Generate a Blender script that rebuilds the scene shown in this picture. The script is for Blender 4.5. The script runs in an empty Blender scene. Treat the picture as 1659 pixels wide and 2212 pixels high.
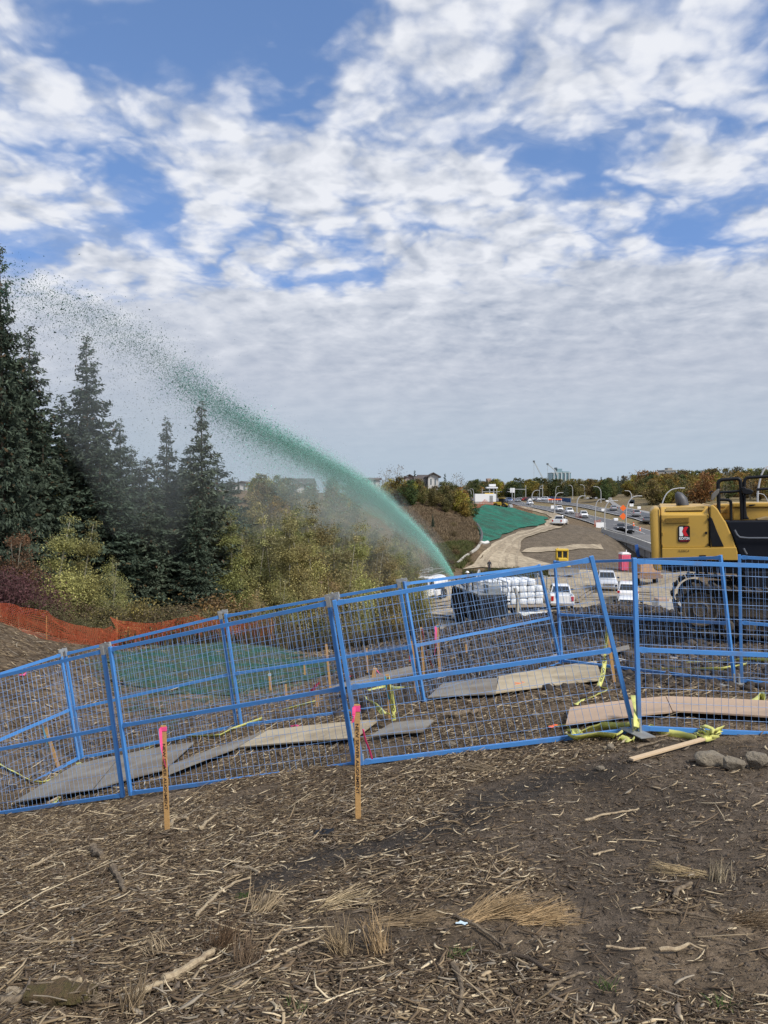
import bpy, bmesh, math, random
import numpy as np
from mathutils import Vector, Matrix, Quaternion
from mathutils.geometry import delaunay_2d_cdt

R = math.radians
SC = bpy.context.scene
COL = SC.collection
rng = np.random.default_rng(7)
random.seed(7)

# ------------------------------------------------------------------ camera
F, CX, CY, PITCH = 1660.0, 829.5, 1106.0, R(-1.52)
cam = bpy.data.cameras.new('camera')
cam_o = bpy.data.objects.new('camera', cam)
COL.objects.link(cam_o)
cam.sensor_fit = 'VERTICAL'
cam.sensor_height = 24.0
cam.lens = 24.0 * F / 2212.0
cam.clip_start = 0.1
cam.clip_end = 9000
cam_o.location = (0, 0, 0)
cam_o.rotation_euler = (R(90) + PITCH, 0, 0)
SC.camera = cam_o

# ------------------------------------------------------------------ world: sky texture with an altocumulus layer
SUN_EL, SUN_AZ = R(46), R(132)
W = bpy.data.worlds.new('World')
SC.world = W
W.use_nodes = True
nt = W.node_tree
for n in list(nt.nodes):
    nt.nodes.remove(n)


class NB:
    """small node building helper"""
    def __init__(s, nt):
        s.nt = nt

    def n(s, t, **kw):
        nd = s.nt.nodes.new(t)
        for k, v in kw.items():
            setattr(nd, k, v)
        return nd

    def link(s, a, b):
        s.nt.links.new(a, b)

    def put(s, sock, v):
        if hasattr(v, 'is_output') or isinstance(v, bpy.types.NodeSocket):
            s.nt.links.new(v, sock)
        else:
            sock.default_value = v

    def m(s, op, a, b=0.0, c=0.0, clamp=False):
        nd = s.n('ShaderNodeMath', operation=op, use_clamp=clamp)
        s.put(nd.inputs[0], a)
        s.put(nd.inputs[1], b)
        s.put(nd.inputs[2], c)
        return nd.outputs[0]

    def mr(s, v, a, b, c=0.0, d=1.0, smooth=True):
        nd = s.n('ShaderNodeMapRange')
        if smooth:
            nd.interpolation_type = 'SMOOTHSTEP'
        s.put(nd.inputs[0], v)
        for i, q in enumerate((a, b, c, d)):
            s.put(nd.inputs[i + 1], q)
        return nd.outputs[0]

    def mix(s, f, a, b):
        nd = s.n('ShaderNodeMix', data_type='RGBA')
        s.put(nd.inputs[0], f)
        s.put(nd.inputs[6], a)
        s.put(nd.inputs[7], b)
        return nd.outputs[2]

    def noise(s, vec, scale, detail=4.0, rough=0.5, dist=0.0, dim='3D'):
        nd = s.n('ShaderNodeTexNoise', noise_dimensions=dim)
        if vec is not None:
            s.link(vec, nd.inputs['Vector'])
        nd.inputs['Scale'].default_value = scale
        nd.inputs['Detail'].default_value = detail
        nd.inputs['Roughness'].default_value = rough
        nd.inputs['Distortion'].default_value = dist
        return nd


b = NB(nt)
out = b.n('ShaderNodeOutputWorld')
bg = b.n('ShaderNodeBackground')
bg.inputs[1].default_value = 0.12
b.link(bg.outputs[0], out.inputs[0])
sky = b.n('ShaderNodeTexSky', sky_type='NISHITA')
sky.sun_disc = False
sky.sun_elevation = SUN_EL
sky.sun_rotation = SUN_AZ
sky.air_density = 1.0
sky.dust_density = 0.6
sky.ozone_density = 2.5
tc = b.n('ShaderNodeTexCoord')
sep = b.n('ShaderNodeSeparateXYZ')
b.link(tc.outputs['Generated'], sep.inputs[0])
dx, dy, dz = sep.outputs
zz = b.m('ADD', b.m('MAXIMUM', dz, 0.0), 0.20)
px_ = b.m('DIVIDE', dx, zz)
py_ = b.m('DIVIDE', dy, zz)


def cvec(x, y, z=0.0):
    nd = b.n('ShaderNodeCombineXYZ')
    b.put(nd.inputs[0], x)
    b.put(nd.inputs[1], y)
    b.put(nd.inputs[2], z)
    return nd.outputs[0]


P1 = cvec(b.m('ADD', px_, 3.7), b.m('ADD', py_, 1.3), 0.2)
P2 = cvec(b.m('ADD', px_, 3.7 + 0.05), b.m('ADD', py_, 1.3 + 0.035), 0.2)
big = b.noise(P1, 0.9, 3, 0.5, 0.3).outputs[0]


def clump(P):
    a = b.noise(P, 3.7, 9, 0.62, 0.25).outputs[0]
    c = b.noise(P, 8.0, 5, 0.55, 0.2).outputs[0]
    wv = b.n('ShaderNodeVectorMath', operation='ADD')
    b.link(P, wv.inputs[0])
    nz_ = b.n('ShaderNodeVectorMath', operation='SCALE')
    b.link(b.noise(P, 5.0, 3, 0.6).outputs['Color'], nz_.inputs[0])
    nz_.inputs['Scale'].default_value = 0.22
    b.link(nz_.outputs[0], wv.inputs[1])
    vo = b.n('ShaderNodeTexVoronoi', feature='SMOOTH_F1')
    vo.inputs['Scale'].default_value = 9.0
    vo.inputs['Detail'].default_value = 2.0
    vo.inputs['Smoothness'].default_value = 0.5
    b.link(wv.outputs[0], vo.inputs['Vector'])
    s_ = b.m('ADD', b.m('MULTIPLY', a, 0.62), b.m('MULTIPLY', c, 0.20))
    return b.m('ADD', s_, b.m('MULTIPLY', b.m('SUBTRACT', 0.98, vo.outputs['Distance']), b.mr(dz, 0.10, 0.32, 0.06, 0.34)))


c1 = clump(P1)
c2 = clump(P2)
ydir = b.m('MAXIMUM', dy, 0.05)
U = b.m('DIVIDE', dx, ydir)
V = b.m('DIVIDE', dz, ydir)
wob = b.noise(P1, 1.6, 3, 0.5).outputs[0]


def blob(px, py, rx, ry, amp):
    u0, v0 = (px - CX) / F, (1062 - py) / F
    a = b.m('DIVIDE', b.m('SUBTRACT', U, u0), rx / F)
    c = b.m('DIVIDE', b.m('SUBTRACT', V, v0), ry / F)
    d = b.m('ADD', b.m('MULTIPLY', a, a), b.m('MULTIPLY', c, c))
    return b.m('MULTIPLY', b.m('EXPONENT', b.m('MULTIPLY', d, -1.0)), amp)


bias = b.m('MULTIPLY', b.m('SUBTRACT', big, 0.5), 0.35)
for args in [(380, 90, 190, 105, -.38), (650, 90, 90, 120, -.26), (180, 60, 90, 70, -.16), (560, 20, 260, 90, -.12),
             (330, 480, 70, 70, -.30), (1230, 350, 120, 34, -.26), (1480, 500, 100, 42, -.27),
             (720, 610, 150, 36, -.22), (300, 400, 90, 40, -.10), (560, 250, 170, 60, -.12), (100, 330, 70, 30, -.05),
             (110, 230, 130, 110, .10), (560, 400, 190, 110, .13), (900, 430, 330, 110, .14), (1350, 160, 330, 130, .10),
             (1000, 120, 130, 80, .05), (230, 440, 70, 40, .10), (1560, 380, 150, 60, .10), (900, 760, 900, 160, .16),
             (1300, 640, 400, 90, .12), (40, 560, 120, 40, -.08), (40, 480, 80, 50, .05)]:
    bias = b.m('ADD', bias, blob(*args))
el = b.mr(dz, 0.05, 0.36, 1.0, 0.0)
cov = b.m('ADD', b.m('ADD', c1, bias), b.m('ADD', 0.07, b.m('MULTIPLY', el, 0.36)))
mask = b.mr(cov, 0.33, 0.68)
thin = b.mr(b.noise(P1, 2.0, 8, 0.65, 0.6).outputs[0], 0.40, 0.75, 0.0, 0.55)
mask = b.m('MAXIMUM', mask, b.m('MULTIPLY', thin, b.mr(cov, 0.22, 0.40)))
lowf = b.mr(dz, 0.06, 0.34, 0.34, 1.0)
lit = b.m('MULTIPLY', b.m('SUBTRACT', c1, c2), 2.2)
thick = b.mr(cov, 0.50, 0.92)
# sunlit side bright, thick parts greyer
sh = b.m('ADD', b.m('SUBTRACT', 0.84, b.m('MULTIPLY', thick, 0.30)), lit)
sh = b.m('ADD', sh, b.m('MULTIPLY', b.m('SUBTRACT', b.noise(P1, 1.5, 6, 0.6).outputs[0], 0.5), 0.75))
sh = b.m('ADD', 0.60, b.m('MULTIPLY', b.m('SUBTRACT', sh, 0.60), lowf))
for args in [(1560, 130, 330, 190, 0.34), (540, 390, 190, 80, 0.20), (130, 240, 150, 90, 0.18), (940, 450, 160, 60, .10), (1250, 240, 200, 70, -.10), (800, 480, 330, 50, -.08)]:
    sh = b.m('ADD', sh, blob(*args))
sh = b.m('MULTIPLY', sh, b.mr(dz, 0.02, 0.32, 0.84, 1.0))
sh = b.m('MAXIMUM', b.m('MINIMUM', sh, 1.25), 0.25)
cr = b.n('ShaderNodeValToRGB')
cr.color_ramp.elements[0].position = 0.25
cr.color_ramp.elements[0].color = (2.45, 2.85, 3.65, 1)
cr.color_ramp.elements[1].position = 1.0
cr.color_ramp.elements[1].color = (5.7, 5.85, 6.25, 1)
b.link(sh, cr.inputs[0])
haze_c = (3.0, 3.7, 4.4, 1)
cloudc = b.mix(b.mr(dz, 0.0, 0.17, 0.85, 0.0), cr.outputs[0], haze_c)
hsv = b.n('ShaderNodeHueSaturation')
hsv.inputs['Saturation'].default_value = 1.0
hsv.inputs['Value'].default_value = 0.95
b.link(sky.outputs[0], hsv.inputs['Color'])
skyc = b.mix(b.mr(dz, 0.05, 0.5, 0.85, 0.35), hsv.outputs[0], (1.0, 2.05, 4.9, 1))
b.link(b.mix(mask, skyc, cloudc), bg.inputs[0])
W.cycles.sampling_method = 'MANUAL'
W.cycles.sample_map_resolution = 512

sun = bpy.data.lights.new('sun', 'SUN')
sun.energy = 3.4
sun.angle = R(14)
sun.color = (1.0, 0.95, 0.87)
so = bpy.data.objects.new('sun', sun)
COL.objects.link(so)
sd = Vector((math.sin(SUN_AZ) * math.cos(SUN_EL), math.cos(SUN_AZ) * math.cos(SUN_EL), math.sin(SUN_EL)))
so.rotation_euler = sd.to_track_quat('Z', 'Y').to_euler()
SC.view_settings.view_transform = 'Standard'
SC.view_settings.look = 'None'
SC.view_settings.exposure = 0.30
SC.view_settings.gamma = 1
SC.cycles.max_bounces = 6
SC.cycles.volume_bounces = 1
SC.cycles.transparent_max_bounces = 12
SC.cycles.use_denoising = True

# ------------------------------------------------------------------ pixel helper (photograph coordinates, 1659 x 2212)
cp_, sp_ = math.cos(PITCH), math.sin(PITCH)


def ray(px, py):
    x, y = (px - CX) / F, (CY - py) / F
    # camera looks +Y, up Z, pitched
    return np.array([x, cp_ - y * sp_, sp_ + y * cp_])


def P(px, py, Y):
    d = ray(px, py)
    return d * (Y / d[1])


def PZ(px, Y, z):
    return np.array([(px - CX) / F * Y, Y, z])


# ------------------------------------------------------------------ terrain
CT = [P(*a) for a in [
    (829, 2212, 3.0), (0, 2212, 2.9), (1659, 2212, 3.1), (775, 1775, 6.0), (362, 1805, 6.4), (0, 1835, 7.0),
    (1400, 1720, 6.2), (1659, 1700, 6.3), (1100, 1700, 6.6), (775, 1657, 7.9), (1370, 1584, 7.8), (270, 1722, 9.3),
    (1659, 1598, 7.7), (0, 1760, 10.1), (170, 1642, 12.8), (515, 1571, 12.3), (915, 1519, 11.3), (1212, 1438, 13.8),
    (1592, 1478, 10.8), (0, 1721, 11.4),
    (1060, 1348, 22), (1300, 1308, 24), (1358, 1309, 23), (1440, 1322, 22), (960, 1368, 21), (870, 1388, 21), (1500, 1372, 17.0),
    (1600, 1392, 15.6), (1659, 1372, 18), (1659, 1345, 22), (1400, 1400, 17), (1200, 1385, 17.5), (1000, 1440, 15.5),
    (850, 1460, 16.5), (700, 1458, 19), (500, 1490, 17), (300, 1500, 16), (330, 1398, 22), (480, 1385, 23),
    (580, 1392, 22.5), (640, 1420, 21), (700, 1428, 20.5), (420, 1440, 19.5), (750, 1423, 21.5),
    (0, 1347, 19), (60, 1382, 18.5), (150, 1408, 19), (230, 1410, 20.5), (100, 1450, 16), (0, 1420, 15.5),
    (0, 1550, 13.2), (200, 1540, 15), (-200, 1280, 20), (-300, 1500, 13), (-500, 1700, 9.5),
    (950, 1362, 56), (860, 1300, 71), (910, 1285, 76), (1000, 1351, 58), (1230, 1314, 67), (1280, 1250, 90),
    (1340, 1273, 80), (1400, 1268, 82), (1100, 1262, 85), (1000, 1232, 95), (1150, 1228, 97), (1240, 1247, 90),
    (1290, 1215, 102), (1500, 1230, 84), (1600, 1235, 76), (1430, 1246, 86), (1530, 1262, 74), (1659, 1240, 70),
    (800, 1337, 61), (800, 1378, 52), (851, 1362, 54), (760, 1400, 46), (870, 1385, 50),
    (1170, 1200, 106), (1250, 1195, 112), (1150, 1180, 112), (1200, 1158, 128), (1270, 1152, 138), (1290, 1150, 150),
    (1240, 1172, 122), (1140, 1212, 102),
    (1075, 1226, 96), (1100, 1172, 114), (1190, 1142, 148), (1205, 1121, 178), (1150, 1104, 215), (1110, 1093, 270),
    (960, 1240, 88), (900, 1200, 98), (900, 1096, 128), (1000, 1180, 102), (1030, 1120, 135), (1020, 1098, 150),
    (960, 1092, 135), (860, 1140, 112), (800, 1280, 80), (850, 1250, 84), (960, 1150, 108),
    (1082, 1095, 165), (1121, 1104, 172), (1160, 1117, 178), (1181, 1122, 170), (1121, 1144, 132), (1054, 1175, 108),
    (1040, 1130, 128), (1100, 1120, 150),
    (1100, 1083, 420), (1160, 1091, 300), (1215, 1110, 220), (1262, 1121, 190), (1300, 1138, 168), (1250, 1135, 165),
    (1200, 1083, 400), (1300, 1096, 250), (1350, 1113, 205), (1260, 1090, 300), (1350, 1087, 265), (1400, 1092, 235),
    (1430, 1100, 215), (1310, 1076, 310), (1300, 1069, 400), (1240, 1078, 400), (1420, 1120, 190),
]]
CT += [PZ(*a) for a in [
    (829, 0.05, -1.60), (829, 1.2, -1.80), (200, 1.2, -1.85), (1500, 1.2, -1.78),
    (560, 24, -4.9), (0, 24, -4.6), (200, 26, -5.6), (450, 29, -6.6), (600, 29, -6.9), (700, 30, -7.0), (700, 38, -8.9),
    (560, 40, -8.2), (100, 38, -6.2), (370, 40, -7.1), (500, 46, -8.2), (0, 42, -5.8), (-300, 35, -5), (-300, 80, -3),
    (680, 48, -9.8), (620, 55, -9.6), (800, 30, -7.2), (800, 40, -9.2), (900, 27, -5.2), (900, 34, -8.0), (900, 44, -9.9),
    (1060, 29, -6.2), (1060, 38, -9.4), (1060, 48, -10.2), (1250, 30, -6.2), (1250, 40, -9.4), (1250, 50, -10.2),
    (1450, 29, -6.2), (1450, 38, -9.2), (1450, 50, -10.1), (1659, 29, -5.8), (1659, 38, -9), (1659, 50, -9.8),
    (1000, 29, -6.2), (1350, 60, -10.2), (1550, 60, -10.0),
    (900, 170, -1.6), (780, 160, -1.0), (600, 150, 0.0), (400, 150, 0), (200, 120, -2), (0, 100, -3), (600, 105, -3.6),
    (720, 110, -3.4), (720, 72, -9.3), (600, 68, -7.6), (400, 70, -6.5), (200, 70, -5.5), (780, 130, -2.2),
    (1650, 220, -4), (1650, 320, 0), (1500, 320, -1.5), (1650, 450, 2), (1500, 520, 0), (1350, 500, -1.5),
    (1400, 105, -10.3), (1350, 138, -12.0), (1450, 120, -12.5), (1600, 100, -12.5), (1700, 120, -12.5), (1500, 150, -12.5),
    (1420, 160, -11.5), (1600, 180, -8.5), (1800, 160, -12), (2100, 120, -11), (2100, 300, -3), (2000, 50, -9), (2000, 20, -3.2),
    (400, 400, 1), (800, 400, -2), (1000, 600, -4), (1200, 700, -4), (1000, 300, -3), (980, 220, -2.5),
    (-400, 1000, 0), (400, 1100, -3), (829, 1200, -5), (1300, 1200, -4), (1700, 1200, 0), (2200, 1000, 0),
    (-400, 4000, -8), (829, 4500, -8), (2200, 4000, -8), (-1200, 20, -3.5), (-1500, 60, -3), (2600, 9, -2.0), (3000, 60, -6),
]]
CT = np.array(CT)
CT = np.vstack([CT, [[0, -6, -1.2], [-8, -3, -1.9], [8, -3, -1.1], [-30, -30, -1], [30, -30, 0], [0, -100, 0],
                     [-8, 3, -3.0], [8, 3, -1.9], [-80, -80, 0], [80, -80, 0], [-4, 0.5, -2.0], [4, 0.5, -1.6],
                     [-300, -100, 0], [300, -100, 0], [0, -1500, 0], [-1500, 0, 0], [1500, 0, 0]]])


def feat(x, y):
    r = np.sqrt(x * x + y * y) + 0.35
    az = np.arctan2(x, y + 0.35)
    lr = np.log(r)
    return np.stack([az * 1.5, lr, 0.25 * np.cos(az)], -1)


FC = feat(CT[:, 0], CT[:, 1])
zs = CT[:, 2]
D = np.linalg.norm(FC[:, None] - FC[None], axis=-1)
n_ = len(CT)
A = np.zeros((n_ + 3, n_ + 3))
A[:n_, :n_] = D - 0.004 * np.eye(n_)
A[:n_, n_] = 1
A[:n_, n_ + 1:] = FC[:, :2]
A[n_, :n_] = 1
A[n_ + 1:, :n_] = FC[:, :2].T
sol = np.linalg.solve(A, np.concatenate([zs, np.zeros(3)]))


def base_h(x, y):
    x, y = np.asarray(x, float), np.asarray(y, float)
    sh_ = x.shape
    f = feat(x.ravel(), y.ravel())
    o = np.empty(len(f))
    for i in range(0, len(f), 20000):
        g = f[i:i + 20000]
        d = np.sqrt(((g[:, None] - FC[None]) ** 2).sum(-1))
        o[i:i + 20000] = d @ sol[:n_] + sol[n_] + g[:, :2] @ sol[n_ + 1:]
    return o.reshape(sh_)


def vnoise(x, y, seed=0):
    xi, yi = np.floor(x).astype(np.int64), np.floor(y).astype(np.int64)
    fx, fy = x - xi, y - yi
    fx, fy = fx * fx * (3 - 2 * fx), fy * fy * (3 - 2 * fy)

    def hsh(a, c):
        v = (a * 374761393 + c * 668265263 + seed * 974634777) & 0xffffffff
        v = ((v ^ (v >> 13)) * 1274126177) & 0xffffffff
        return ((v ^ (v >> 16)) & 0xffff) / 65535.0
    return ((hsh(xi, yi) * (1 - fx) + hsh(xi + 1, yi) * fx) * (1 - fy) + (hsh(xi, yi + 1) * (1 - fx) + hsh(xi + 1, yi + 1) * fx) * fy) - 0.5


def fbm(x, y, s, o=4, seed=0):
    t, a = 0, 1.0
    for k in range(o):
        t = t + a * vnoise(x * s + 17.3 * k, y * s - 9.1 * k, seed + k)
        s *= 2.03
        a *= 0.5
    return t


def sstep(v, a, c):
    t = np.clip((v - a) / (c - a), 0, 1)
    return t * t * (3 - 2 * t)


def in_poly(x, y, poly):
    r = np.zeros(np.shape(x), bool)
    m = len(poly)
    for i in range(m):
        x1, y1 = poly[i]
        x2, y2 = poly[(i + 1) % m]
        if y1 == y2:
            continue
        c = ((y1 > y) != (y2 > y)) & (x < (x2 - x1) * (y - y1) / (y2 - y1) + x1)
        r ^= c
    return r


# polar sheet of the ground
AZ = np.concatenate([np.linspace(-178, -42, 40), np.linspace(-41, -31, 20), np.linspace(-30.9, 30.9, 600), np.linspace(31, 41, 20), np.linspace(42, 178, 40)]) * math.pi / 180
LR = np.linspace(math.log(0.5), math.log(6000), 620)
RR = np.exp(LR)
ga, gr = np.meshgrid(AZ, RR, indexing='ij')
GX, GY = gr * np.sin(ga), gr * np.cos(ga)
GZ = base_h(GX, GY)
near = 1 - sstep(gr, 11, 17)
mid_dirt = sstep(gr, 14.5, 18) * (1 - sstep(gr, 34, 42)) * sstep(ga, -0.04, 0.1)
GZ = GZ + near * (0.035 * fbm(GX, GY, 2.2, 4, 1) + 0.10 * fbm(GX, GY, 0.5, 2, 5))
GZ = GZ + mid_dirt * (0.30 * fbm(GX, GY, 1.1, 4, 2))
GZ = GZ + sstep(gr, 12, 18) * (1 - mid_dirt) * (1 - sstep(gr, 40, 50)) * 0.16 * fbm(GX, GY, 0.7, 4, 3)
hill = sstep(gr, 78, 95)
offroad = 1 - sstep(ga, 0.175, 0.20) * sstep(gr, 120, 140)
GZ = GZ + offroad * hill * 0.22 * fbm(GX, GY, 0.12, 4, 4) * (1 - sstep(gr, 300, 500))
inyard = sstep(gr, 46, 52) * (1 - sstep(gr, 84, 92))
GZ = GZ + inyard * 0.10 * fbm(GX, GY, 0.3, 3, 9)


def H(x, y):
    x, y = np.asarray(x, float), np.asarray(y, float)
    r = np.clip(np.sqrt(x * x + y * y), RR[0], RR[-2])
    az = np.clip(np.arctan2(x, y), AZ[0], AZ[-1] - 1e-6)
    i = np.clip(np.searchsorted(AZ, az, 'right') - 1, 0, len(AZ) - 2)
    fj = (np.log(r) - LR[0]) / (LR[1] - LR[0])
    j = np.clip(np.floor(fj).astype(int), 0, len(LR) - 2)
    # interpolate in az and r (linear in r within a cell)
    u = (az - AZ[i]) / (AZ[i + 1] - AZ[i])
    v = (r - RR[j]) / (RR[j + 1] - RR[j])
    return (GZ[i, j] * (1 - v) + GZ[i, j + 1] * v) * (1 - u) + (GZ[i + 1, j] * (1 - v) + GZ[i + 1, j + 1] * v) * u


def hit(px, py, ymin=2.0, ymax=1500):
    """where the ray through this pixel first meets the ground"""
    Y = np.exp(np.linspace(math.log(ymin), math.log(ymax), 4000))
    d = ray(px, py)
    pts = d[None] * (Y / d[1])[:, None]
    g = pts[:, 2] - H(pts[:, 0], pts[:, 1])
    k = np.nonzero(g < 0)[0]
    if len(k) == 0:
        return pts[-1]
    k = k[0]
    if k == 0:
        return pts[0]
    t = g[k - 1] / (g[k - 1] - g[k])
    return pts[k - 1] * (1 - t) + pts[k] * t


# ------------------------------------------------------------------ materials
MATS = {}


def mat(name, col, rough=0.8, metal=0.0, var=0.12, scale=6.0, bump=0.0, bscale=None, spec=0.3, attr=None, trans=0.0, objvar=0.0, coat=0.0, col2=None, dirt=0.0):
    if name in MATS:
        return MATS[name]
    m = bpy.data.materials.new(name)
    m.use_nodes = True
    q = NB(m.node_tree)
    bs = m.node_tree.nodes['Principled BSDF']
    tcn = q.n('ShaderNodeTexCoord')
    v = tcn.outputs['Object']
    if attr:
        at = q.n('ShaderNodeAttribute', attribute_name=attr)
        base = at.outputs['Color']
    else:
        base = (*col, 1)
    nz = q.noise(v, scale, 5, 0.6)
    if col2 is not None:
        base = q.mix(q.mr(nz.outputs[0], 0.38, 0.62), base, (*col2, 1))
    h = q.n('ShaderNodeHueSaturation')
    q.put(h.inputs['Color'], base)
    val = q.m('ADD', 1.0 - var, q.m('MULTIPLY', nz.outputs[0], 2 * var))
    if objvar > 0:
        oi = q.n('ShaderNodeObjectInfo')
        rnd = oi.outputs['Random']
        val = q.m('MULTIPLY', val, q.m('ADD', 1 - objvar, q.m('MULTIPLY', rnd, 2 * objvar)))
        r2 = q.m('FRACT', q.m('MULTIPLY', rnd, 17.31))
        q.put(h.inputs['Hue'], q.m('ADD', 0.5 - 0.05 * objvar / 0.3, q.m('MULTIPLY', r2, 0.10 * objvar / 0.3)))
    q.put(h.inputs['Value'], val)
    cc = h.outputs[0]
    if dirt > 0:
        dn = q.noise(v, 1.7, 6, 0.65)
        cc = q.mix(q.mr(dn.outputs[0], 0.5, 0.72, 0.0, dirt), cc, (0.16, 0.125, 0.085, 1))
    q.link(cc, bs.inputs['Base Color'])
    bs.inputs['Roughness'].default_value = rough
    bs.inputs['Metallic'].default_value = metal
    bs.inputs['Specular IOR Level'].default_value = spec
    if coat:
        bs.inputs['Coat Weight'].default_value = coat
    if bump:
        bn = q.n('ShaderNodeBump')
        bn.inputs['Strength'].default_value = bump
        bn.inputs['Distance'].default_value = 0.05
        n2 = q.noise(v, bscale or scale * 4, 6, 0.65)
        q.link(n2.outputs[0], bn.inputs['Height'])
        q.link(bn.outputs[0], bs.inputs['Normal'])
    if trans:
        tl = q.n('ShaderNodeBsdfTranslucent')
        q.link(cc, tl.inputs[0])
        mx = q.n('ShaderNodeMixShader')
        mx.inputs[0].default_value = trans
        q.link(bs.outputs[0], mx.inputs[1])
        q.link(tl.outputs[0], mx.inputs[2])
        q.link(mx.outputs[0], m.node_tree.nodes['Material Output'].inputs[0])
    MATS[name] = m
    return m


M_blue = mat('fence_blue', (0.065, 0.235, 0.57), 0.45, 0.0, 0.12, 3, spec=0.5, dirt=0.55, bump=0.03, bscale=40)
M_wire = mat('wire_blue', (0.20, 0.34, 0.60), 0.5, 0.0, 0.1, spec=0.5)
M_galv = mat('galvanised', (0.50, 0.51, 0.50), 0.45, 0.7, 0.2, 8)
M_steel = mat('steel_plate', (0.30, 0.31, 0.31), 0.55, 0.3, 0.25, 12, dirt=0.6)
M_yel = mat('machine_yellow', (0.52, 0.32, 0.06), 0.42, 0, 0.08, 1.5, spec=0.45, dirt=0.28, bump=0.02)
M_blk = mat('black_paint', (0.008, 0.009, 0.012), 0.5, 0, 0.3, 4, spec=0.25, dirt=0.05)
M_under = mat('undercarriage', (0.045, 0.038, 0.03), 0.85, 0, 0.4, 5, bump=0.5, dirt=0.7)
M_mud = mat('caked_mud', (0.095, 0.078, 0.058), 0.95, 0, 0.3, 6, bump=0.8)
M_glass = mat('dark_glass', (0.015, 0.02, 0.025), 0.08, 0, 0.1, spec=0.8)
M_tyre = mat('tyre', (0.018, 0.018, 0.018), 0.85, 0, 0.3, 6, dirt=0.4)
M_rim = mat('rim', (0.45, 0.45, 0.46), 0.35, 0.7, 0.1)
M_white = mat('white_paint', (0.78, 0.79, 0.80), 0.25, 0, 0.04, 2, spec=0.5, coat=0.5)
M_chrome = mat('chrome', (0.6, 0.6, 0.62), 0.2, 0.9, 0.1)
M_stake = mat('stake_wood', (0.47, 0.28, 0.11), 0.8, 0, 0.18, 14, bump=0.2, dirt=0.15)
M_ink = mat('ink', (0.02, 0.015, 0.02), 0.8)
M_conc = mat('concrete', (0.42, 0.41, 0.38), 0.85, 0, 0.18, 0.6, bump=0.15, dirt=0.25)
M_asph = mat('asphalt', (0.115, 0.115, 0.12), 0.9, 0, 0.15, 0.15, bump=0.2)
M_bark = mat('bark', (0.10, 0.082, 0.062), 0.95, 0, 0.35, 3, bump=0.6)
M_birch = mat('pale_bark', (0.30, 0.28, 0.22), 0.9, 0, 0.35, 2.5, bump=0.3)
M_needle = mat('needles', (0.028, 0.043, 0.030), 0.75, 0, 0.25, 1.2, attr='Col', objvar=0.18, trans=0.15)
M_leaf = mat('leaves', (0.12, 0.11, 0.03), 0.7, 0, 0.22, 0.8, attr='Col', objvar=0.24, trans=0.3)
M_debris = mat('debris', (0.2, 0.15, 0.1), 0.9, 0, 0.15, 30, attr='Col', bump=0.25, bscale=90)
M_ply_w = mat('plywood_weathered', (0.27, 0.25, 0.215), 0.85, 0, 0.25, 2.2, bump=0.3, dirt=0.8, col2=(.20, .175, .145))
M_ply = mat('plywood_beige', (0.50, 0.42, 0.29), 0.8, 0, 0.2, 2.5, bump=0.2, dirt=0.6, col2=(.40, .325, .215))
M_ply_p = mat('plywood_pink', (0.50, 0.36, 0.25), 0.8, 0, 0.14, 2.5, bump=0.12, dirt=0.35)
M_rock = mat('rock', (0.30, 0.255, 0.19), 0.95, 0, 0.4, 7, bump=1.0, dirt=0.6, col2=(.21, .18, .14))
M_orange = mat('orange_net', (0.44, 0.085, 0.035), 0.7, 0, 0.2, 1.0, objvar=0.0)
M_tapey = mat('caution_tape', (0.74, 0.74, 0.24), 0.45, 0, 0.1, 6, trans=0.2)
M_pink = mat('pink_ribbon', (1.0, 0.13, 0.36), 0.5, 0, 0.06, 9, trans=0.3)
M_red = mat('red_ribbon', (0.50, 0.015, 0.05), 0.5, 0, 0.1, 9, trans=0.3)
M_teal = mat('teal_ribbon', (0.03, 0.30, 0.42), 0.5, 0, 0.1, 9, trans=0.3)


# ------------------------------------------------------------------ mesh helpers
def npmesh(name, V, Fq, material, parent=None, col=None, smooth=False, loc=None):
    """V (n,3), Fq (m,k) all faces with k corners"""
    me = bpy.data.meshes.new(name)
    V = np.asarray(V, np.float32)
    Fq = np.asarray(Fq, np.int32)
    me.vertices.add(len(V))
    me.vertices.foreach_set('co', V.ravel())
    k = Fq.shape[1]
    me.loops.add(Fq.size)
    me.loops.foreach_set('vertex_index', Fq.ravel())
    me.polygons.add(len(Fq))
    me.polygons.foreach_set('loop_start', np.arange(0, Fq.size, k, dtype=np.int32))
    me.polygons.foreach_set('loop_total', np.full(len(Fq), k, np.int32))
    if smooth:
        me.polygons.foreach_set('use_smooth', np.ones(len(Fq), bool))
    me.update(calc_edges=True)
    if col is not None:
        ca = me.color_attributes.new('Col', 'FLOAT_COLOR', 'POINT')
        c4 = np.ones((len(V), 4), np.float32)
        c4[:, :3] = col
        ca.data.foreach_set('color', c4.ravel())
    me.materials.append(material)
    o = bpy.data.objects.new(name, me)
    COL.objects.link(o)
    if parent is not None:
        o.parent = parent
    if loc is not None:
        o.location = loc
    return o


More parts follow.
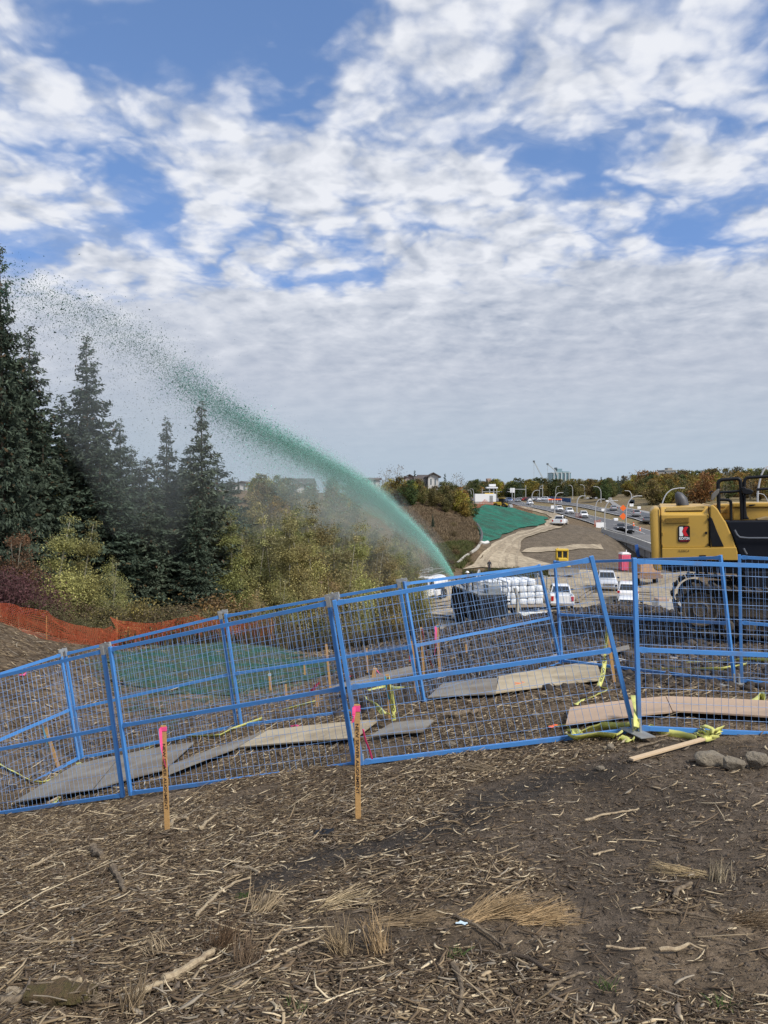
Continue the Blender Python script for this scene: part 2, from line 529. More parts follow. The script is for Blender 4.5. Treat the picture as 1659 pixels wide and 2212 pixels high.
class MB:
    def __init__(s, org=(0, 0, 0)):
        s.v, s.f = [], []
        s.o = np.array(org, float)

    def add(s, vs, fs):
        k = len(s.v)
        s.v += [tuple(np.asarray(v, float) - s.o) for v in vs]
        s.f += [tuple(i + k for i in f) for f in fs]

    def box(s, c, d, rz=0.0, M=None):
        hx, hy, hz = d[0] / 2, d[1] / 2, d[2] / 2
        vs = [(x, y, z) for x in (-hx, hx) for y in (-hy, hy) for z in (-hz, hz)]
        ca, sa = math.cos(rz), math.sin(rz)
        o = []
        for v in vs:
            if M is not None:
                w = M @ Vector(v)
                o.append((w[0] + c[0], w[1] + c[1], w[2] + c[2]))
            else:
                o.append((v[0] * ca - v[1] * sa + c[0], v[0] * sa + v[1] * ca + c[1], v[2] + c[2]))
        s.add(o, [(0, 1, 3, 2), (4, 6, 7, 5), (0, 4, 5, 1), (2, 3, 7, 6), (0, 2, 6, 4), (1, 5, 7, 3)])

    def tube(s, pts, r, n=8, r2=None, cap=True):
        pts = [Vector(p) for p in pts]
        m = len(pts)
        up = None
        rings = []
        for i, p in enumerate(pts):
            t = (pts[min(i + 1, m - 1)] - pts[max(i - 1, 0)])
            if t.length < 1e-9:
                t = Vector((0, 0, 1))
            t.normalize()
            if up is None:
                up = t.orthogonal().normalized()
            else:
                up = (up - t * up.dot(t))
                up = up.normalized() if up.length > 1e-6 else t.orthogonal().normalized()
            sd_ = t.cross(up)
            rr = r if r2 is None else r + (r2 - r) * i / (m - 1)
            if hasattr(r, '__len__'):
                rr = r[i]
            rings.append([p + (up * math.cos(2 * math.pi * (k + .5) / n) + sd_ * math.sin(2 * math.pi * (k + .5) / n)) * rr for k in range(n)])
        vs = [v for rg in rings for v in rg]
        fs = []
        for i in range(m - 1):
            for k in range(n):
                k2 = (k + 1) % n
                fs.append((i * n + k, i * n + k2, (i + 1) * n + k2, (i + 1) * n + k))
        if cap:
            fs.append(tuple(range(n))[::-1])
            fs.append(tuple((m - 1) * n + k for k in range(n)))
        s.add(vs, fs)

    def bar(s, a, c, w, d=None, up=(0, 0, 1)):
        """rectangular bar from a to c, w across, d deep"""
        a, c = Vector(a), Vector(c)
        d = d or w
        t = (c - a).normalized()
        u = Vector(up)
        x = t.cross(u)
        if x.length < 1e-5:
            x = t.orthogonal()
        x.normalize()
        y = x.cross(t)
        vs = []
        for p in (a, c):
            for i, j in ((-1, -1), (1, -1), (1, 1), (-1, 1)):
                vs.append(p + x * i * w / 2 + y * j * d / 2)
        s.add(vs, [(3, 2, 1, 0), (4, 5, 6, 7), (0, 1, 5, 4), (1, 2, 6, 5), (2, 3, 7, 6), (3, 0, 4, 7)])

    def prism(s, poly, off):
        """poly: list of 3D points, extruded by vector off"""
        n = len(poly)
        poly = [np.asarray(p, float) for p in poly]
        off = np.asarray(off, float)
        vs = poly + [p + off for p in poly]
        s.add(vs, [tuple(range(n)), tuple(range(2 * n - 1, n - 1, -1))] + [(i, n + i, n + (i + 1) % n, (i + 1) % n) for i in range(n)])

    def loft(s, rings, close=True):
        n = len(rings[0])
        vs = [v for r_ in rings for v in r_]
        fs = []
        for i in range(len(rings) - 1):
            for k in range(n):
                k2 = (k + 1) % n
                fs.append((i * n + k, i * n + k2, (i + 1) * n + k2, (i + 1) * n + k))
        if close:
            fs += [tuple(range(n))[::-1], tuple((len(rings) - 1) * n + k for k in range(n))]
        s.add(vs, fs)

    def quad(s, a, b_, c, d):
        s.add([a, b_, c, d], [(0, 1, 2, 3)])

    def build(s, name, material, parent=None, smooth=False, bevel=0.0, loc=None):
        me = bpy.data.meshes.new(name)
        me.from_pydata([tuple(map(float, v)) for v in s.v], [], s.f)
        bm = bmesh.new()
        bm.from_mesh(me)
        bmesh.ops.recalc_face_normals(bm, faces=bm.faces)
        if bevel > 0:
            es = [e for e in bm.edges if len(e.link_faces) == 2 and e.calc_face_angle(0) > 0.5]
            bmesh.ops.bevel(bm, geom=es, offset=bevel, segments=2, profile=0.5, affect='EDGES', clamp_overlap=True)
        bm.to_mesh(me)
        bm.free()
        if smooth:
            for p in me.polygons:
                p.use_smooth = True
            try:
                me.set_sharp_from_angle(angle=R(40))
            except Exception:
                pass
        me.materials.append(material)
        o = bpy.data.objects.new(name, me)
        COL.objects.link(o)
        if parent is not None:
            o.parent = parent
        if loc is not None:
            o.location = loc
        return o


def tag(o, label=None, cat=None, group=None, kind=None):
    for k, v in (('label', label), ('category', cat), ('group', group), ('kind', kind)):
        if v:
            o[k] = v
    return o


def empty(name, loc, label=None, cat=None, group=None, rz=0.0):
    o = bpy.data.objects.new(name, None)
    o.empty_display_size = 0.3
    COL.objects.link(o)
    o.location = [float(q) for q in loc]
    o.rotation_euler = (0, 0, rz)
    return tag(o, label, cat, group)


KIDS = {}


def children(o):
    return [c for c in bpy.data.objects if c.parent == o]


def copy_tree(o, parent=None, kids=None):
    if kids is None:
        kids = {}
        for c in bpy.data.objects:
            if c.parent is not None:
                kids.setdefault(c.parent.name, []).append(c)
    c = o.copy()
    COL.objects.link(c)
    c.parent = parent
    for ch in kids.get(o.name, []):
        copy_tree(ch, c, kids)
    return c


def text_mesh(s, size=1.0, bold=0.0):
    cu = bpy.data.curves.new('t', 'FONT')
    cu.body = s
    cu.size = size
    cu.offset = bold
    o = bpy.data.objects.new('t', cu)
    COL.objects.link(o)
    bpy.context.view_layer.update()
    dg = bpy.context.evaluated_depsgraph_get()
    me = bpy.data.meshes.new_from_object(o.evaluated_get(dg))
    vs = np.array([v.co[:] for v in me.vertices])
    fs = [tuple(p.vertices) for p in me.polygons]
    bpy.data.objects.remove(o)
    bpy.data.meshes.remove(me)
    bpy.data.curves.remove(cu)
    return vs, fs


# ------------------------------------------------------------------ ground sheet
def cmix(a, c, t):
    return a * (1 - t[..., None]) + np.asarray(c)[None, None] * t[..., None]


COLG = np.zeros(GX.shape + (3,))
COLG[:] = (0.155, 0.116, 0.078)                                    # mulched soil
n1 = fbm(GX, GY, 0.5, 4, 11)
n2 = fbm(GX, GY, 2.5, 4, 12)
COLG = COLG * (1 + 0.5 * n1 + 0.5 * n2)[..., None]


def wline(pts):
    return [tuple(hit(*p)[:2]) for p in pts]


def dist_line(x, y, pts):
    d = np.full(np.shape(x), 1e9)
    for (x1, y1), (x2, y2) in zip(pts[:-1], pts[1:]):
        L2 = (x2 - x1) ** 2 + (y2 - y1) ** 2 + 1e-9
        t = np.clip(((x - x1) * (x2 - x1) + (y - y1) * (y2 - y1)) / L2, 0, 1)
        d = np.minimum(d, np.hypot(x - x1 - t * (x2 - x1), y - y1 - t * (y2 - y1)))
    return d


# bare dark soil: a scraped streak and the trodden patch at the right
STREAK = wline([(560, 1905), (700, 1850), (830, 1825), (930, 1790), (1050, 1730), (1200, 1690), (1330, 1660)])
SOIL = wline([(1100, 1690), (1250, 1655), (1400, 1600), (1900, 1590), (1900, 2030), (1520, 1960), (1420, 1890), (1390, 2010),
              (1330, 2240), (1180, 2130), (1260, 2040), (1200, 1930), (1080, 1860), (900, 1850), (860, 1820)])


def bare(x, y):
    w = 0.35 * fbm(x, y, 1.2, 3, 21)
    d1 = dist_line(x, y, STREAK)
    a = 1 - sstep(d1 + w, 0.10, 0.36)
    c = in_poly(x + w, y + w, SOIL).astype(float)
    return np.maximum(a, c * 0.9)


nearsel = gr < 12
BARE = np.zeros_like(GX)
BARE[nearsel] = bare(GX[nearsel], GY[nearsel])
COLG = cmix(COLG, (0.110, 0.086, 0.064), BARE)
d_s = np.full_like(GX, 9.0)
d_s[nearsel] = dist_line(GX[nearsel], GY[nearsel], STREAK)
COLG = cmix(COLG, (0.048, 0.041, 0.035), (1 - sstep(d_s + .3 * n2 + .2 * n1, .06, .30)) * .9)
# dark lumpy spoil beyond the fence, right half
COLG = cmix(COLG, (0.082, 0.066, 0.052), mid_dirt * (0.85 + 0.5 * n1).clip(0, 1))
# forest floor
ff = sstep(gr, 23.5, 26) * (1 - sstep(ga, -0.08, 0.03))
COLG = cmix(COLG, (0.060, 0.050, 0.028), ff * (1 - sstep(gr, 120, 200)))
# rough brown slope and fields
bs_ = sstep(gr, 76, 86)
COLG = cmix(COLG, (0.135, 0.098, 0.060), bs_)
gsl = sstep(fbm(GX, GY, 0.10, 4, 31), -0.05, 0.25) * bs_ * (1 - sstep(gr, 118, 126)) * (1 - sstep(ga, 0.11, 0.13))
COLG = cmix(COLG, (0.085, 0.090, 0.032), gsl * 0.8)
rd = sstep(fbm(GX, GY, 0.22, 4, 33), 0.1, 0.3) * bs_ * (1 - sstep(gr, 140, 150)) * (1 - sstep(ga, 0.11, 0.13))
COLG = cmix(COLG, (0.11, 0.055, 0.032), rd * 0.7)
grassy = sstep(gr, 185, 200) * sstep(ga, 0.15, 0.2)
COLG = cmix(COLG, (0.20, 0.165, 0.085), grassy * (0.6 + 0.8 * fbm(GX, GY, 0.05, 3, 35)).clip(0, 1))
COLG = cmix(COLG, (0.05, 0.055, 0.02), sstep(gr, 420, 600))
spoil = sstep(gr, 86, 92) * (1 - sstep(gr, 165, 175)) * sstep(ga, 0.125, 0.14)
COLG = cmix(COLG, (0.125, 0.100, 0.072), spoil)
lefthump = (1 - sstep(ga, -0.30, -0.22)) * sstep(gr, 11, 12.5) * (1 - sstep(gr, 22, 23.5))
COLG = cmix(COLG, (0.14, 0.105, 0.070), lefthump * 0.7)

m = bpy.data.materials.new('ground')
m.use_nodes = True
q = NB(m.node_tree)
bsdf = m.node_tree.nodes['Principled BSDF']
tcn = q.n('ShaderNodeTexCoord')
at = q.n('ShaderNodeAttribute', attribute_name='Col')
o_ = tcn.outputs['Object']
nA = q.noise(o_, 9, 8, 0.7).outputs[0]
nB = q.noise(o_, 0.9, 8, 0.68).outputs[0]
nC = q.noise(o_, 60, 5, 0.7).outputs[0]
v_ = q.m('MULTIPLY', q.mr(nA, 0.25, 0.75, 0.55, 1.45), q.mr(nB, 0.3, 0.7, 0.7, 1.3))
v_ = q.m('MULTIPLY', v_, q.mr(nC, 0.3, 0.7, 0.75, 1.25))
hs = q.n('ShaderNodeHueSaturation')
q.link(at.outputs['Color'], hs.inputs['Color'])
q.link(v_, hs.inputs['Value'])
q.link(hs.outputs[0], bsdf.inputs['Base Color'])
bsdf.inputs['Roughness'].default_value = 0.95
bsdf.inputs['Specular IOR Level'].default_value = 0.15
bn = q.n('ShaderNodeBump')
bn.inputs['Strength'].default_value = 0.9
bn.inputs['Distance'].default_value = 0.06
q.link(q.m('ADD', nA, q.m('MULTIPLY', nC, 0.4)), bn.inputs['Height'])
q.link(bn.outputs[0], bsdf.inputs['Normal'])
M_ground = m

na, nr = GX.shape
Vg = np.stack([GX, GY, GZ], -1).reshape(-1, 3)
idx = np.arange(na * nr).reshape(na, nr)
Fg = np.stack([idx[:-1, :-1], idx[:-1, 1:], idx[1:, 1:], idx[1:, :-1]], -1).reshape(-1, 4)
Fseam = np.stack([idx[-1, :-1], idx[-1, 1:], idx[0, 1:], idx[0, :-1]], -1)
Vg = np.vstack([Vg, [[0, 0, -1.6]]])
ground = npmesh('ground', Vg, np.vstack([Fg, Fseam])[:, ::-1], M_ground, col=np.vstack([COLG.reshape(-1, 3).clip(0.01, 1), [[.1, .08, .05]]]), smooth=True)
tag(ground, kind='structure')


# draped sheets
def drape(name, poly, step, material, off=0.04, jitter=0.0, kind='structure', label=None, zfun=None, far=False, soft=0.0):
    poly = [np.array(p[:2], float) for p in poly]
    bd = []
    for i in range(len(poly)):
        a, c = poly[i], poly[(i + 1) % len(poly)]
        L = np.linalg.norm(c - a)
        k = max(1, int(L / step))
        for j in range(k):
            bd.append(a + (c - a) * j / k)
    bd = np.array(bd)
    if jitter:
        bd = bd + np.stack([fbm(bd[:, 0], bd[:, 1], 0.6 / step, 3, 41), fbm(bd[:, 0], bd[:, 1], 0.6 / step, 3, 47)], -1) * jitter * 2
    x0, y0 = bd.min(0)
    x1, y1 = bd.max(0)
    gx, gy = np.meshgrid(np.arange(x0, x1, step), np.arange(y0, y1, step))
    gx = gx.ravel() + rng.uniform(-.2, .2, gx.size) * step
    gy = gy.ravel() + rng.uniform(-.2, .2, gy.size) * step
    ins = in_poly(gx, gy, [tuple(p) for p in bd])
    pts = np.vstack([bd, np.stack([gx[ins], gy[ins]], -1)])
    nb = len(bd)
    vs, es, fs, *_ = delaunay_2d_cdt([Vector(p) for p in pts], [(i, (i + 1) % nb) for i in range(nb)], [], 1, 1e-4)
    xy = np.array([v[:] for v in vs])
    z = H(xy[:, 0], xy[:, 1]) + off if zfun is None else zfun(xy[:, 0], xy[:, 1])
    V3 = np.column_stack([xy, z])
    fs = [f for f in fs if len(f) == 3]
    o = npmesh(name, V3, np.array(fs), material, smooth=True)
    if o.data.polygons[0].normal.z < 0:
        o.data.flip_normals()
    tag(o, label, None, None, kind)
    return o


def strip_poly(pts, w):
    """centre line world xy + widths -> polygon"""
    pts = np.array([p[:2] for p in pts], float)
    if not hasattr(w, '__len__'):
        w = [w] * len(pts)
    # resample smooth
    L, Rr = [], []
    for i in range(len(pts)):
        t = pts[min(i + 1, len(pts) - 1)] - pts[max(i - 1, 0)]
        t /= np.linalg.norm(t)
        nn = np.array([-t[1], t[0]])
        L.append(pts[i] + nn * w[i] / 2)
        Rr.append(pts[i] - nn * w[i] / 2)
    return L + Rr[::-1]


def smooth_line(pts, n=6):
    pts = [np.array(p, float) for p in pts]
    o = []
    for i in range(len(pts) - 1):
        p0, p1, p2, p3 = pts[max(i - 1, 0)], pts[i], pts[i + 1], pts[min(i + 2, len(pts) - 1)]
        for k in range(n):
            t = k / n
            o.append(0.5 * ((2 * p1) + (-p0 + p2) * t + (2 * p0 - 5 * p1 + 4 * p2 - p3) * t * t + (-p0 + 3 * p1 - 3 * p2 + p3) * t ** 3))
    o.append(pts[-1])
    return o


def surf_mat(name, c1_, c2_, sc1, sc2, bump=0.3, dist=0.05):
    m = bpy.data.materials.new(name)
    m.use_nodes = True
    q = NB(m.node_tree)
    bs = m.node_tree.nodes['Principled BSDF']
    o_ = q.n('ShaderNodeTexCoord').outputs['Object']
    a = q.noise(o_, sc1, 6, 0.6, 0.5).outputs[0]
    c = q.noise(o_, sc2, 7, 0.7).outputs[0]
    mixed = q.mix(q.mr(a, 0.35, 0.65), (*c1_, 1), (*c2_, 1))
    hs = q.n('ShaderNodeHueSaturation')
    q.link(mixed, hs.inputs['Color'])
    q.link(q.mr(c, 0.3, 0.7, 0.72, 1.28), hs.inputs['Value'])
    q.link(hs.outputs[0], bs.inputs['Base Color'])
    bs.inputs['Roughness'].default_value = 0.92
    bs.inputs['Specular IOR Level'].default_value = 0.15
    bn = q.n('ShaderNodeBump')
    bn.inputs['Strength'].default_value = bump
    bn.inputs['Distance'].default_value = dist
    q.link(c, bn.inputs['Height'])
    q.link(bn.outputs[0], bs.inputs['Normal'])
    return m


M_sand = surf_mat('sandy_gravel', (0.40, 0.34, 0.25), (0.30, 0.25, 0.175), 0.12, 1.5)
M_track = surf_mat('tracked_sand', (0.36, 0.30, 0.215), (0.27, 0.22, 0.155), 0.15, 1.2)
M_green = surf_mat('green_mulch_far', (0.024, 0.170, 0.115), (0.040, 0.095, 0.068), 0.30, 1.1, 1.0, 0.5)
M_green2 = surf_mat('green_mulch_near', (0.026, 0.105, 0.072), (0.100, 0.098, 0.068), 1.6, 7.0, 1.0, 0.12)

pxp = lambda L_: [hit(*p) for p in L_]
yard = [(790, 1336), (815, 1322), (850, 1300), (905, 1284), (960, 1262), (1060, 1250), (1190, 1240), (1260, 1236), (1440, 1246),
        (1500, 1262)]
yard_w = [P(px, py, -(10.1) / (ray(px, py)[2] / ray(px, py)[1])) for px, py in yard]
yard_w += [PZ(1560, 62, 0), PZ(1450, 50, 0), PZ(1150, 50, 0), PZ(950, 52, 0), PZ(860, 55, 0)]
drape('gravel_yard', yard_w, 2.2, M_sand, 0.07, 0.5)
track = [(1003, 1232), (1020, 1222), (1038, 1206), (1058, 1184), (1090, 1164), (1121, 1149), (1152, 1143), (1178, 1133), (1190, 1120), (1180, 1112),
         (1140, 1102), (1110, 1094), (1120, 1092), (1160, 1101), (1200, 1110), (1222, 1120), (1226, 1131), (1210, 1143), (1180, 1150), (1140, 1160),
         (1122, 1175), (1120, 1190), (1130, 1203), (1160, 1213), (1190, 1221), (1150, 1228), (1080, 1230), (1040, 1226)]
drape('dirt_track', pxp(track), 2.5, M_track, 0.16, 0.4)
drape('branch_track', pxp([(1130, 1186), (1220, 1182), (1300, 1178), (1302, 1188), (1220, 1192), (1125, 1195)]), 2.5, M_track, 0.12, 0.4)
gs = [(1026, 1100), (1043, 1095), (1082, 1094), (1121, 1103), (1160, 1115), (1181, 1118), (1180, 1129), (1155, 1138), (1121, 1145), (1090, 1156),
      (1067, 1167), (1054, 1176), (1041, 1176), (1038, 1155), (1028, 1131), (1024, 1113)]
far_green = drape('hydroseed_mulch', pxp(gs), 2.0, M_green, 0.2, 0.5)
gn = [(235, 1412), (330, 1398), (430, 1388), (520, 1386), (590, 1396), (640, 1420), (690, 1430), (720, 1428), (700, 1450), (640, 1470), (560, 1494),
      (470, 1512), (380, 1512), (330, 1490), (260, 1460), (225, 1430)]
GN = [tuple(p[:2]) for p in pxp(gn)]
drape('hydroseed_mulch', GN, 0.3, M_green2, 0.02, 0.6)
gy_ = [PZ(*a, 0) for a in [(745, 44), (790, 58), (800, 60), (850, 53.5), (872, 49), (860, 40), (790, 38)]]
drape('hydroseed_mulch', gy_, 1.0, M_green2, 0.06, 0.3)

# carriageways: dense smoothed centre lines
M_marks = mat('road_paint', (0.70, 0.70, 0.66), 0.7, 0, 0.2, 2)
def c2(cx, cy):
    return (1227.7 + .26 * cx, 962.2 + .26 * cy)


def c1p(cx, cy):
    return (796.3 + .26 * cx, 962.2 + .26 * cy)


near_lo = [c1p(1160, 482), c1p(1200, 492), c1p(1340, 517), c1p(1400, 530), c1p(1540, 562), c2(0, 597), c2(100, 624), c2(200, 657), c2(280, 692),
           c2(380, 722), c2(500, 752), c2(600, 788), c2(700, 824), c2(820, 870)]
near_up = [c1p(1170, 458), c1p(1300, 482), c1p(1500, 514), c2(0, 545), c2(100, 568), c2(200, 590), c2(300, 612), c2(400, 632), c2(500, 655),
           c2(600, 690), c2(700, 718), c2(820, 750)]
far_lo = [c1p(1180, 446), c1p(1280, 456), c1p(1400, 470), c1p(1560, 488), c2(0, 502), c2(150, 528), c2(300, 562), c2(400, 585), c2(500, 604), c2(620, 642),
          c2(700, 668), c2(820, 700)]
far_up = [c1p(1180, 438), c1p(1400, 446), c1p(1560, 462), c2(0, 478), c2(100, 490), c2(200, 505), c2(300, 525), c2(420, 541), c2(560, 572), c2(700, 604), c2(820, 630)]
roadn = drape('road', pxp(near_lo + near_up[::-1]), 4.0, M_asph, 0.22)
roadf = drape('road', pxp(far_lo + far_up[::-1]), 4.0, M_asph, 0.22)
drape('road', pxp([c1p(850, 446), c1p(1000, 441), c1p(1180, 438), c1p(1180, 446), c1p(1170, 458), c1p(1160, 482), c1p(1080, 470), c1p(860, 462)]), 8.0, M_asph, 0.3)


def lane(pa, pb, name='lane_marking', w=0.16, dash=None, frac=0.5):
    """a painted line between two pixel polylines of a carriageway"""
    la, lb = smooth_line(pxp(pa), 4), smooth_line(pxp(pb), 4)
    n = 60
    def rs(l):
        l = np.array(l)[:, :2]
        d = np.r_[0, np.cumsum(np.linalg.norm(np.diff(l, axis=0), axis=1))]
        t = np.linspace(0, d[-1], n)
        return np.stack([np.interp(t, d, l[:, 0]), np.interp(t, d, l[:, 1])], -1)
    c = rs(la) * (1 - frac) + rs(lb) * frac
    mb = MB()
    for i in range(n - 1):
        if dash and i % 2:
            continue
        a_, b2 = c[i], c[i + 1]
        t = (b2 - a_) / np.linalg.norm(b2 - a_)
        nn = np.array([-t[1], t[0]]) * w / 2
        vs = [a_ + nn, b2 + nn, b2 - nn, a_ - nn]
        zz_ = [float(H(v[0], v[1])) + 0.27 for v in vs]
        mb.quad(*[(v[0], v[1], z_) for v, z_ in zip(vs, zz_)])
    return tag(mb.build(name, M_marks), kind='structure')


for fr in (.05, .95):
    lane(near_lo, near_up, frac=fr)
    lane(far_lo, far_up, frac=fr)
lane(near_lo, near_up, frac=.5, dash=1)
lane(far_lo, far_up, frac=.5, dash=1)
drape('path', pxp([c2(308, 432), c2(340, 470), c2(368, 502), c2(440, 532), c2(560, 548), c2(700, 572), c2(700, 560), c2(560, 535), c2(450, 515), c2(400, 485), c2(365, 452), c2(348, 431)]), 2.5, mat('path_grey', (0.26, 0.25, 0.24), 0.9, 0, 0.15, 0.3), 0.16)


def rut(pts, w, mt_, frac=.5):
    c = smooth_line([hit(*p) for p in pts], 8)
    mb = MB()
    ll = [np.array(p[:2]) for p in c]
    prev = None
    for i in range(len(ll) - 1):
        t = ll[i + 1] - ll[i]
        t = t / (np.linalg.norm(t) + 1e-9)
        nn = np.array([-t[1], t[0]]) * w / 2 * (1 + .5 * float(fbm(ll[i][:1], ll[i][1:], .4, 2, 3)[0]))
        cur = [ll[i] + nn, ll[i] - nn]
        if prev is not None:
            vs = [prev[0], prev[1], cur[1], cur[0]]
            mb.quad(*[(v[0], v[1], float(H(v[0], v[1])) + .20) for v in vs])
        prev = cur
    return tag(mb.build('wheel_rut', mt_), kind='structure')


M_rut = surf_mat('rut_dark', (0.30, 0.248, 0.178), (0.25, 0.205, 0.148), 0.3, 2.0)
M_rut2 = surf_mat('rut_pale', (0.40, 0.335, 0.24), (0.33, 0.275, 0.20), 0.3, 2.0)
for k_, o in enumerate((2, 9, 14, 27, 34, 46)):
    q_ = 3 * math.sin(k_ * 2.3)
    rut([(1018 + o * 2.2 + q_, 1226), (1034 + o * 1.8, 1205 + q_), (1062 + o * 1.25 - q_, 1182 + o * .1), (1100 + o * .6, 1160 + o * .15), (1150 + o * .35, 1146 + o * .12), (1185 + o * .3, 1134 + o * .1), (1200 + o * .25, 1121 + o * .02), (1165 + o * .3, 1106 - o * .04)], .30, M_rut if k_ % 3 else M_rut2)
for pts_ in ([(900, 1310), (1000, 1296), (1120, 1282), (1280, 1276), (1420, 1282)], [(860, 1322), (1000, 1306), (1180, 1296), (1300, 1292), (1420, 1296)], [(1240, 1300), (1290, 1270), (1380, 1258)]):
    rut(pts_, .4, M_rut)
    rut([(x + 6, y + 5) for x, y in pts_], .4, M_rut)

# ------------------------------------------------------------------ fence panels
def lerp(a, c, t):
    return np.asarray(a) * (1 - t) + np.asarray(c) * t


def fence_panel(tl, tr, bl, br, label, rails=(0.02, 0.53, 0.985), clampL=True, clampR=False, posts=(True, True)):
    tl, tr, bl, br = [np.asarray(q, float) for q in (tl, tr, bl, br)]
    org = (bl + br) / 2
    t = empty('site_fence', org, label, 'fence panel', 'blue temporary fence panels')
    nrm = np.cross(br - bl, tl - bl)
    nrm /= np.linalg.norm(nrm)
    for a, c in ((tl, bl), (tr, br)):
        mb = MB(org)
        mb.bar(a, c, 0.042, 0.042, up=nrm)
        mb.build('post', M_blue, t, bevel=0.004)
    for rf in rails:
        a, c = lerp(tl, bl, rf), lerp(tr, br, rf)
        e = (c - a) / np.linalg.norm(c - a)
        mb = MB(org)
        m_ = 0.10
        mb.bar(a + e * m_, c - e * m_, 0.042, 0.036, up=nrm)
        # flattened welded ends
        for s_, p_ in ((1, a), (-1, c)):
            mb.loft([[p_ + e * s_ * 0.02 + nrm * dy_ * .012 + np.array([0, 0, 1]) * dz_ * .014 for dy_, dz_ in ((-1, -1), (1, -1), (1, 1), (-1, 1))],
                     [p_ + e * s_ * 0.045 + nrm * dy_ * .012 + np.array([0, 0, 1]) * dz_ * .030 for dy_, dz_ in ((-1, -1), (1, -1), (1, 1), (-1, 1))],
                     [p_ + e * s_ * (m_ + .01) + nrm * dy_ * .018 + np.array([0, 0, 1]) * dz_ * .022 for dy_, dz_ in ((-1, -1), (1, -1), (1, 1), (-1, 1))]])
        mb.build('rail', M_blue, t)
    mb = MB(org)
    rw_ = .0021 if 'rear' not in label else .0018
    nv = int(np.linalg.norm(br - bl) / 0.078)
    off = nrm * 0.006
    for i in range(1, nv):
        a, c = lerp(tl, tr, i / nv), lerp(bl, br, i / nv)
        a, c = lerp(a, c, .015), lerp(a, c, .985)
        bow = nrm * random.uniform(-.008, .008)
        mb.tube([a + off, (a + c) / 2 + off + bow, c + off], rw_, 4, cap=False)
    nh = 12
    for j in range(1, nh):
        a, c = lerp(tl, bl, j / nh), lerp(tr, br, j / nh)
        bow = nrm * random.uniform(-.01, .01)
        mb.tube([a - off, (a + c) / 2 - off + bow, c - off], rw_, 4, cap=False)
    mb.build('wire_mesh', M_wire, t)
    if clampR:
        mb = MB(org)
        u = (tl - bl) / np.linalg.norm(tl - bl)
        e = (tr - tl) / np.linalg.norm(tr - tl)
        c = tr + u * 0.03 + e * 0.05
        mb.bar(c - e * 0.09, c + e * 0.08, 0.05, 0.025, up=nrm)
        for s_ in (-.05, .05):
            mb.bar(c + e * s_, c + e * s_ - u * 0.11, 0.047, 0.047, up=nrm)
        mb.tube([c, c + u * 0.035], 0.012, 6)
        mb.build('clamp', M_galv, t)
    return t


FP = [
    ('front panel cut by the left edge, before the leaning stake with the teal ribbon',
     (-235, 1513, 10.9), (222, 1400, 9.3), (-190, 1788, 10.9), (266, 1722, 9.3), True),
    ('large front panel in front of the grey plywood sheets, behind the left pink-ribboned stake',
     (238, 1397, 9.2), (710, 1295, 8.05), (283, 1718, 9.2), (766, 1656, 8.05), True),
    ('leaning front panel in the middle, its right post tilted away from the upright panel',
     (722, 1296, 7.95), (1277, 1201, 7.8), (782, 1652, 7.95), (1370, 1582, 7.8), False),
    ('upright front panel at the right in front of the excavator tracks',
     (1370, 1205, 7.7), (1980, 1226, 7.9), (1381, 1578, 7.7), (1985, 1606, 7.9), False),
    ('rear row panel running off the left edge below the orange netting',
     (-150, 1498, 10.6), (131, 1410, 12.7), (-112, 1792, 10.6), (170, 1641, 12.7), True),
    ('rear row panel in front of the left half of the green mulch mound',
     (141, 1408, 12.8), (476, 1327, 12.4), (178, 1640, 12.8), (511, 1572, 12.4), True),
    ('rear row panel in front of the right half of the green mulch mound',
     (487, 1326, 12.3), (862, 1259, 11.45), (522, 1570, 12.3), (907, 1521, 11.45), True),
    ('rear row panel in front of the black tarped tank and the stacked white bales',
     (873, 1256, 11.3), (1164, 1219, 13.9), (917, 1518, 11.3), (1212, 1437, 13.9), False),
    ('rear row panel in front of the parked white cars and the pink portable toilet',
     (1198, 1211, 13.9), (1556, 1199, 10.9), (1214, 1430, 13.9), (1587, 1476, 10.9), False),
    ('rear row panel at the far right against the excavator tracks',
     (1597, 1198, 10.85), (1960, 1216, 10.1), (1602, 1474, 10.85), (1965, 1516, 10.1), False),
]
for lab, a, c, d, e, cl in FP:
    fence_panel(P(*a), P(*c), P(*d), P(*e), lab, clampR=cl)


def fence_foot(px, py, Y, ang, label, w=.13, l=.62):
    c = P(px, py, Y)
    t = empty('fence_foot', c, label, 'fence foot')
    mb = MB()
    M_ = Matrix.Rotation(ang, 3, 'Z')
    n0 = np.array([H(c[0], c[1] + .3) - H(c[0], c[1] - .3), H(c[0] + .3, c[1]) - H(c[0] - .3, c[1])]) / .6
    M_ = Matrix.Rotation(math.atan(n0[0]), 3, 'X') @ Matrix.Rotation(-math.atan(n0[1]), 3, 'Y') @ M_
    mb.box((0, 0, 0), (w, l, .012), M=M_)
    mb.build('plate', M_steel, t, bevel=.002)
    mb = MB()
    for s_ in (-.035, .035):
        mb.tube([(s_, 0, 0), (s_ - .01, 0, .14)], .014, 8)
    mb.build('peg', M_galv, t)
    return t


fence_foot(1376, 1582, 7.65, R(12), 'flat grey steel foot plate holding the two front posts on the yellow caution tape', .16, .42)
fence_foot(1592, 1477, 10.8, R(-72), 'flat pale steel foot plate under the rear post pair near the excavator tracks')
fence_foot(911, 1520, 11.35, R(60), 'muddy steel foot plate beside the grey plywood sheet, under the rear post pair', .16, .5)
fence_foot(778, 1658, 7.95, R(-8), 'blue tinted steel foot plate beside the right pink-topped stake', .16, .42)


# ------------------------------------------------------------------ plywood and planks on the ground
BOARDS = []


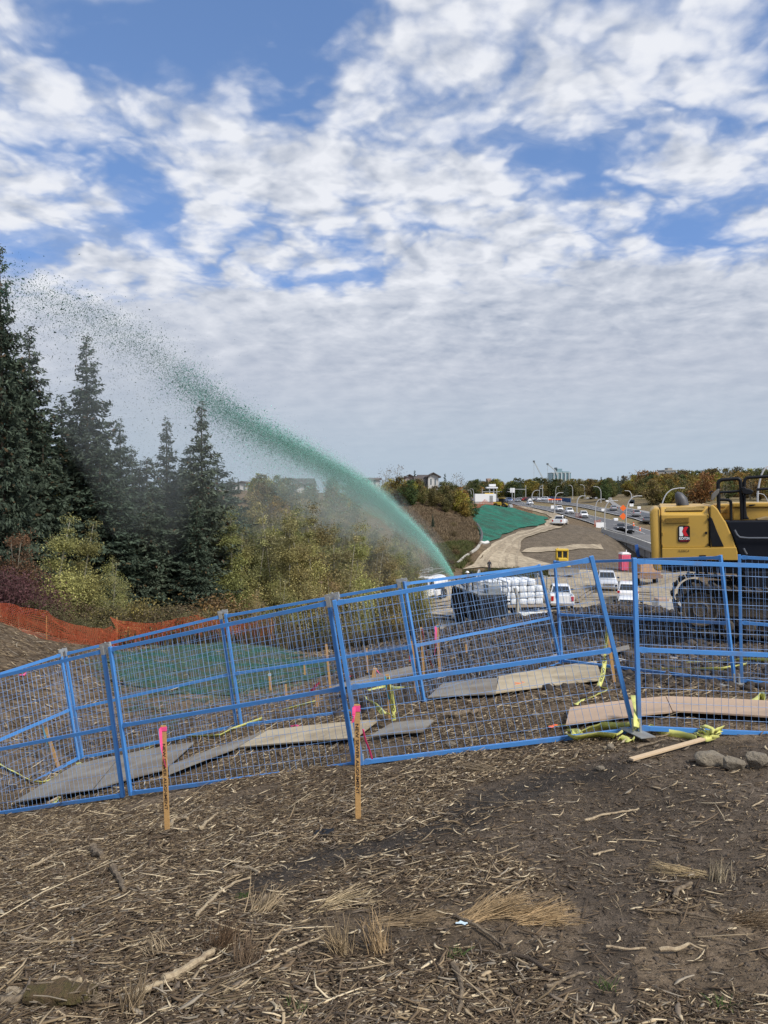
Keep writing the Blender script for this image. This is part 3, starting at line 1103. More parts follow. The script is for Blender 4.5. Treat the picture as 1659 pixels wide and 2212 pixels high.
def board(pix, th, material, label, lift=0.03, name='plywood_sheet', cat='plywood'):
    c = [hit(*p) + np.array([0, 0, lift]) for p in pix]
    BOARDS.append([tuple(q_[:2]) for q_ in c])
    org = sum(c) / len(c)
    org[2] -= lift
    mb = MB(org)
    # split across for a slight warp
    a, b_, c_, d = c
    n = 6
    top = [[lerp(a, d, j / 3), lerp(b_, c_, j / 3)] for j in range(4)]
    V_, F_ = [], []
    for j in range(4):
        for i in range(n + 1):
            p = lerp(top[j][0], top[j][1], i / n)
            w_ = 0.012 * math.sin(i / n * math.pi) * (1 if j % 2 else .6)
            g = float(H(p[0], p[1])) - 0.02
            V_.append((p[0], p[1], max(p[2] + w_, g)))
    m_ = n + 1
    for j in range(3):
        for i in range(n):
            k = j * m_ + i
            F_.append((k, k + 1, k + 1 + m_, k + m_))
    N = len(V_)
    Vb = [(v[0], v[1], v[2] - th) for v in V_]
    F_ += [tuple(N + q_ for q_ in f[::-1]) for f in F_]
    edge = list(range(0, m_)) + [m_ * j + n for j in range(1, 4)] + [3 * m_ + i for i in range(n - 1, -1, -1)] + [m_ * 2, m_]
    for i in range(len(edge)):
        p, q_ = edge[i], edge[(i + 1) % len(edge)]
        F_.append((p, N + p, N + q_, q_))
    mb.add(V_ + Vb, F_)
    o = mb.build(name, material, loc=org)
    return tag(o, label, cat)


PW = [
    ([(28, 1744), (200, 1716), (262, 1640), (160, 1663)], M_ply_w, 'weathered grey plywood sheet farthest left, under the caution tape behind the left fence panel'),
    ([(203, 1716), (356, 1673), (420, 1613), (264, 1639)], M_ply_w, 'weathered grey plywood sheet behind the left pink-ribboned stake'),
    ([(364, 1684), (508, 1628), (566, 1592), (366, 1664)], M_ply_w, 'narrow silvery plywood strip propped between the grey sheet and the beige sheet'),
    ([(516, 1625), (767, 1607), (820, 1565), (578, 1588)], M_ply, 'large clean beige plywood sheet just left of the right pink-topped stake'),
    ([(800, 1602), (912, 1593), (938, 1567), (846, 1574)], M_ply_w, 'small muddy grey plywood sheet right of the taped stake'),
    ([(924, 1517), (1071, 1509), (1075, 1474), (956, 1486)], M_ply_w, 'dark grey plywood sheet butting against the bright beige sheet in the rear row'),
    ([(1071, 1507), (1301, 1478), (1288, 1436), (1078, 1470)], M_ply, 'bright beige plywood sheet with an orange paint mark, behind the leaning front panel'),
    ([(1222, 1579), (1452, 1551), (1437, 1516), (1231, 1541)], M_ply_p, 'pinkish plywood sheet behind the foot of the leaning panel'),
    ([(1453, 1549), (1790, 1572), (1790, 1536), (1439, 1516)], M_ply_p, 'pinkish plywood sheet at the right edge behind the upright front panel'),
    ([(699, 1499), (895, 1464), (897, 1444), (735, 1483)], M_ply_w, 'long pale grey plank lying in the mulch behind the rear fence row'),
    ([(1300, 1425), (1360, 1409), (1358, 1400), (1296, 1419)], M_ply_w, 'short grey plank on the dark dirt behind the thin leaning stake'),
]
for pts_, mt_, lab in PW:
    board(pts_, 0.018, mt_, lab, lift=0.075)
# orange spray mark on the beige sheet: its own thin paint sheet
M_spray = mat('spray_orange', (0.85, 0.25, 0.10), 0.8, 0, 0.2, 20)
mb = MB()
q0 = hit(1128, 1486) + np.array([0, 0, 0.062])
for (ax, ay, bx, by) in ((-.12, -.02, .16, .10), (-.10, .08, .14, -.04), (.02, .12, .10, .02)):
    a_, b2 = q0 + [ax, ay * 1.2, -ay * 0.02], q0 + [bx, by * 1.2, -by * 0.02]
    mb.bar(a_, b2, .022, .004)
bd = [o for o in bpy.data.objects if o.name.startswith('plywood_sheet') and 'orange paint' in o.get('label', '')][0]
pm = mb.build('spray_mark', M_spray)
pm.parent = bd
pm.location = -bd.location


# ------------------------------------------------------------------ ribbons and caution tape
def ribbon_mesh(pts, w, twist=0.0, seed=0, flat=True, org=(0, 0, 0), tw0=0.0):
    pts = [np.asarray(p, float) for p in smooth_line(pts, 5)]
    mb = MB(org)
    vs = []
    r_ = random.Random(seed)
    ph = tw0
    for i, p in enumerate(pts):
        t = pts[min(i + 1, len(pts) - 1)] - pts[max(i - 1, 0)]
        t = t / (np.linalg.norm(t) + 1e-9)
        s_ = np.cross(t, [0, 0, 1.0])
        s_ = s_ / (np.linalg.norm(s_) + 1e-9) if np.linalg.norm(s_) > 1e-3 else np.array([1.0, 0, 0])
        u = np.cross(s_, t)
        ph += twist * r_.uniform(-.6, 1)
        d = s_ * math.cos(ph) + u * math.sin(ph)
        vs += [p - d * w / 2, p + d * w / 2]
    mb.add(vs, [(2 * i, 2 * i + 1, 2 * i + 3, 2 * i + 2) for i in range(len(pts) - 1)])
    return mb, pts


def tape(pix, w, label, twist=0.25, lift=0.03, seed=1, material=None, words=None, name='caution_tape', cat='caution tape', tw0=0.0, face=False):
    pts = [(hit(*p) if len(p) == 2 else P(*p)) + np.array([0, 0, lift if len(p) == 2 else 0]) for p in pix]
    org = pts[len(pts) // 2]
    mb, sp = ribbon_mesh(pts, w, twist, seed, org=org, tw0=tw0)
    o = mb.build(name, material or M_tapey, loc=org, smooth=True)
    sol_ = o.modifiers.new('thickness', 'SOLIDIFY')
    sol_.thickness = 0.0012
    tag(o, label, cat)
    if words:
        vs, fs = text_mesh(words, w * 0.78, 0.001)
        verts = mb.v
        nseg = len(verts) // 2
        cent = np.array([(np.array(verts[2 * i]) + np.array(verts[2 * i + 1])) / 2 for i in range(nseg)])
        dirs = np.array([(np.array(verts[2 * i + 1]) - np.array(verts[2 * i])) / w for i in range(nseg)])
        Lc = np.r_[0, np.cumsum(np.linalg.norm(np.diff(cent, axis=0), axis=1))]
        tot = Lc[-1]
        V_, F_ = [], []
        tw = vs[:, 0].max() + w * 1.2
        pos = w * .4
        while pos + tw < tot:
            k = len(V_)
            for v in vs:
                s_ = pos + v[0]
                i = min(np.searchsorted(Lc, s_, 'right') - 1, nseg - 2)
                f = (s_ - Lc[i]) / (Lc[i + 1] - Lc[i] + 1e-9)
                c_ = lerp(cent[i], cent[i + 1], f)
                d_ = lerp(dirs[i], dirs[i + 1], f)
                tt = cent[i + 1] - cent[i]
                nn = np.cross(d_, tt)
                nn /= np.linalg.norm(nn) + 1e-9
                if nn[1] > 0 or (abs(nn[1]) < .1 and nn[2] < 0):
                    nn = -nn
                V_.append(c_ - d_ * (v[1] - w * .28) + nn * 0.0028)
            F_ += [tuple(k + q_ for q_ in f_) for f_ in fs]
            pos += tw
        if V_:
            tm = MB()
            tm.add(V_, F_)
            me = tm.build('lettering', M_ink, o)
    return o


def c3(x, y): return (.28 * x, 1360 + .28 * y)
def c4(x, y): return (431 + .28 * x, 1360 + .28 * y)
def c5(x, y): return (862.7 + .26 * x, 1360 + .26 * y)
def c6(x, y): return (1227.7 + .26 * x, 1360 + .26 * y)


tape([c3(-60, 1020), c3(0, 1062), c3(120, 1125), c3(250, 1192), c3(330, 1203), c3(400, 1183), c3(470, 1120)], .07,
     'yellow caution tape sagging across the left edge onto the grey plywood', words='CAUTION OPEN TRENCH', lift=.05)
tape([c3(600, 1050), c3(640, 1062), c3(780, 1036), c3(980, 985), c3(1100, 950), c3(1300, 872), c3(1400, 850), c3(1659, 845), c4(190, 826), c4(250, 795), c4(400, 740), c4(480, 712)], .07,
     'long yellow caution tape running behind the left pink-ribboned stake towards the green mound', words='OPEN TRENCH CAUTION', lift=.05, seed=4, twist=.12)
tape([c4(640, 656), c4(700, 640), c4(780, 618), c4(850, 600), c4(915, 582)], .075, 'yellow caution tape tied to the short stake with the red ribbon', words='OPEN TRENCH', lift=.08, seed=5, twist=.08, tw0=.5)
tape([c4(1275, 590), c4(1310, 630), c4(1350, 660), c4(1390, 705), c4(1420, 740), c4(1460, 745), c4(1490, 760)], .07, 'crumpled yellow caution tape sagging to the taped stake from its left', words='CAUTION', lift=.16, seed=6, twist=.5)
tape([c4(1300, 560), c4(1370, 540), c4(1440, 530), c4(1530, 545), c4(1600, 540), c4(1640, 545)], .06, 'twisted yellow caution tape crossing behind the taped stake', lift=.2, seed=7, twist=.5)
tape([c6(60, 640), c6(110, 605), c6(200, 580), c6(260, 550), c6(320, 520)], .07, 'short length of yellow caution tape on the mulch below the bright beige plywood', lift=.03, seed=8, twist=.5)
tape([c6(310, 342), c6(420, 346), c6(560, 352), c6(850, 350), c6(1100, 352), c6(1270, 350), c6(1380, 335), c6(1480, 312)], .07, 'yellow caution tape lying along the bottom rail of the rear panel by the excavator', lift=.05, seed=9, twist=.3)
tape([c6(980, 308), c6(1150, 303), c6(1350, 293), c6(1500, 286), c6(1659, 294), c6(1800, 298)], .07, 'yellow caution tape stretched over the dirt towards the right edge', lift=.08, seed=10, twist=.2)
tape([c6(1, 925), c6(60, 940), c6(160, 925), c6(260, 915), c6(400, 925), c6(405, 905)], .13, 'wide piece of yellow caution tape lettered in black at the foot of the leaning panel', words='CAUTION', lift=.05, seed=31, twist=.02, tw0=.7)
tape([c6(90, 905), c6(180, 868), c6(290, 850), c6(400, 850), c6(530, 845)], .12, 'crumpled yellow caution tape lettered OPEN TRENCH, just under the bottom rail by the foot plate', words='OPEN TRENCH', lift=.06, seed=32, twist=.04, tw0=.8)
tape([c6(400, 940), c6(450, 930), c6(500, 945), c6(545, 935)], .07, 'thin twist of yellow and black tape touching the left side of the foot plate', lift=.03, seed=33, twist=.7)
tape([c6(5, 880), c6(30, 905), c6(60, 885), c6(85, 905)], .10, 'knot of yellow tape at the left end of the crumpled tapes', lift=.04, seed=34, twist=.7)
tape([c6(600, 860), c6(650, 845), c6(700, 845), c6(760, 875), c6(850, 893), c6(950, 908), c6(1070, 940)], .075, 'yellow tape snaking from the foot plate to the fallen stake', lift=.04, seed=35, twist=.15, tw0=.4)
tape([c6(545, 770), (1374, 1575, 7.6), c6(565, 850)], .08, 'yellow tape wound round the bottom of the two front posts', lift=.3, seed=36, twist=.6)
tape([c6(1510, 625), c6(1560, 600), c6(1620, 595), c6(1625, 615)], .16, 'crumpled scrap of yellow tape on the dirt near the right edge', lift=.04, seed=37, twist=.5)
tape([c5(1230, 815), c5(1300, 825), c5(1350, 815), c5(1400, 830)], .05, 'thin yellow tape beside the left end of the pinkish plywood', lift=.03, seed=38, twist=.4)
tape([c5(1250, 842), c5(1275, 828), c5(1310, 818)], .05, 'scrap of orange flagging beside the pinkish plywood', lift=.04, seed=39, twist=.5, material=mat('flag_orange', (.9, .16, .05), .5), name='flagging_ribbon', cat='ribbon')
tape([c5(735, 300), c5(745, 320), c5(765, 350), c5(740, 345)], .07, 'teal ribbon scrap on the dark dirt behind the fence', lift=.05, seed=40, twist=.6, material=M_teal, name='flagging_ribbon', cat='ribbon')
tape([c3(165, 372), c3(185, 362), c3(205, 356)], .10, 'pink ribbon scrap on the brown mound at the far left', lift=.05, seed=41, twist=.6, material=M_pink, name='flagging_ribbon', cat='ribbon')
tape([c4(720, 765), c4(745, 770), c4(770, 768)], .09, 'pink ribbon scrap lying above the large beige plywood', lift=.05, seed=42, twist=.5, material=M_pink, name='flagging_ribbon', cat='ribbon')
tape([c4(1150, 390), c4(1180, 384), c4(1215, 392)], .06, 'red ribbon scrap above the right end of the long grey plank', lift=.08, seed=43, twist=.5, material=M_red, name='flagging_ribbon', cat='ribbon')
tape([c4(1350, 412), c4(1390, 408), c4(1425, 405)], .06, 'red ribbon scrap at the near edge of the long grey plank', lift=.05, seed=44, twist=.5, material=M_red, name='flagging_ribbon', cat='ribbon')


# ------------------------------------------------------------------ survey stakes
def stake(base, top, Y, w, label, ribs=(), text=None, sq=False, Yt=None, name='survey_stake'):
    """base, top pixels; leans in the picture plane"""
    a = P(base[0], base[1], Y)
    t_ = P(top[0], top[1], Yt or Y)
    root = empty(name, a, label, 'stake')
    mb = MB(a)
    u = (t_ - a) / np.linalg.norm(t_ - a)
    x = np.cross(u, [0, 1, 0])
    x = -x / np.linalg.norm(x) if x[0] < 0 else x / np.linalg.norm(x)
    nrm = np.cross(x, u)
    if nrm[1] > 0:
        nrm = -nrm
    th = w if sq else 0.011
    mb.bar(a - u * 0.12, t_, w, th, up=nrm)
    mb.build('lath', M_stake, root, bevel=0.0012)
    L = np.linalg.norm(t_ - a)
    if text:
        vs, fs = text_mesh(text, w * 0.80, 0.0006)
        # thin handwriting: letters run down the lath
        ext = vs[:, 0].max()
        k = 0.60 * L / ext
        tm = MB(a)
        V_ = [t_ - u * (0.16 * L * (1 if 'NEW' in text else 1) + v[0] * k) + x * ((v[1] - w * .28)) * .95 + nrm * (th / 2 + .0022) for v in vs]
        tm.add(V_, fs)
        tm.build('handwriting', M_ink, root)
    for (mt_, kind, ln) in ribs:
        if kind == 'wrap':
            mb = MB(a)
            p = t_ - u * (0.012 + ln)
            mb.bar(p, p + u * ln, w + .008, th + .008, up=nrm)
            mb.build('ribbon', mt_, root)
        else:
            dx_, side = kind
            st = t_ - u * 0.02 + x * side * w * .5 + nrm * (th / 2 + .008)
            pts = [st, st - u * ln * .3 + x * dx_ * .15 + nrm * .01, st - u * ln * .65 + x * dx_ * .4 + nrm * .015, st - u * ln + x * dx_ + nrm * .004]
            rb, _ = ribbon_mesh(pts, .026 if Y < 9 else .04, .05, 3, org=a, tw0=0.1)
            o = rb.build('ribbon', mt_, root)
            # face the ribbon to the front
            o.modifiers.new('thickness', 'SOLIDIFY').thickness = 0.0012
    return root


stake((362, 1806), (353, 1567), 6.4, .044, 'lath stake with a long pink ribbon, at the lower left before the fence',
      [(M_pink, 'wrap', .035), (M_pink, (.035, -1), .33)], text='NEW SEWER ALIGNMENT')
stake((774, 1776), (771, 1521), 6.0, .044, 'lath stake with a pink wrapped top, lettered down its face, before the leaning panel',
      [(M_pink, 'wrap', .045), (M_pink, (-.012, -1), .12)], text='NEW SEWER ALIGNMENT')
tape([(784, 1575, 6.1), (790, 1600, 6.15), (798, 1620, 6.25), (804, 1640, 6.3)], .016, 'thin pink ribbon tail blowing out behind the right pink-topped stake', lift=0, seed=50, twist=.05, material=M_pink, name='flagging_ribbon', cat='ribbon')
s3 = stake(c4(1485, 870), c4(1448, 345), 10.4, .05, 'stake wound with yellow tape and a teal ribbon, beside the right pink-topped stake',
           [(M_teal, (.03, -1), .32), (M_tapey, (.10, 1), .9)])
tape([(c4(1470, 380)[0], c4(1470, 380)[1], 10.3), (c4(1485, 450)[0], c4(1485, 450)[1], 10.3), (c4(1490, 560)[0], c4(1490, 560)[1], 10.3), (c4(1500, 650)[0], c4(1500, 650)[1], 10.3), (c4(1490, 740)[0], c4(1490, 740)[1], 10.3),
      (c4(1450, 810)[0], c4(1450, 810)[1], 10.2), (c4(1470, 890)[0], c4(1470, 890)[1], 10.15), (c4(1520, 905)[0], c4(1520, 905)[1], 10.15), (c4(1540, 875)[0], c4(1540, 875)[1], 10.15)], .06,
     'yellow and black tape hanging down the taped stake and looping at its foot', lift=0, seed=51, twist=.35, words='TRENCH')
stake(c4(1010, 462), c4(977, 112), 15.5, .045, 'tall thin bare stake beyond the rear fence row, left of the leaning panel post')
stake(c4(550, 462), c4(540, 335), 16.6, .055, 'short stake with a pale blue top at the lower edge of the green mound', [(mat('pale_blue', (.35, .5, .6), .6), 'wrap', .05)])
stake(c4(910, 600), c4(905, 465), 13.2, .06, 'short stake with a red ribbon blowing up to its left', [])
tape([(c4(925, 410)[0], c4(925, 410)[1], 13.1), (c4(895, 435)[0], c4(895, 435)[1], 13.1), (c4(870, 470)[0], c4(870, 470)[1], 13.1), (c4(850, 497)[0], c4(850, 497)[1], 13.1)], .13,
     'fluttering dark red ribbon on the short stake below the middle rail', lift=0, seed=52, twist=.1, material=M_red, name='flagging_ribbon', cat='ribbon')
stake(c5(147, 570), c5(100, 95), 12.2, .05, 'leaning stake with a red ribbon tight behind the rear post pair', [(M_red, (-.02, -1), .30)])
stake(c5(200, 330), c5(180, -20), 14.2, .045, 'stake with a dark red ribbon hanging to its right, between its two taller neighbours', [(M_red, (.16, 1), .75)])
stake(c5(342, 435), c5(312, -40), 14.2, .05, 'stake with a bright pink ribbon and blue band, right of the rear post pair', [(M_pink, (-.06, -1), .55), (M_teal, 'wrap', .03)])
stake(c6(382, 430), c6(322, -30), 11.5, .045, 'thin leaning stake beside the right post of the leaning front panel')
tape([(c6(328, -30)[0], c6(328, -30)[1], 11.4), (c6(318, 60)[0], c6(318, 60)[1], 11.4), (c6(305, 180)[0], c6(305, 180)[1], 11.4), (c6(300, 270)[0], c6(300, 270)[1], 11.4), (c6(285, 380)[0], c6(285, 380)[1], 11.3), (c6(258, 460)[0], c6(258, 460)[1], 11.2), (c6(250, 488)[0], c6(250, 488)[1], 11.2)], .065,
     'caution tape hanging vertically from the thin leaning stake', lift=0, seed=53, twist=.06, words='CAUTION', tw0=.2)
tape([c6(250, 492), c6(280, 497), c6(330, 508)], .03, 'thin yellow tape end on the ground under the hanging caution tape', lift=.03, seed=54, twist=.4)
stake(c3(447, 1048), c3(340, 725), 12.4, .055, 'leaning weathered stake with a teal ribbon at the left behind the first fence panel', [(M_teal, (-.03, -1), .45)])
stake(c4(1350, 330), c4(1355, 300), 16.0, .09, 'low stake stub with a pink ribbon above the long grey plank', [(M_pink, (.22, 1), .1)], sq=True)
# fallen stakes
for (a_, b2, lab, th_) in (((c6(520, 1115)), c6(1160, 948), 'fallen pale stake with its end wrapped in yellow tape, by the rocks', .055),
                           (c3(370, 1362), c3(740, 1172), 'thin wooden stake lying on the grey plywood at the left', .045)):
    A_, B_ = hit(*a_) + [0, 0, .04], hit(*b2) + [0, 0, .06]
    mb = MB(A_)
    mb.bar(A_, B_, th_, .02)
    tag(mb.build('fallen_stake', mat('pale_wood', (.56, .42, .27), .8, 0, .15, 12, bump=.15), loc=A_, bevel=.002), lab, 'stake')
for k in range(7):
    a_ = c6(1085 + k * 18, 935 + 10 * math.sin(k * 2.1))
    tape([c6(1060 + 10 * k, 905 + 12 * math.sin(k)), a_, c6(1150 + 8 * k, 950 + 10 * math.cos(k)), c6(1240 + 8 * k, 925 + 8 * math.sin(2 * k))], .05,
         'bunched strand of yellow tape wrapped round the end of the fallen stake', lift=.06 + .012 * k, seed=60 + k, twist=.6)['group'] = 'tape strands on the fallen stake'
tape([c3(680, 1190), c3(720, 1165), c3(775, 1160), c3(740, 1185), c3(830, 1100)], .06, 'knotted yellow tape at the end of the stake on the grey plywood', lift=.07, seed=71, twist=.6)
tape([c3(410, 1380), c3(440, 1345), c3(465, 1340)], .07, 'scrap of yellow and black tape on the bottom rail at the far left', lift=.06, seed=72, twist=.3, words='CA')
tape([c3(655, 1112), c3(740, 1105), c3(830, 1095)], .05, 'flat strand of yellow tape on the leftmost grey plywood', lift=.06, seed=73, twist=.2)


# ------------------------------------------------------------------ rocks
def rock(px, py, w, h, label, seed, flat=.75, name='rock'):
    c = hit(px, py + h * .42)
    s_ = w / F * c[1] / 2
    hh = h / F * c[1] / 2 * 1.15
    bm = bmesh.new()
    bmesh.ops.create_icosphere(bm, subdivisions=4, radius=1)
    r_ = np.random.default_rng(seed)
    cuts = [(Vector(r_.normal(size=3)).normalized(), r_.uniform(.60, .86)) for _ in range(15)]
    for v in bm.verts:
        p = v.co.copy()
        for n_2, d_ in cuts:
            e = p.dot(n_2) - d_
            if e > 0:
                p -= n_2 * e * .97
        p *= 1 + .07 * float(fbm(np.array([p.x * 2 + seed]), np.array([p.y * 2 + p.z * 1.7]), 1.3, 3, seed)[0])
        v.co = Vector((p.x * s_ * 1.12, p.y * s_ * .8, p.z * hh * 1.15))
    me = bpy.data.meshes.new(name)
    bm.to_mesh(me)
    bm.free()
    for p in me.polygons:
        p.use_smooth = True
    me.materials.append(M_rock)
    o = bpy.data.objects.new(name, me)
    COL.objects.link(o)
    o.location = (c[0], c[1] + s_ * .3, c[2] + hh * .62)
    o.rotation_euler = (0, 0, r_.uniform(-.3, .3))
    return tag(o, label, 'rock')


rock(1538, 1640, 68, 29, 'flat oblong grey rock, leftmost of the three by the right edge', 3)
rock(1586, 1653, 55, 30, 'low rounded grey rock, middle one of the three by the right edge', 5)
rock(1637, 1644, 46, 41, 'tallest grey rock with a pointed top at the right edge', 8)
rock(1320, 1616, 17, 17, 'small upright stone touching the lettered yellow tape', 9)
rock(1297, 1661, 19, 11, 'small round stone on the bare soil below the tape', 10)
rock(c5(430, 955)[0], c5(430, 955)[1], 24, 14, 'small grey stone just above the bottom rail of the leaning panel', 11)
rock(c5(1140, 712)[0], c5(1140, 712)[1], 22, 10, 'small stone in the mulch left of the pinkish plywood', 12)


# ------------------------------------------------------------------ orange netting fence
def netting(line, label, hgt=1.1, sag=.12, cell=.075, stepk=6, Hs=None, lean=(0, 0)):
    pts = [hit(*p) if len(p) == 2 else P(*p) for p in line]
    pts = [np.array([p[0], p[1], float(H(p[0], p[1]))]) for p in pts]
    org = pts[0].copy()
    t = empty('safety_netting', org, label, 'safety netting')
    dense = smooth_line(pts, stepk)
    dense = np.array(dense)
    L_ = np.r_[0, np.cumsum(np.linalg.norm(np.diff(dense[:, :2], axis=0), axis=1))]
    n = max(6, int(L_[-1] / cell))
    s_ = np.linspace(0, L_[-1], n)
    X, Y_ = np.interp(s_, L_, dense[:, 0]), np.interp(s_, L_, dense[:, 1])
    X = X + .10 * fbm(s_, s_ * 0, .9, 3, 61)
    Y_ = Y_ + .10 * fbm(s_, s_ * 0 + 5, .9, 3, 62)
    Z = H(X, Y_)
    m_ = max(4, int(hgt / cell))
    post_gap = 2.6
    top = hgt * (1 - sag * np.abs(np.sin(np.pi * s_ / post_gap))) * (1 + .34 * fbm(s_, s_ * 0, .45, 3, 66))
    k = np.arange(m_ + 1) / m_
    V_ = np.zeros((n, m_ + 1, 3))
    wv = .16 * np.stack([fbm(s_ * 1.0, s_ * 0 + kk * 2.0, 1.6, 3, 67) for kk in k], 1)
    V_[..., 0] = X[:, None] + wv + lean[0] * k[None]
    V_[..., 1] = Y_[:, None] + wv + lean[1] * k[None]
    V_[..., 2] = Z[:, None] + .02 + top[:, None] * k[None]
    V_ = V_ - org
    strands = MB()
    for j in range(m_ + 1):
        a_ = V_[:-1, j]
        c_ = V_[1:, j]
        w_ = cell * .20
        up = np.array([0, 0, w_ / 2])
        for i in range(n - 1):
            strands.v += [tuple(a_[i] - up), tuple(c_[i] - up), tuple(c_[i] + up), tuple(a_[i] + up)]
            q_ = len(strands.v) - 4
            strands.f.append((q_, q_ + 1, q_ + 2, q_ + 3))
    for i in range(n):
        tdir = V_[min(i + 1, n - 1), 0] - V_[max(i - 1, 0), 0]
        tdir = tdir / np.linalg.norm(tdir) * cell * .085
        for j in range(m_):
            strands.v += [tuple(V_[i, j] - tdir), tuple(V_[i, j] + tdir), tuple(V_[i, j + 1] + tdir), tuple(V_[i, j + 1] - tdir)]
            q_ = len(strands.v) - 4
            strands.f.append((q_, q_ + 1, q_ + 2, q_ + 3))
    npmesh('net', np.array(strands.v), np.array(strands.f), M_orange, t)
    for d_ in np.arange(0, L_[-1], post_gap):
        x_, y_ = np.interp(d_, L_, dense[:, 0]), np.interp(d_, L_, dense[:, 1])
        mb = MB(org)
        z_ = float(H(x_, y_))
        mb.bar((x_, y_ + .12, z_ - .1), (x_, y_ + .12, z_ + hgt * .85), .022, .022)
        mb.build('stake', M_stake, t)
    return t


netting([(-140, 1330, 18.5), (0, 1352, 19.6), (40, 1375, 19.8), (90, 1395, 20.2), (150, 1412, 21), (215, 1424, 21.6), (250, 1424, 22.2)], 'bright orange plastic netting along the crest of the brown mound at the left edge', 0.74, .22, .042)
netting([(250, 1424, 22.2), (330, 1408, 23.2), (420, 1396, 24), (500, 1389, 24.2), (560, 1394, 24), (592, 1404, 23.6)], 'dull orange netting behind the crest of the green mulch mound', 1.05, .2, .05)
netting([(625, 1462, 29), (680, 1425, 33), (720, 1398, 38), (760, 1362, 46), (800, 1336, 57), (850, 1310, 66), (900, 1294, 74)], 'red-orange netting climbing from the ravine along the left edge of the yard', 1.0, .12, .08)
netting([(1020, 1100), (1043, 1093.5), (1082, 1093), (1121, 1101.5), (1150, 1110)], 'orange netting along the top of the far green slope', 1.15, .1, .22)
netting([(1244, 1120.5), (1256, 1122)], 'small orange net screen beside the road near the excavation', 1.6, .05, .2)
netting([(1284, 1138), (1298, 1138)], 'orange net screen at the left end of the bridge wall', 1.6, .05, .2)


# silt sock lines
def sock(line, r_, label, material):
    pts = [hit(*p) if len(p) == 2 else P(*p) for p in line]
    pts = smooth_line([np.array([p[0], p[1], float(H(p[0], p[1])) + r_ * .7]) for p in pts], 6)
    mb = MB(pts[0])
    mb.tube(pts, r_, 7)
    return tag(mb.build('silt_sock', material, loc=pts[0], smooth=True), label, 'silt sock')


M_sock = mat('silt_fabric', (.36, .34, .30), .9, 0, .3, 1.2, dirt=.5)
sock([c1p(900, 660), c1p(925, 700), c1p(940, 740), c1p(935, 790), c1p(930, 815)], .20, 'dark silt sock down the left edge of the far green slope', mat('sock_dark', (.10, .10, .10), .9, 0, .4, 1))
sock([c1p(930, 815), c1p(900, 865), c1p(860, 895), c1p(800, 935), c1p(760, 970), c1p(735, 990)], .22, 'pale silt sock curving along the foot of the brown slope beside the dirt track', M_sock)
sock([c1p(930, 815), c1p(960, 822), c1p(990, 815)], .25, 'short white silt sock below the far green slope', mat('sock_white', (.6, .6, .58), .9, 0, .2, 1))
sock([(630, 1450, 26), (668, 1418, 31), (700, 1392, 38), (745, 1362, 46), (790, 1338, 57)], .14, 'grey silt sock curving up from the ravine beside the orange netting', M_sock)

for x_, y_, tp, Y, lab in ((660, 1478, 1432, 18.5, 'thin bare stake on the mulch right of the green mound'), (795, 1468, 1400, 17.5, 'thin bare stake between the long grey plank and the yard'), (1010, 1452, 1392, 16.5, 'thin bare stake right of the three ribboned stakes'), (620, 1520, 1478, 15.0, 'short bare stake below the right end of the green mound')):
    stake((x_, y_), (x_ - 3, tp), Y, .04, lab)

# ------------------------------------------------------------------ mulch, straw and wood debris
PAL = np.array([(.062, .043, .027), (.10, .071, .045), (.125, .088, .053), (.21, .155, .092), (.33, .255, .16), (.50, .41, .27), (.14, .11, .08), (.26, .22, .165)])


def sticks(name, x, y, L, w, colr, label, lift=0.0, bend=.12, curl=.0, pitch=.18, th=.5, parent=None, seed=0, align=None, cat=None):
    r_ = np.random.default_rng(seed)
    n = len(x)
    z = H(x, y)
    e = .08
    nx = (H(x + e, y) - H(x - e, y)) / (2 * e)
    ny = (H(x, y + e) - H(x, y - e)) / (2 * e)
    yaw = r_.uniform(0, math.pi, n) if align is None else align + r_.normal(0, .55, n)
    pit = r_.normal(0, pitch, n)
    d = np.stack([np.cos(yaw), np.sin(yaw)], -1)
    slope = (d * np.stack([nx, ny], -1)).sum(-1)
    D3 = np.stack([d[:, 0], d[:, 1], slope + np.tan(pit)], -1)
    D3 /= np.linalg.norm(D3, axis=1)[:, None]
    S = np.stack([-d[:, 1], d[:, 0], -d[:, 1] * nx + d[:, 0] * ny], -1)
    S /= np.linalg.norm(S, axis=1)[:, None]
    U_ = np.cross(D3, S)
    C = np.stack([x, y, z + lift + r_.uniform(0, .018, n) + np.abs(np.sin(pit)) * L * .32], -1)
    b1, b2 = r_.normal(0, bend, n) * L, np.abs(r_.normal(0, bend * .5, n)) * L
    K = 4
    V_ = np.zeros((n, K, 4, 3))
    for k in range(K):
        t = k / (K - 1) - .5
        c = C + D3 * (t * L)[:, None] + S * (b1 * (1 - 4 * t * t))[:, None] + U_ * (b2 * (4 * t * t) * .5)[:, None]
        ww = w * (1.0 if 0 < k < K - 1 else .45) * r_.uniform(.7, 1.3, n)
        hh = ww * th
        for m_, (i, j) in enumerate(((-1, -1), (1, -1), (1, 1), (-1, 1))):
            V_[:, k, m_] = c + S * (i * ww / 2)[:, None] + U_ * (j * hh / 2)[:, None]
    base = np.arange(n)[:, None, None] * (K * 4)
    fq = []
    for k in range(K - 1):
        for m_ in range(4):
            m2 = (m_ + 1) % 4
            fq.append([k * 4 + m_, k * 4 + m2, (k + 1) * 4 + m2, (k + 1) * 4 + m_])
    fq.append([3, 2, 1, 0])
    fq.append([(K - 1) * 4 + i for i in range(4)])
    fq = np.array(fq)
    F_ = (base + fq[None]).reshape(-1, 4)
    cc = np.repeat(colr, K * 4, axis=0)
    return npmesh(name, V_.reshape(-1, 3), F_, M_debris, parent, col=cc)


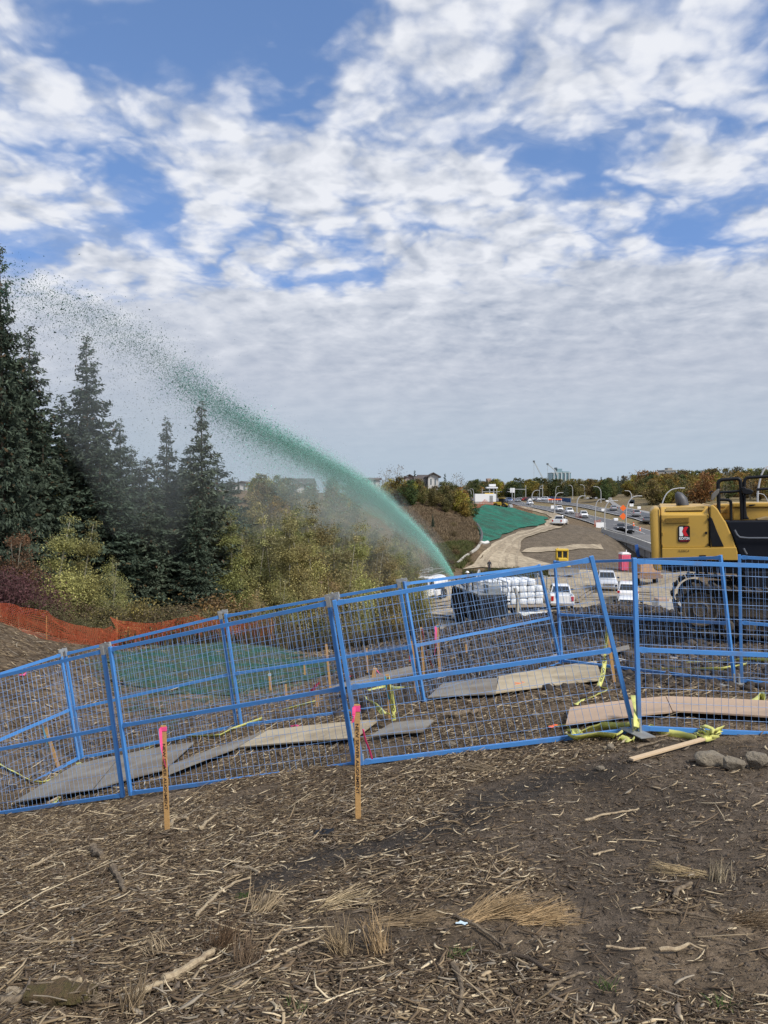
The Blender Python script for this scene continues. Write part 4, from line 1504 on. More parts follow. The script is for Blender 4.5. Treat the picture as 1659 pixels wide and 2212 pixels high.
def off_boards(x, y, e=1.0):
    k = np.ones(len(x), bool)
    for q_ in BOARDS:
        k &= ~in_poly(x, y, q_)
    return k


def scatter(n, r0, r1, a0, a1, seed, power=1.0):
    r_ = np.random.default_rng(seed)
    rr = np.exp(r_.uniform(math.log(r0), math.log(r1), n)) if power == 0 else (r_.uniform(r0 ** power, r1 ** power, n)) ** (1 / power)
    aa = np.radians(r_.uniform(a0, a1, n))
    return rr * np.sin(aa), rr * np.cos(aa), rr, aa


PAL = PAL * 1.12


def palette(n, wts, seed):
    r_ = np.random.default_rng(seed)
    wts = np.array(wts, float)
    i = r_.choice(len(PAL), n, p=wts / wts.sum())
    return PAL[i] * r_.uniform(.75, 1.25, (n, 1))


def keep_mask(x, y, seed, base=.1):
    r_ = np.random.default_rng(seed)
    dn = 0.72 + 1.5 * fbm(x, y, .8, 4, 71)
    ax = np.arctan2(x, y)
    rgt = sstep(ax, .02, .25)
    rr_ = np.hypot(x, y)
    dn = dn * (1 - .45 * rgt * sstep(rr_, 3.5, 5.5))
    dn = dn * (1 - bare(x, y) * .93)
    return (r_.uniform(0, 1, len(x)) < np.clip(dn, .05, 1)) & off_boards(x, y)


# fine litter, chips, twigs: three size classes near the camera
for nm, n, r0, r1, Lm, Ls, wr, wts, sd_, pw in (
        ('fine', 290000, 2.2, 10.5, .030, .5, (.0025, .0065), (7, 7, 5, 2.6, 1.7, .9, 3, 1.0), 1, 0.6),
        ('chips', 85000, 2.2, 12.5, .050, .5, (.004, .013), (5, 5, 5, 4, 3.0, 1.9, 3, 1.6), 2, 0.8),
        ('splinters', 5000, 2.2, 12.5, .070, .45, (.010, .024), (4, 5, 5, 4, 2.4, 1.2, 4, 2), 4, 1.0),
        ('twigs', 9000, 2.2, 13.5, .14, .5, (.004, .010), (2, 4, 4, 4, 3.2, 2.2, 3, 2), 3, 1.1)):
    x, y, rr, aa = scatter(n, r0, r1, -33, 33, sd_, pw)
    k = keep_mask(x, y, sd_ + 10)
    x, y, rr = x[k], y[k], rr[k]
    r_ = np.random.default_rng(sd_ + 20)
    L = Lm * np.exp(r_.normal(0, Ls, len(x)))
    w = r_.uniform(*wr, len(x)) * (1 + .25 * (rr > 7))
    al = 0.45 + 0.5 * fbm(x, y, .4, 3, 73)
    al = np.where(r_.uniform(0, 1, len(x)) < .55, al, r_.uniform(0, math.pi, len(x)))
    tag(sticks('wood_mulch', x, y, L, w, palette(len(x), wts, sd_), None, seed=sd_, align=al, bend=.11, pitch=.17, th=.3 if nm == 'splinters' else .5), 'shredded wood mulch and straw litter covering the foreground soil', kind='stuff')
# behind the fence
x, y, rr, aa = scatter(52000, 10.5, 27, -36, 33, 5, 1.2)
k = (np.random.default_rng(8).uniform(0, 1, len(x)) < np.clip((.8 + fbm(x, y, .5, 4, 75)) * (1 - .62 * sstep(np.arctan2(x, y), .05, .2) * sstep(rr, 11, 14)), .1, 1)) & off_boards(x, y)
x, y = x[k], y[k]
r_ = np.random.default_rng(9)
pc = palette(len(x), (5, 5, 5, 3, 2, .9, 3, 1.4), 6)
gp = GN
gcx, gcy = np.mean([p[0] for p in gp]), np.mean([p[1] for p in gp])
wx_ = .9 * fbm(x, y, .8, 4, 88)
gin = in_poly(gcx + (x - gcx) / (1.10 + .25 * wx_), gcy + (y - gcy) / (1.12 + .25 * wx_), gp) & (r_.uniform(0, 1, len(x)) < .85)
pc[gin] = pc[gin] * .35 + np.array([.026, .078, .052]) * r_.uniform(.6, 1.6, (gin.sum(), 1))
sticks_b = sticks('wood_mulch', x, y, .11 * np.exp(r_.normal(0, .5, len(x))), r_.uniform(.008, .020, len(x)), pc, None, seed=6, align=.4 + .5 * fbm(x, y, .3, 3, 78), pitch=.2)
tag(sticks_b, 'coarser wood mulch on the ground behind the front fence', kind='stuff')
# dark clods on the spoil bank
def clods(n, r0, r1, a0, a1, smin, smax, seed, colr, label, zoff=0.0):
    x, y, rr, aa = scatter(n, r0, r1, a0, a1, seed, 1.3)
    k_ = off_boards(x, y)
    x, y = x[k_], y[k_]
    n = len(x)
    r_ = np.random.default_rng(seed + 1)
    s_ = smin * np.exp(r_.uniform(0, math.log(smax / smin), n) * r_.uniform(.2, 1, n))
    oct_ = np.array([(1, 0, 0), (0, 1, 0), (-1, 0, 0), (0, -1, 0), (0, 0, 1), (0, 0, -.6), (.6, .6, .5), (-.6, .6, .5), (-.6, -.6, .5), (.6, -.6, .5)])
    V_ = oct_[None] * s_[:, None, None] * r_.uniform(.6, 1.3, (n, 10, 1)) * np.array([1, 1, .7])
    ya = r_.uniform(0, 6.28, n)
    ca, sa = np.cos(ya)[:, None], np.sin(ya)[:, None]
    V_ = np.stack([V_[..., 0] * ca - V_[..., 1] * sa, V_[..., 0] * sa + V_[..., 1] * ca, V_[..., 2]], -1)
    V_ += np.stack([x, y, H(x, y) + zoff], -1)[:, None]
    f_ = np.array([(4, 9, 6), (4, 6, 7), (4, 7, 8), (4, 8, 9), (0, 1, 6), (1, 2, 7), (2, 3, 8), (3, 0, 9), (0, 6, 9), (1, 7, 6), (2, 8, 7), (3, 9, 8), (1, 0, 5), (2, 1, 5), (3, 2, 5), (0, 3, 5)])
    F_ = (np.arange(n)[:, None, None] * 10 + f_[None]).reshape(-1, 3)
    c = np.array(colr)[None] * r_.uniform(.6, 1.5, (n, 1))
    return tag(npmesh('soil_clods', V_.reshape(-1, 3), F_, M_debris, col=np.repeat(c, 10, 0)), label, kind='stuff')


clods(26000, 11.5, 26, -4, 34, .025, .16, 91, (.062, .050, .040), 'lumpy dark soil clods on the bank behind the fence')
clods(15000, 2.2, 9.5, -2, 34, .004, .018, 93, (.088, .069, .052), 'small crumbs of dark soil on the bare patch at the right')
clods(9000, 2.2, 9.5, -33, 0, .006, .022, 94, (.075, .058, .042), 'small crumbs of soil between the mulch at the left')


# larger loose pieces that one can point at
def branch(pix, r_, label, material=None, name='fallen_branch', r2=None, seed=0, lift=.01, n=7):
    pts = [hit(*p) for p in pix]
    pts = smooth_line([p + np.array([0, 0, lift + r_]) for p in pts], 4)
    r0 = np.random.default_rng(seed)
    pts = [p + r0.normal(0, r_ * .25, 3) for p in pts]
    rad = [max(.002, (r_ + ((r2 or r_ * .6) - r_) * i / (len(pts) - 1)) * r0.uniform(.85, 1.15)) for i in range(len(pts))]
    mb = MB(pts[0])
    mb.tube(pts, rad, n)
    return tag(mb.build(name, material or M_br, loc=pts[0], smooth=True), label, 'branch')


M_br = mat('branch_bark', (.27, .21, .14), .9, 0, .3, 30, bump=.5, col2=(.13, .10, .07))
M_brp = mat('branch_pale', (.46, .37, .24), .85, 0, .25, 30, bump=.4, col2=(.30, .23, .15))
M_brd = mat('branch_dark', (.085, .065, .048), .95, 0, .3, 30, bump=.5)
def b1(x, y): return (x * .5, 1659 + y * .5)     # left-bottom crop (1250 px -> 1659) to D: 0.7535*0.6636
def B1(x, y): return (x * .5, 1659 + y * .5)
def B2(x, y): return (829.5 + x * .5, 1659 + y * .5)
BRN = [
    ([B1(705, 945), B1(790, 905), B1(870, 850), B1(925, 820)], .021, M_brp, 'thick pale debarked branch lying lower left of the straw tufts'),
    ([B1(850, 655), B1(900, 600), B1(960, 545), B1(1020, 505), B1(1080, 488)], .011, M_brp, 'long curved pale stick running up toward the orange-cut stub'),
    ([B1(140, 440), B1(180, 420), B1(225, 395)], .015, M_brp, 'short yellowish split stick at the left side of the mulch'),
    ([B1(80, 740), B1(180, 765), B1(340, 770)], .010, M_brp, 'long pale stick beside the tiny pink scrap at the far left'),
    ([B1(490, 450), B1(515, 500), B1(535, 545)], .022, M_br, 'stubby grey-brown chunk of wood upright in the mulch'),
    ([B1(45, 985), B1(120, 1010), B1(190, 1015)], .016, M_brp, 'pale split stick left of the mossy log end'),
    ([B1(0, 1045), B1(90, 1030), B1(200, 985), B1(280, 965)], .020, M_br, 'brown branch lying across the mossy log end'),
    ([B1(240, 950), B1(300, 955), B1(370, 940)], .022, M_brp, 'short pale chunk of wood above the mossy log end'),
    ([B1(580, 1005), B1(650, 975), B1(720, 945)], .016, M_brp, 'pale stick touching the thick debarked branch'),
    ([B1(1170, 845), B1(1260, 800), B1(1340, 765), B1(1400, 735)], .007, M_brp, 'thin pale stick between the two upright straw tufts'),
    ([B1(740, 260), B1(745, 240), B1(775, 230), B1(810, 235)], .020, M_brp, 'twisted pale root piece right beside the base of the left stake'),
    ([B1(870, 275), B1(900, 240), B1(945, 205)], .016, M_brp, 'pale splintered chunk right of the left stake base'),
    ([B1(400, 365), B1(420, 390), B1(445, 400)], .030, M_br, 'flat grey bark chunk in the mulch left of centre'),
    ([B1(970, 480), B1(1010, 470), B1(1050, 470)], .018, M_br, 'knobbly bark chunk left of the dark scraped streak'),
    ([B1(1020, 445), B1(1080, 450), B1(1120, 465)], .012, M_brp, 'pale splinter just above the knobbly bark chunk'),
    ([B1(1445, 385), B1(1480, 405), B1(1490, 440), B1(1470, 455)], .006, M_brp, 'crooked thin pale root on the dark scraped streak'),
    ([B2(865, 240), B2(940, 215), B2(1030, 200), B2(1100, 188)], .010, M_brp, 'straight pale splintered stick on the bare soil'),
    ([B2(900, 385), B2(940, 378), B2(995, 362)], .008, M_brp, 'small pale stick in the middle of the bare soil patch'),
    ([B2(555, 828), B2(630, 848), B2(700, 890), B2(760, 910)], .012, M_brd, 'curved dark branch at the lower right of the straw fans'),
    ([B2(300, 870), B2(325, 930), B2(335, 1000), B2(325, 1080)], .014, M_br, 'crooked brown branch near the bottom edge right of centre'),
    ([B2(700, 965), B2(760, 940), B2(855, 895)], .009, M_br, 'brown stick ending below the curved dark branch'),
    ([B2(300, 650), B2(380, 690), B2(450, 735), B2(520, 790)], .010, M_br, 'long brown stick running down from the base of the straw fan'),
    ([B2(1160, 625), B2(1260, 635), B2(1350, 652), B2(1430, 668)], .008, M_br, 'long thin stick at the right below the frayed stalk'),
    ([B2(1120, 610), B2(1200, 600), B2(1245, 545), B2(1262, 470)], .006, M_brd, 'thin dark bent root at the right side'),
    ([B2(1255, 575), B2(1270, 545), B2(1330, 515)], .016, M_br, 'short brown chunk right of the thin bent root'),
    ([B2(1190, 805), B2(1270, 800), B2(1320, 775)], .012, M_brp, 'pale stick pointing at the yellow splintered chunk'),
    ([B2(960, 785), B2(1040, 795), B2(1130, 792)], .007, M_brp, 'thin pale stick lying level in the lower right soil'),
    ([B2(1080, 450), B2(1120, 465), B2(1145, 475)], .008, M_br, 'short brown twig left of the frayed stalk'),
    ([B2(1640, 150), B2(1600, 170), B2(1590, 175)], .006, M_brp, 'small pale twig at the right edge below the rocks'),
    ([c5(380, 740), c5(470, 735), c5(600, 715), c5(700, 690)], .040, M_br, 'thick weathered branch behind the leaning panel above its bottom rail'),
    ([c5(760, 300), c5(820, 315), c5(980, 315), c5(1110, 308)], .022, mat('pole_pink', (.45, .33, .24), .8), 'pinkish peeled pole lying at the teal ribbon scrap'),
    ([c5(1250, 265), c5(1310, 245), c5(1335, 210), c5(1300, 178)], .045, mat('pipe_grey', (.22, .21, .22), .6), 'grey curved pipe stub by the rear post pair'),
    ([c5(0, 798), c5(180, 795), c5(300, 790), c5(370, 795)], .022, M_br, 'straight brown stick over the small muddy plywood sheet'),
    ([c6(565, 1010), c6(600, 985), c6(700, 960), c6(790, 935)], .014, M_br, 'forked grey branch below the steel foot plate'),
    ([c6(50, 1090), c6(70, 1045), c6(95, 1015)], .012, M_br, 'short grey stick left of the small upright stone'),
    ([c4(1060, 1335), c4(1180, 1285), c4(1330, 1230), c4(1500, 1165), c4(1610, 1170)], .010, M_br, 'long thin branch passing behind the right pink-topped stake'),
]
for i, (pp, rr_, mt_, lab) in enumerate(BRN):
    branch(pp, rr_, lab, mt_, seed=i)

# mossy log end at the bottom left
c0 = hit(128, 2172)
t = empty('mossy_log', c0, 'broken log end with moss and splintered bark at the bottom left corner', 'log')
mb = MB()
r0 = np.random.default_rng(77)
rings = []
for i in range(9):
    x_ = -.13 + i * .034
    R_ = .062 * (1 - .25 * abs(i - 4) / 4)
    rings.append([(x_, R_ * math.cos(a_) * (1 + .12 * r0.normal()), .045 + R_ * .75 * math.sin(a_) * (1 + .12 * r0.normal())) for a_ in np.linspace(0, 2 * math.pi, 13)[:-1]])
mb.loft(rings)
mb.build('log', mat('mossy_bark', (.16, .11, .06), .95, 0, .4, 14, bump=1.0, col2=(.11, .09, .035)), t, smooth=True)
mb = MB()
for i in range(60):
    a_ = r0.uniform(0, 6.28)
    p = np.array([(.13 if i % 2 else r0.uniform(-.12, .12)) + r0.uniform(-.02, .03), .05 * math.cos(a_), .045 + .04 * math.sin(a_)])
    mb.bar(p, p + r0.normal(0, .02, 3) + [.035, 0, .006], r0.uniform(.003, .008), r0.uniform(.002, .005))
mb.build('splinters', M_br, t)
# sawn stub with orange face
c0 = hit(556, 1968)
t = empty('sawn_stub', c0, 'small sawn branch stub with a round orange-tan cut face left of the straw tuft', 'branch')
mb = MB()
mb.tube([(0, 0.01, .01), (.03, .11, .02)], .017, 14)
mb.build('stub', M_br, t, smooth=True)
mb = MB()
mb.tube([(0, 0.0085, .01), (0, 0.0055, .01)], .016, 14)
mb.build('cut_face', mat('cut_face', (.62, .36, .19), .8, 0, .12, 40), t)


# straw tufts and fans
def straw(px, py, n, L, spread, label, lean=(0, 0, 1), seed=0, fan=None, base=.03, colr=(.34, .24, .13)):
    c = hit(px, py)
    r_ = np.random.default_rng(seed)
    K = 5
    lean = np.array(lean, float)
    lean /= np.linalg.norm(lean)
    V_, F_, Cc = [], [], []
    for i in range(n):
        d = lean + r_.normal(0, spread, 3) * (np.array([1, 1, .5]))
        if d[2] < .02:
            d[2] = .02 + abs(d[2]) * .2
        d /= np.linalg.norm(d)
        l_ = L * r_.uniform(.45, 1.1)
        p = c + np.array([r_.normal(0, base), r_.normal(0, base), 0])
        p[2] = float(H(p[0], p[1])) + .003
        side = np.cross(d, r_.normal(size=3))
        side /= np.linalg.norm(side)
        bend_ = r_.normal(0, .16) * l_
        w_ = r_.uniform(.0012, .0030)
        k0 = len(V_)
        for k in range(K):
            tt = k / (K - 1)
            q_ = p + d * l_ * tt + side * bend_ * tt * tt
            q_[2] = max(q_[2] - .12 * l_ * tt * tt, float(H(q_[0], q_[1])) + .004)
            ww = w_ * (1 - .6 * tt)
            u_ = np.cross(d, side)
            V_ += [q_ + side * ww, q_ - side * ww * .5 + u_ * ww, q_ - side * ww * .5 - u_ * ww]
        for k in range(K - 1):
            for m_ in range(3):
                m2 = (m_ + 1) % 3
                F_.append([k0 + k * 3 + m_, k0 + k * 3 + m2, k0 + (k + 1) * 3 + m2, k0 + (k + 1) * 3 + m_])
        cc = np.array(colr) * r_.uniform(.5, 1.5)
        Cc += [cc] * (K * 3)
    return tag(npmesh('straw_tuft', np.array(V_) - c, np.array(F_), M_debris, col=np.array(Cc), loc=c), label, 'straw tuft')


straw(735, 2062, 70, .19, .30, 'upright pale straw tuft in the lower middle, left one of the pair', (-.15, 0, 1), 1, colr=(.36, .27, .16))
straw(822, 2062, 60, .22, .16, 'narrow upright straw tuft, right one of the pair in the lower middle', (-.12, .1, 1), 2, colr=(.38, .27, .15))
straw(475, 2050, 90, .16, .3, 'dark reddish straw tuft left of centre', (.35, .1, 1), 3, colr=(.15, .095, .055))
straw(530, 2085, 60, .16, .22, 'brownish straw tuft standing beside the thick debarked branch', (.1, .1, 1), 4, colr=(.20, .14, .09))
straw(340, 2062, 35, .12, .3, 'small pale straw tuft in the left mulch', (-.4, .1, 1), 5, colr=(.36, .28, .18))
straw(285, 2185, 60, .16, .25, 'straw tuft on the bottom edge right of the mossy log', (.1, .1, 1), 6, colr=(.24, .18, .11))
straw(1010, 1985, 170, .38, .17, 'golden straw fan lying to the right, upper one', (1, .42, .18), 7, colr=(.36, .255, .14))
straw(1120, 1988, 190, .30, .15, 'golden straw fan lying to the right, lower one', (1, .22, .16), 8, colr=(.40, .28, .15))
straw(830, 1992, 130, .35, .14, 'brown straw sheaf lying below the dark streak', (1, .12, .06), 9, colr=(.22, .16, .095))
straw(680, 1965, 90, .36, .14, 'pale straw sheaf lying right of the orange-cut stub', (1, .5, .10), 10, colr=(.42, .33, .20))
straw(560, 1975, 60, .22, .25, 'frayed straw bunch fanning up behind the orange-cut stub', (.3, .5, .3), 11, colr=(.34, .26, .16))
straw(1508, 1890, 70, .26, .09, 'frayed golden stalk lying left of the split stump', (-1, .35, .15), 12, colr=(.42, .32, .18))
straw(1552, 1902, 50, .14, .12, 'split upright stump of stalk near the right edge', (.12, .1, 1), 13, colr=(.40, .33, .22))
straw(1070, 1668, 60, .40, .10, 'fan of grey-brown splintered stalks below the leaning panel', (-.8, .6, .12), 14, colr=(.26, .20, .13))
straw(1600, 1990, 80, .22, .30, 'messy brown straw heap at the right edge', (.4, -.3, .25), 15, colr=(.28, .20, .12))
straw(420, 2165, 120, .34, .2, 'flattened straw layer near the bottom centre left', (1, .15, .05), 16, colr=(.32, .25, .155))
straw(-5, 2020, 60, .25, .2, 'pale straw bunch cut by the left edge', (1, .1, .1), 17, colr=(.38, .31, .18))
M_grass = mat('weed_green', (.07, .12, .03), .7)
for i, (px, py, lab) in enumerate(((985, 2065, 'small green weed seedling at the lower middle right'), (1555, 2175, 'green grass sprig near the bottom right'), (525, 1942, 'tiny green sprig left of the dark streak'),
                                   (645, 2190, 'faint green sprig on the bottom edge'), (1310, 2135, 'low grey-green weed in the lower right soil'))):
    o = straw(px, py, 26, .06, .6, lab, (0, 0, 1), 40 + i, base=.02, colr=(.07, .11, .03))
    o.name = 'weed'
    o['category'] = 'weed'
# black plastic scrap, small litter
c0 = hit(700, 1805)
mb = MB()
r0 = np.random.default_rng(5)
g = [[(x_ * .035 + r0.normal(0, .006), y_ * .03 + r0.normal(0, .006), abs(r0.normal(.02, .014))) for x_ in range(-2, 3)] for y_ in range(-2, 3)]
mb.v = [p for row in g for p in row]
mb.f = [(j * 5 + i, j * 5 + i + 1, (j + 1) * 5 + i + 1, (j + 1) * 5 + i) for j in range(4) for i in range(4)]
o = tag(mb.build('plastic_scrap', mat('black_plastic', (.01, .012, .016), .25, 0, .1), loc=c0), 'crumpled black plastic scrap in the mulch left of the right pink-topped stake', 'litter')
o.modifiers.new('t', 'SOLIDIFY').thickness = .002
c0 = hit(997, 2002)
mb = MB()
mb.bar((-.03, 0, .02), (.03, -.01, .025), .012, .003)
mb.bar((-.01, .01, .022), (.02, -.015, .022), .02, .003)
tag(mb.build('paper_scrap', mat('paper_blue', (.55, .68, .75), .6), loc=c0), 'small pale blue and white paper scrap below the straw fan', 'litter')
for i, (px, py, lab) in enumerate((((c6(445, 262)), 0, 'pair of white plastic slivers on the dark dirt between the two front panels'), (c6(872, 250), 0, 'crumpled white wrapper on the dirt behind the upright panel'))):
    c0 = hit(*px)
    mb = MB()
    mb.bar((-.06, 0, .05), (.07, -.04, .03), .016, .006)
    mb.bar((-.09, -.12, .04), (.03, -.17, .03), .016, .006)
    tag(mb.build('plastic_sliver' if i == 0 else 'wrapper', mat('white_plastic', (.8, .8, .8), .4), loc=c0), lab, 'litter')


# ------------------------------------------------------------------ trees
def spruce_mesh(name, Ht, Rb, n_whorl, seed, dens=1.0, low=0.06, colr=(.060, .082, .055), irr=.25, rough_r=1.0):
    """needle sprays on drooping branches"""
    r_ = np.random.default_rng(seed)
    cent, dirs, sz = [], [], []
    for i in range(n_whorl):
        sp_ = Ht / n_whorl
        t = (i + r_.uniform(-.3, .3)) / n_whorl
        t = min(max(t, 0), .985)
        h = Ht * (low + (1 - low) * t)
        rad = Rb * min(1.0, (1 - t) * 1.08) ** .95 * r_.uniform(1 - irr, 1 + irr * .5) + .10
        nb = int(6 + 5 * (1 - t))
        a0 = r_.uniform(0, 6.28)
        for k in range(nb):
            a = a0 + 2 * math.pi * k / nb + r_.normal(0, .2)
            hb = h + r_.normal(0, .5) * sp_
            rb = rad * r_.uniform(.55, 1.15)
            droop = -.10 - .50 * (1 - t) * r_.uniform(.5, 1.1)
            m_ = max(3, int(rb / .16 * dens))
            s_ = (np.arange(m_) + r_.uniform(0, 1, m_)) / m_
            s_ = .12 + .88 * s_
            rr = rb * s_
            zz_ = hb + rr * droop + .32 * rb * s_ ** 3 + r_.normal(0, .03, m_)
            ax = np.array([math.cos(a), math.sin(a)])
            per = r_.normal(0, .11 + .09 * rb, m_) * (1.1 - .6 * s_)
            x, y = ax[0] * rr - ax[1] * per, ax[1] * rr + ax[0] * per
            cent.append(np.stack([x, y, zz_], -1))
            dd = np.stack([ax[0] + r_.normal(0, .55, m_), ax[1] + r_.normal(0, .55, m_), r_.normal(-.45, .35, m_)], -1)
            dirs.append(dd / np.linalg.norm(dd, axis=1)[:, None])
            sz.append(np.full(m_, 1.0) * r_.uniform(.7, 1.3, m_) * (.55 + .45 * min(1, rad)))
    C, D_, S_ = np.vstack(cent), np.vstack(dirs), np.concatenate(sz)
    # each spray: 3 thin needled fingers
    rep = 3
    C = np.repeat(C, rep, 0) + r_.normal(0, .05, (len(C) * rep, 3))
    D_ = np.repeat(D_, rep, 0) + r_.normal(0, .45, (len(D_) * rep, 3))
    D_ /= np.linalg.norm(D_, axis=1)[:, None]
    S_ = np.repeat(S_, rep)
    n = len(C)
    sd2 = np.cross(D_, r_.normal(size=(n, 3)))
    sd2 /= np.linalg.norm(sd2, axis=1)[:, None]
    L, w = .17 * S_ * r_.uniform(.6, 1.3, n) * rough_r, .040 * S_ * rough_r
    V_ = np.stack([C - D_ * (L * .5)[:, None], C + sd2 * w[:, None], C + D_ * (L * .8)[:, None], C - sd2 * w[:, None]], 1).reshape(-1, 3)
    F_ = np.arange(n * 4).reshape(n, 4)
    cc = np.array(colr)[None] * r_.uniform(.55, 1.6, (n, 1))
    br = r_.uniform(0, 1, n) < .035
    cc[br] = np.array([.11, .07, .035])
    return V_, F_, np.repeat(cc, 4, 0)


def add_trunk(mb, pts, r0, r1, n=7):
    mb.tube(pts, r0, n, r1)


def decid(seed, Ht, Rw, n_leaf, leaf, crown0=.3, shape='oval', stems=1, clump=.42, slender=.04, cols=((.16, .14, .03), (.10, .11, .03))):
    """returns crown (V,F,C) and a trunk MB"""
    r_ = np.random.default_rng(seed)
    mb = MB()
    tips = []
    for s_ in range(stems):
        a = r_.uniform(0, 6.28)
        lean = r_.uniform(0, .10 if stems == 1 else .22)
        top = np.array([math.cos(a) * lean * Ht, math.sin(a) * lean * Ht, Ht * r_.uniform(.86, .97)])
        b0 = np.array([r_.normal(0, .12) * (stems > 1), r_.normal(0, .12) * (stems > 1), -.3])
        mid = (b0 + top) / 2 + r_.normal(0, .03 * Ht, 3) * [1, 1, 0]
        tr = smooth_line([b0, (b0 * .6 + mid * .4), mid, top], 4)
        r0 = Ht * slender * .25 / math.sqrt(stems) + .02
        add_trunk(mb, tr, r0, r0 * .15)
        nb = int(16 / math.sqrt(stems))
        for k in range(nb):
            t = crown0 * .8 + (1 - crown0 * .8) * (k + r_.uniform(0, 1)) / nb * .97
            p = tr[int(t * (len(tr) - 1))]
            a = r_.uniform(0, 6.28)
            if shape == 'oval':
                rad = Rw * math.sin(math.pi * min(1, max(.12, (t - crown0 * .7) / (1.02 - crown0 * .7)))) ** .6
            elif shape == 'cone':
                rad = Rw * (1.12 - t) ** .7
            else:
                rad = Rw * (1 - abs(t - .7))
            l_ = rad * r_.uniform(.55, 1.1)
            up = r_.uniform(.35, 1.0)
            e = p + np.array([math.cos(a) * l_, math.sin(a) * l_, l_ * up])
            br = smooth_line([p, (p + e) / 2 + r_.normal(0, .08 * l_, 3), e], 3)
            add_trunk(mb, br, r0 * .32 * (1.1 - t) + .008, .006, 4)
            tips += [(e, l_), ((p * .4 + e * .6), l_ * .9)]
            for u_ in range(2):
                e2 = (p * .4 + e * .6) + r_.normal(0, .32 * l_, 3) + [0, 0, .15 * l_]
                mb.tube([(p * .5 + e * .5), e2], .008, 3, .004, cap=False)
                tips.append((e2, l_ * .7))
        tips.append((top, Rw * .35))
    m_ = len(tips)
    wts = np.array([max(.05, l_) ** 1.5 for _, l_ in tips])
    k = r_.choice(m_, n_leaf, p=wts / wts.sum())
    T = np.array([e for e, _ in tips])[k]
    Ls = np.array([l_ for _, l_ in tips])[k]
    C = T + r_.normal(0, 1, (n_leaf, 3)) * (clump * Ls)[:, None] * [1, 1, .85]
    nv = r_.normal(size=(n_leaf, 3))
    nv /= np.linalg.norm(nv, axis=1)[:, None]
    s1 = np.cross(nv, r_.normal(size=(n_leaf, 3)))
    s1 /= np.linalg.norm(s1, axis=1)[:, None]
    s2 = np.cross(nv, s1)
    sz = leaf * r_.uniform(.55, 1.4, n_leaf)
    V_ = np.stack([C - s1 * sz[:, None], C + s2 * (sz * .6)[:, None], C + s1 * sz[:, None], C - s2 * (sz * .6)[:, None]], 1).reshape(-1, 3)
    F_ = np.arange(n_leaf * 4).reshape(n_leaf, 4)
    # leaf colour varies clump by clump
    cv = r_.uniform(0, 1, m_)[k]
    c = np.array(cols[0])[None] * cv[:, None] + np.array(cols[1])[None] * (1 - cv[:, None])
    c = c * r_.uniform(.6, 1.45, (n_leaf, 1)) * (.75 + .5 * r_.uniform(0, 1, m_)[k])[:, None]
    return (V_, F_, np.repeat(c, 4, 0)), mb


PROTO = {}


def proto_spruce(key, **kw):
    V_, F_, C_ = spruce_mesh(key, **kw)
    me = npmesh('crown', V_, F_, M_needle, col=C_)
    mb = MB()
    Ht = kw['Ht']
    mb.tube(smooth_line([(0, 0, -.6), (.04, .02, Ht * .4), (0, .03, Ht * .97)], 5), Ht * .011 + .03, 7, .012)
    r_ = random.Random(kw['seed'])
    for i in range(int(Ht * 5)):
        z_ = Ht * (.03 + .8 * i / (Ht * 5))
        a = r_.uniform(0, 6.28)
        l_ = kw['Rb'] * (1 - z_ / Ht) * .7
        mb.tube([(0, 0, z_), (math.cos(a) * l_, math.sin(a) * l_, z_ - l_ * .3)], .018, 3, .006, cap=False)
    tr = mb.build('trunk', M_bark)
    PROTO[key] = (me, tr, Ht)


def proto_decid(key, bark, seed, Ht, **kw):
    (V_, F_, C_), mb = decid(seed, Ht, **kw)
    me = npmesh('crown', V_, F_, M_leaf, col=C_)
    tr = mb.build('trunk', bark)
    PROTO[key] = (me, tr, Ht)


def tree(key, base, ht, label, name='tree', cat='tree', group=None, rz=None, sxy=1.0, sub=0.3):
    """base: world point; ht: target height"""
    me, tr, h0 = PROTO[key]
    t = empty(name, (base[0], base[1], float(H(base[0], base[1])) - .05), label, cat, group, rz=random.uniform(0, 6.28) if rz is None else rz)
    s_ = ht / h0
    t.scale = (s_ * sxy, s_ * sxy, s_)
    for src in (me, tr):
        c = src.copy()
        COL.objects.link(c)
        c.parent = t
    return t


proto_spruce('s1', Ht=14, Rb=2.75, n_whorl=52, seed=1, dens=2.5, rough_r=1.15)
proto_spruce('s2', Ht=14, Rb=2.5, n_whorl=46, seed=2, dens=2.5, irr=.35, low=.08, rough_r=1.15)
proto_spruce('s3', Ht=11, Rb=2.4, n_whorl=40, seed=3, dens=2.5, irr=.4, low=.10, rough_r=1.15)
proto_spruce('sf', Ht=10, Rb=2.0, n_whorl=20, seed=4, dens=.5, rough_r=2.2, irr=.3)
OL1, OL2 = (.36, .31, .12), (.23, .21, .10)
YL1, YL2 = (.38, .29, .06), (.22, .195, .055)
GR1, GR2 = (.10, .12, .05), (.062, .08, .038)
BR1, BR2 = (.29, .24, .14), (.20, .17, .11)
OR1, OR2 = (.20, .135, .055), (.13, .10, .05)
proto_decid('d_olive', M_birch, 11, 11, Rw=2.0, n_leaf=34000, leaf=.062, crown0=.22, cols=(OL1, OL2), clump=.33)
proto_decid('d_olive2', M_birch, 12, 11, Rw=1.7, n_leaf=30000, leaf=.060, crown0=.2, cols=(OL1, BR2), clump=.33, stems=2)
proto_decid('d_yel', M_birch, 13, 9, Rw=1.7, n_leaf=30000, leaf=.062, crown0=.2, cols=(YL1, YL2), clump=.30)
proto_decid('d_green', M_bark, 14, 10, Rw=2.1, n_leaf=34000, leaf=.065, crown0=.2, cols=(GR1, GR2), clump=.34)
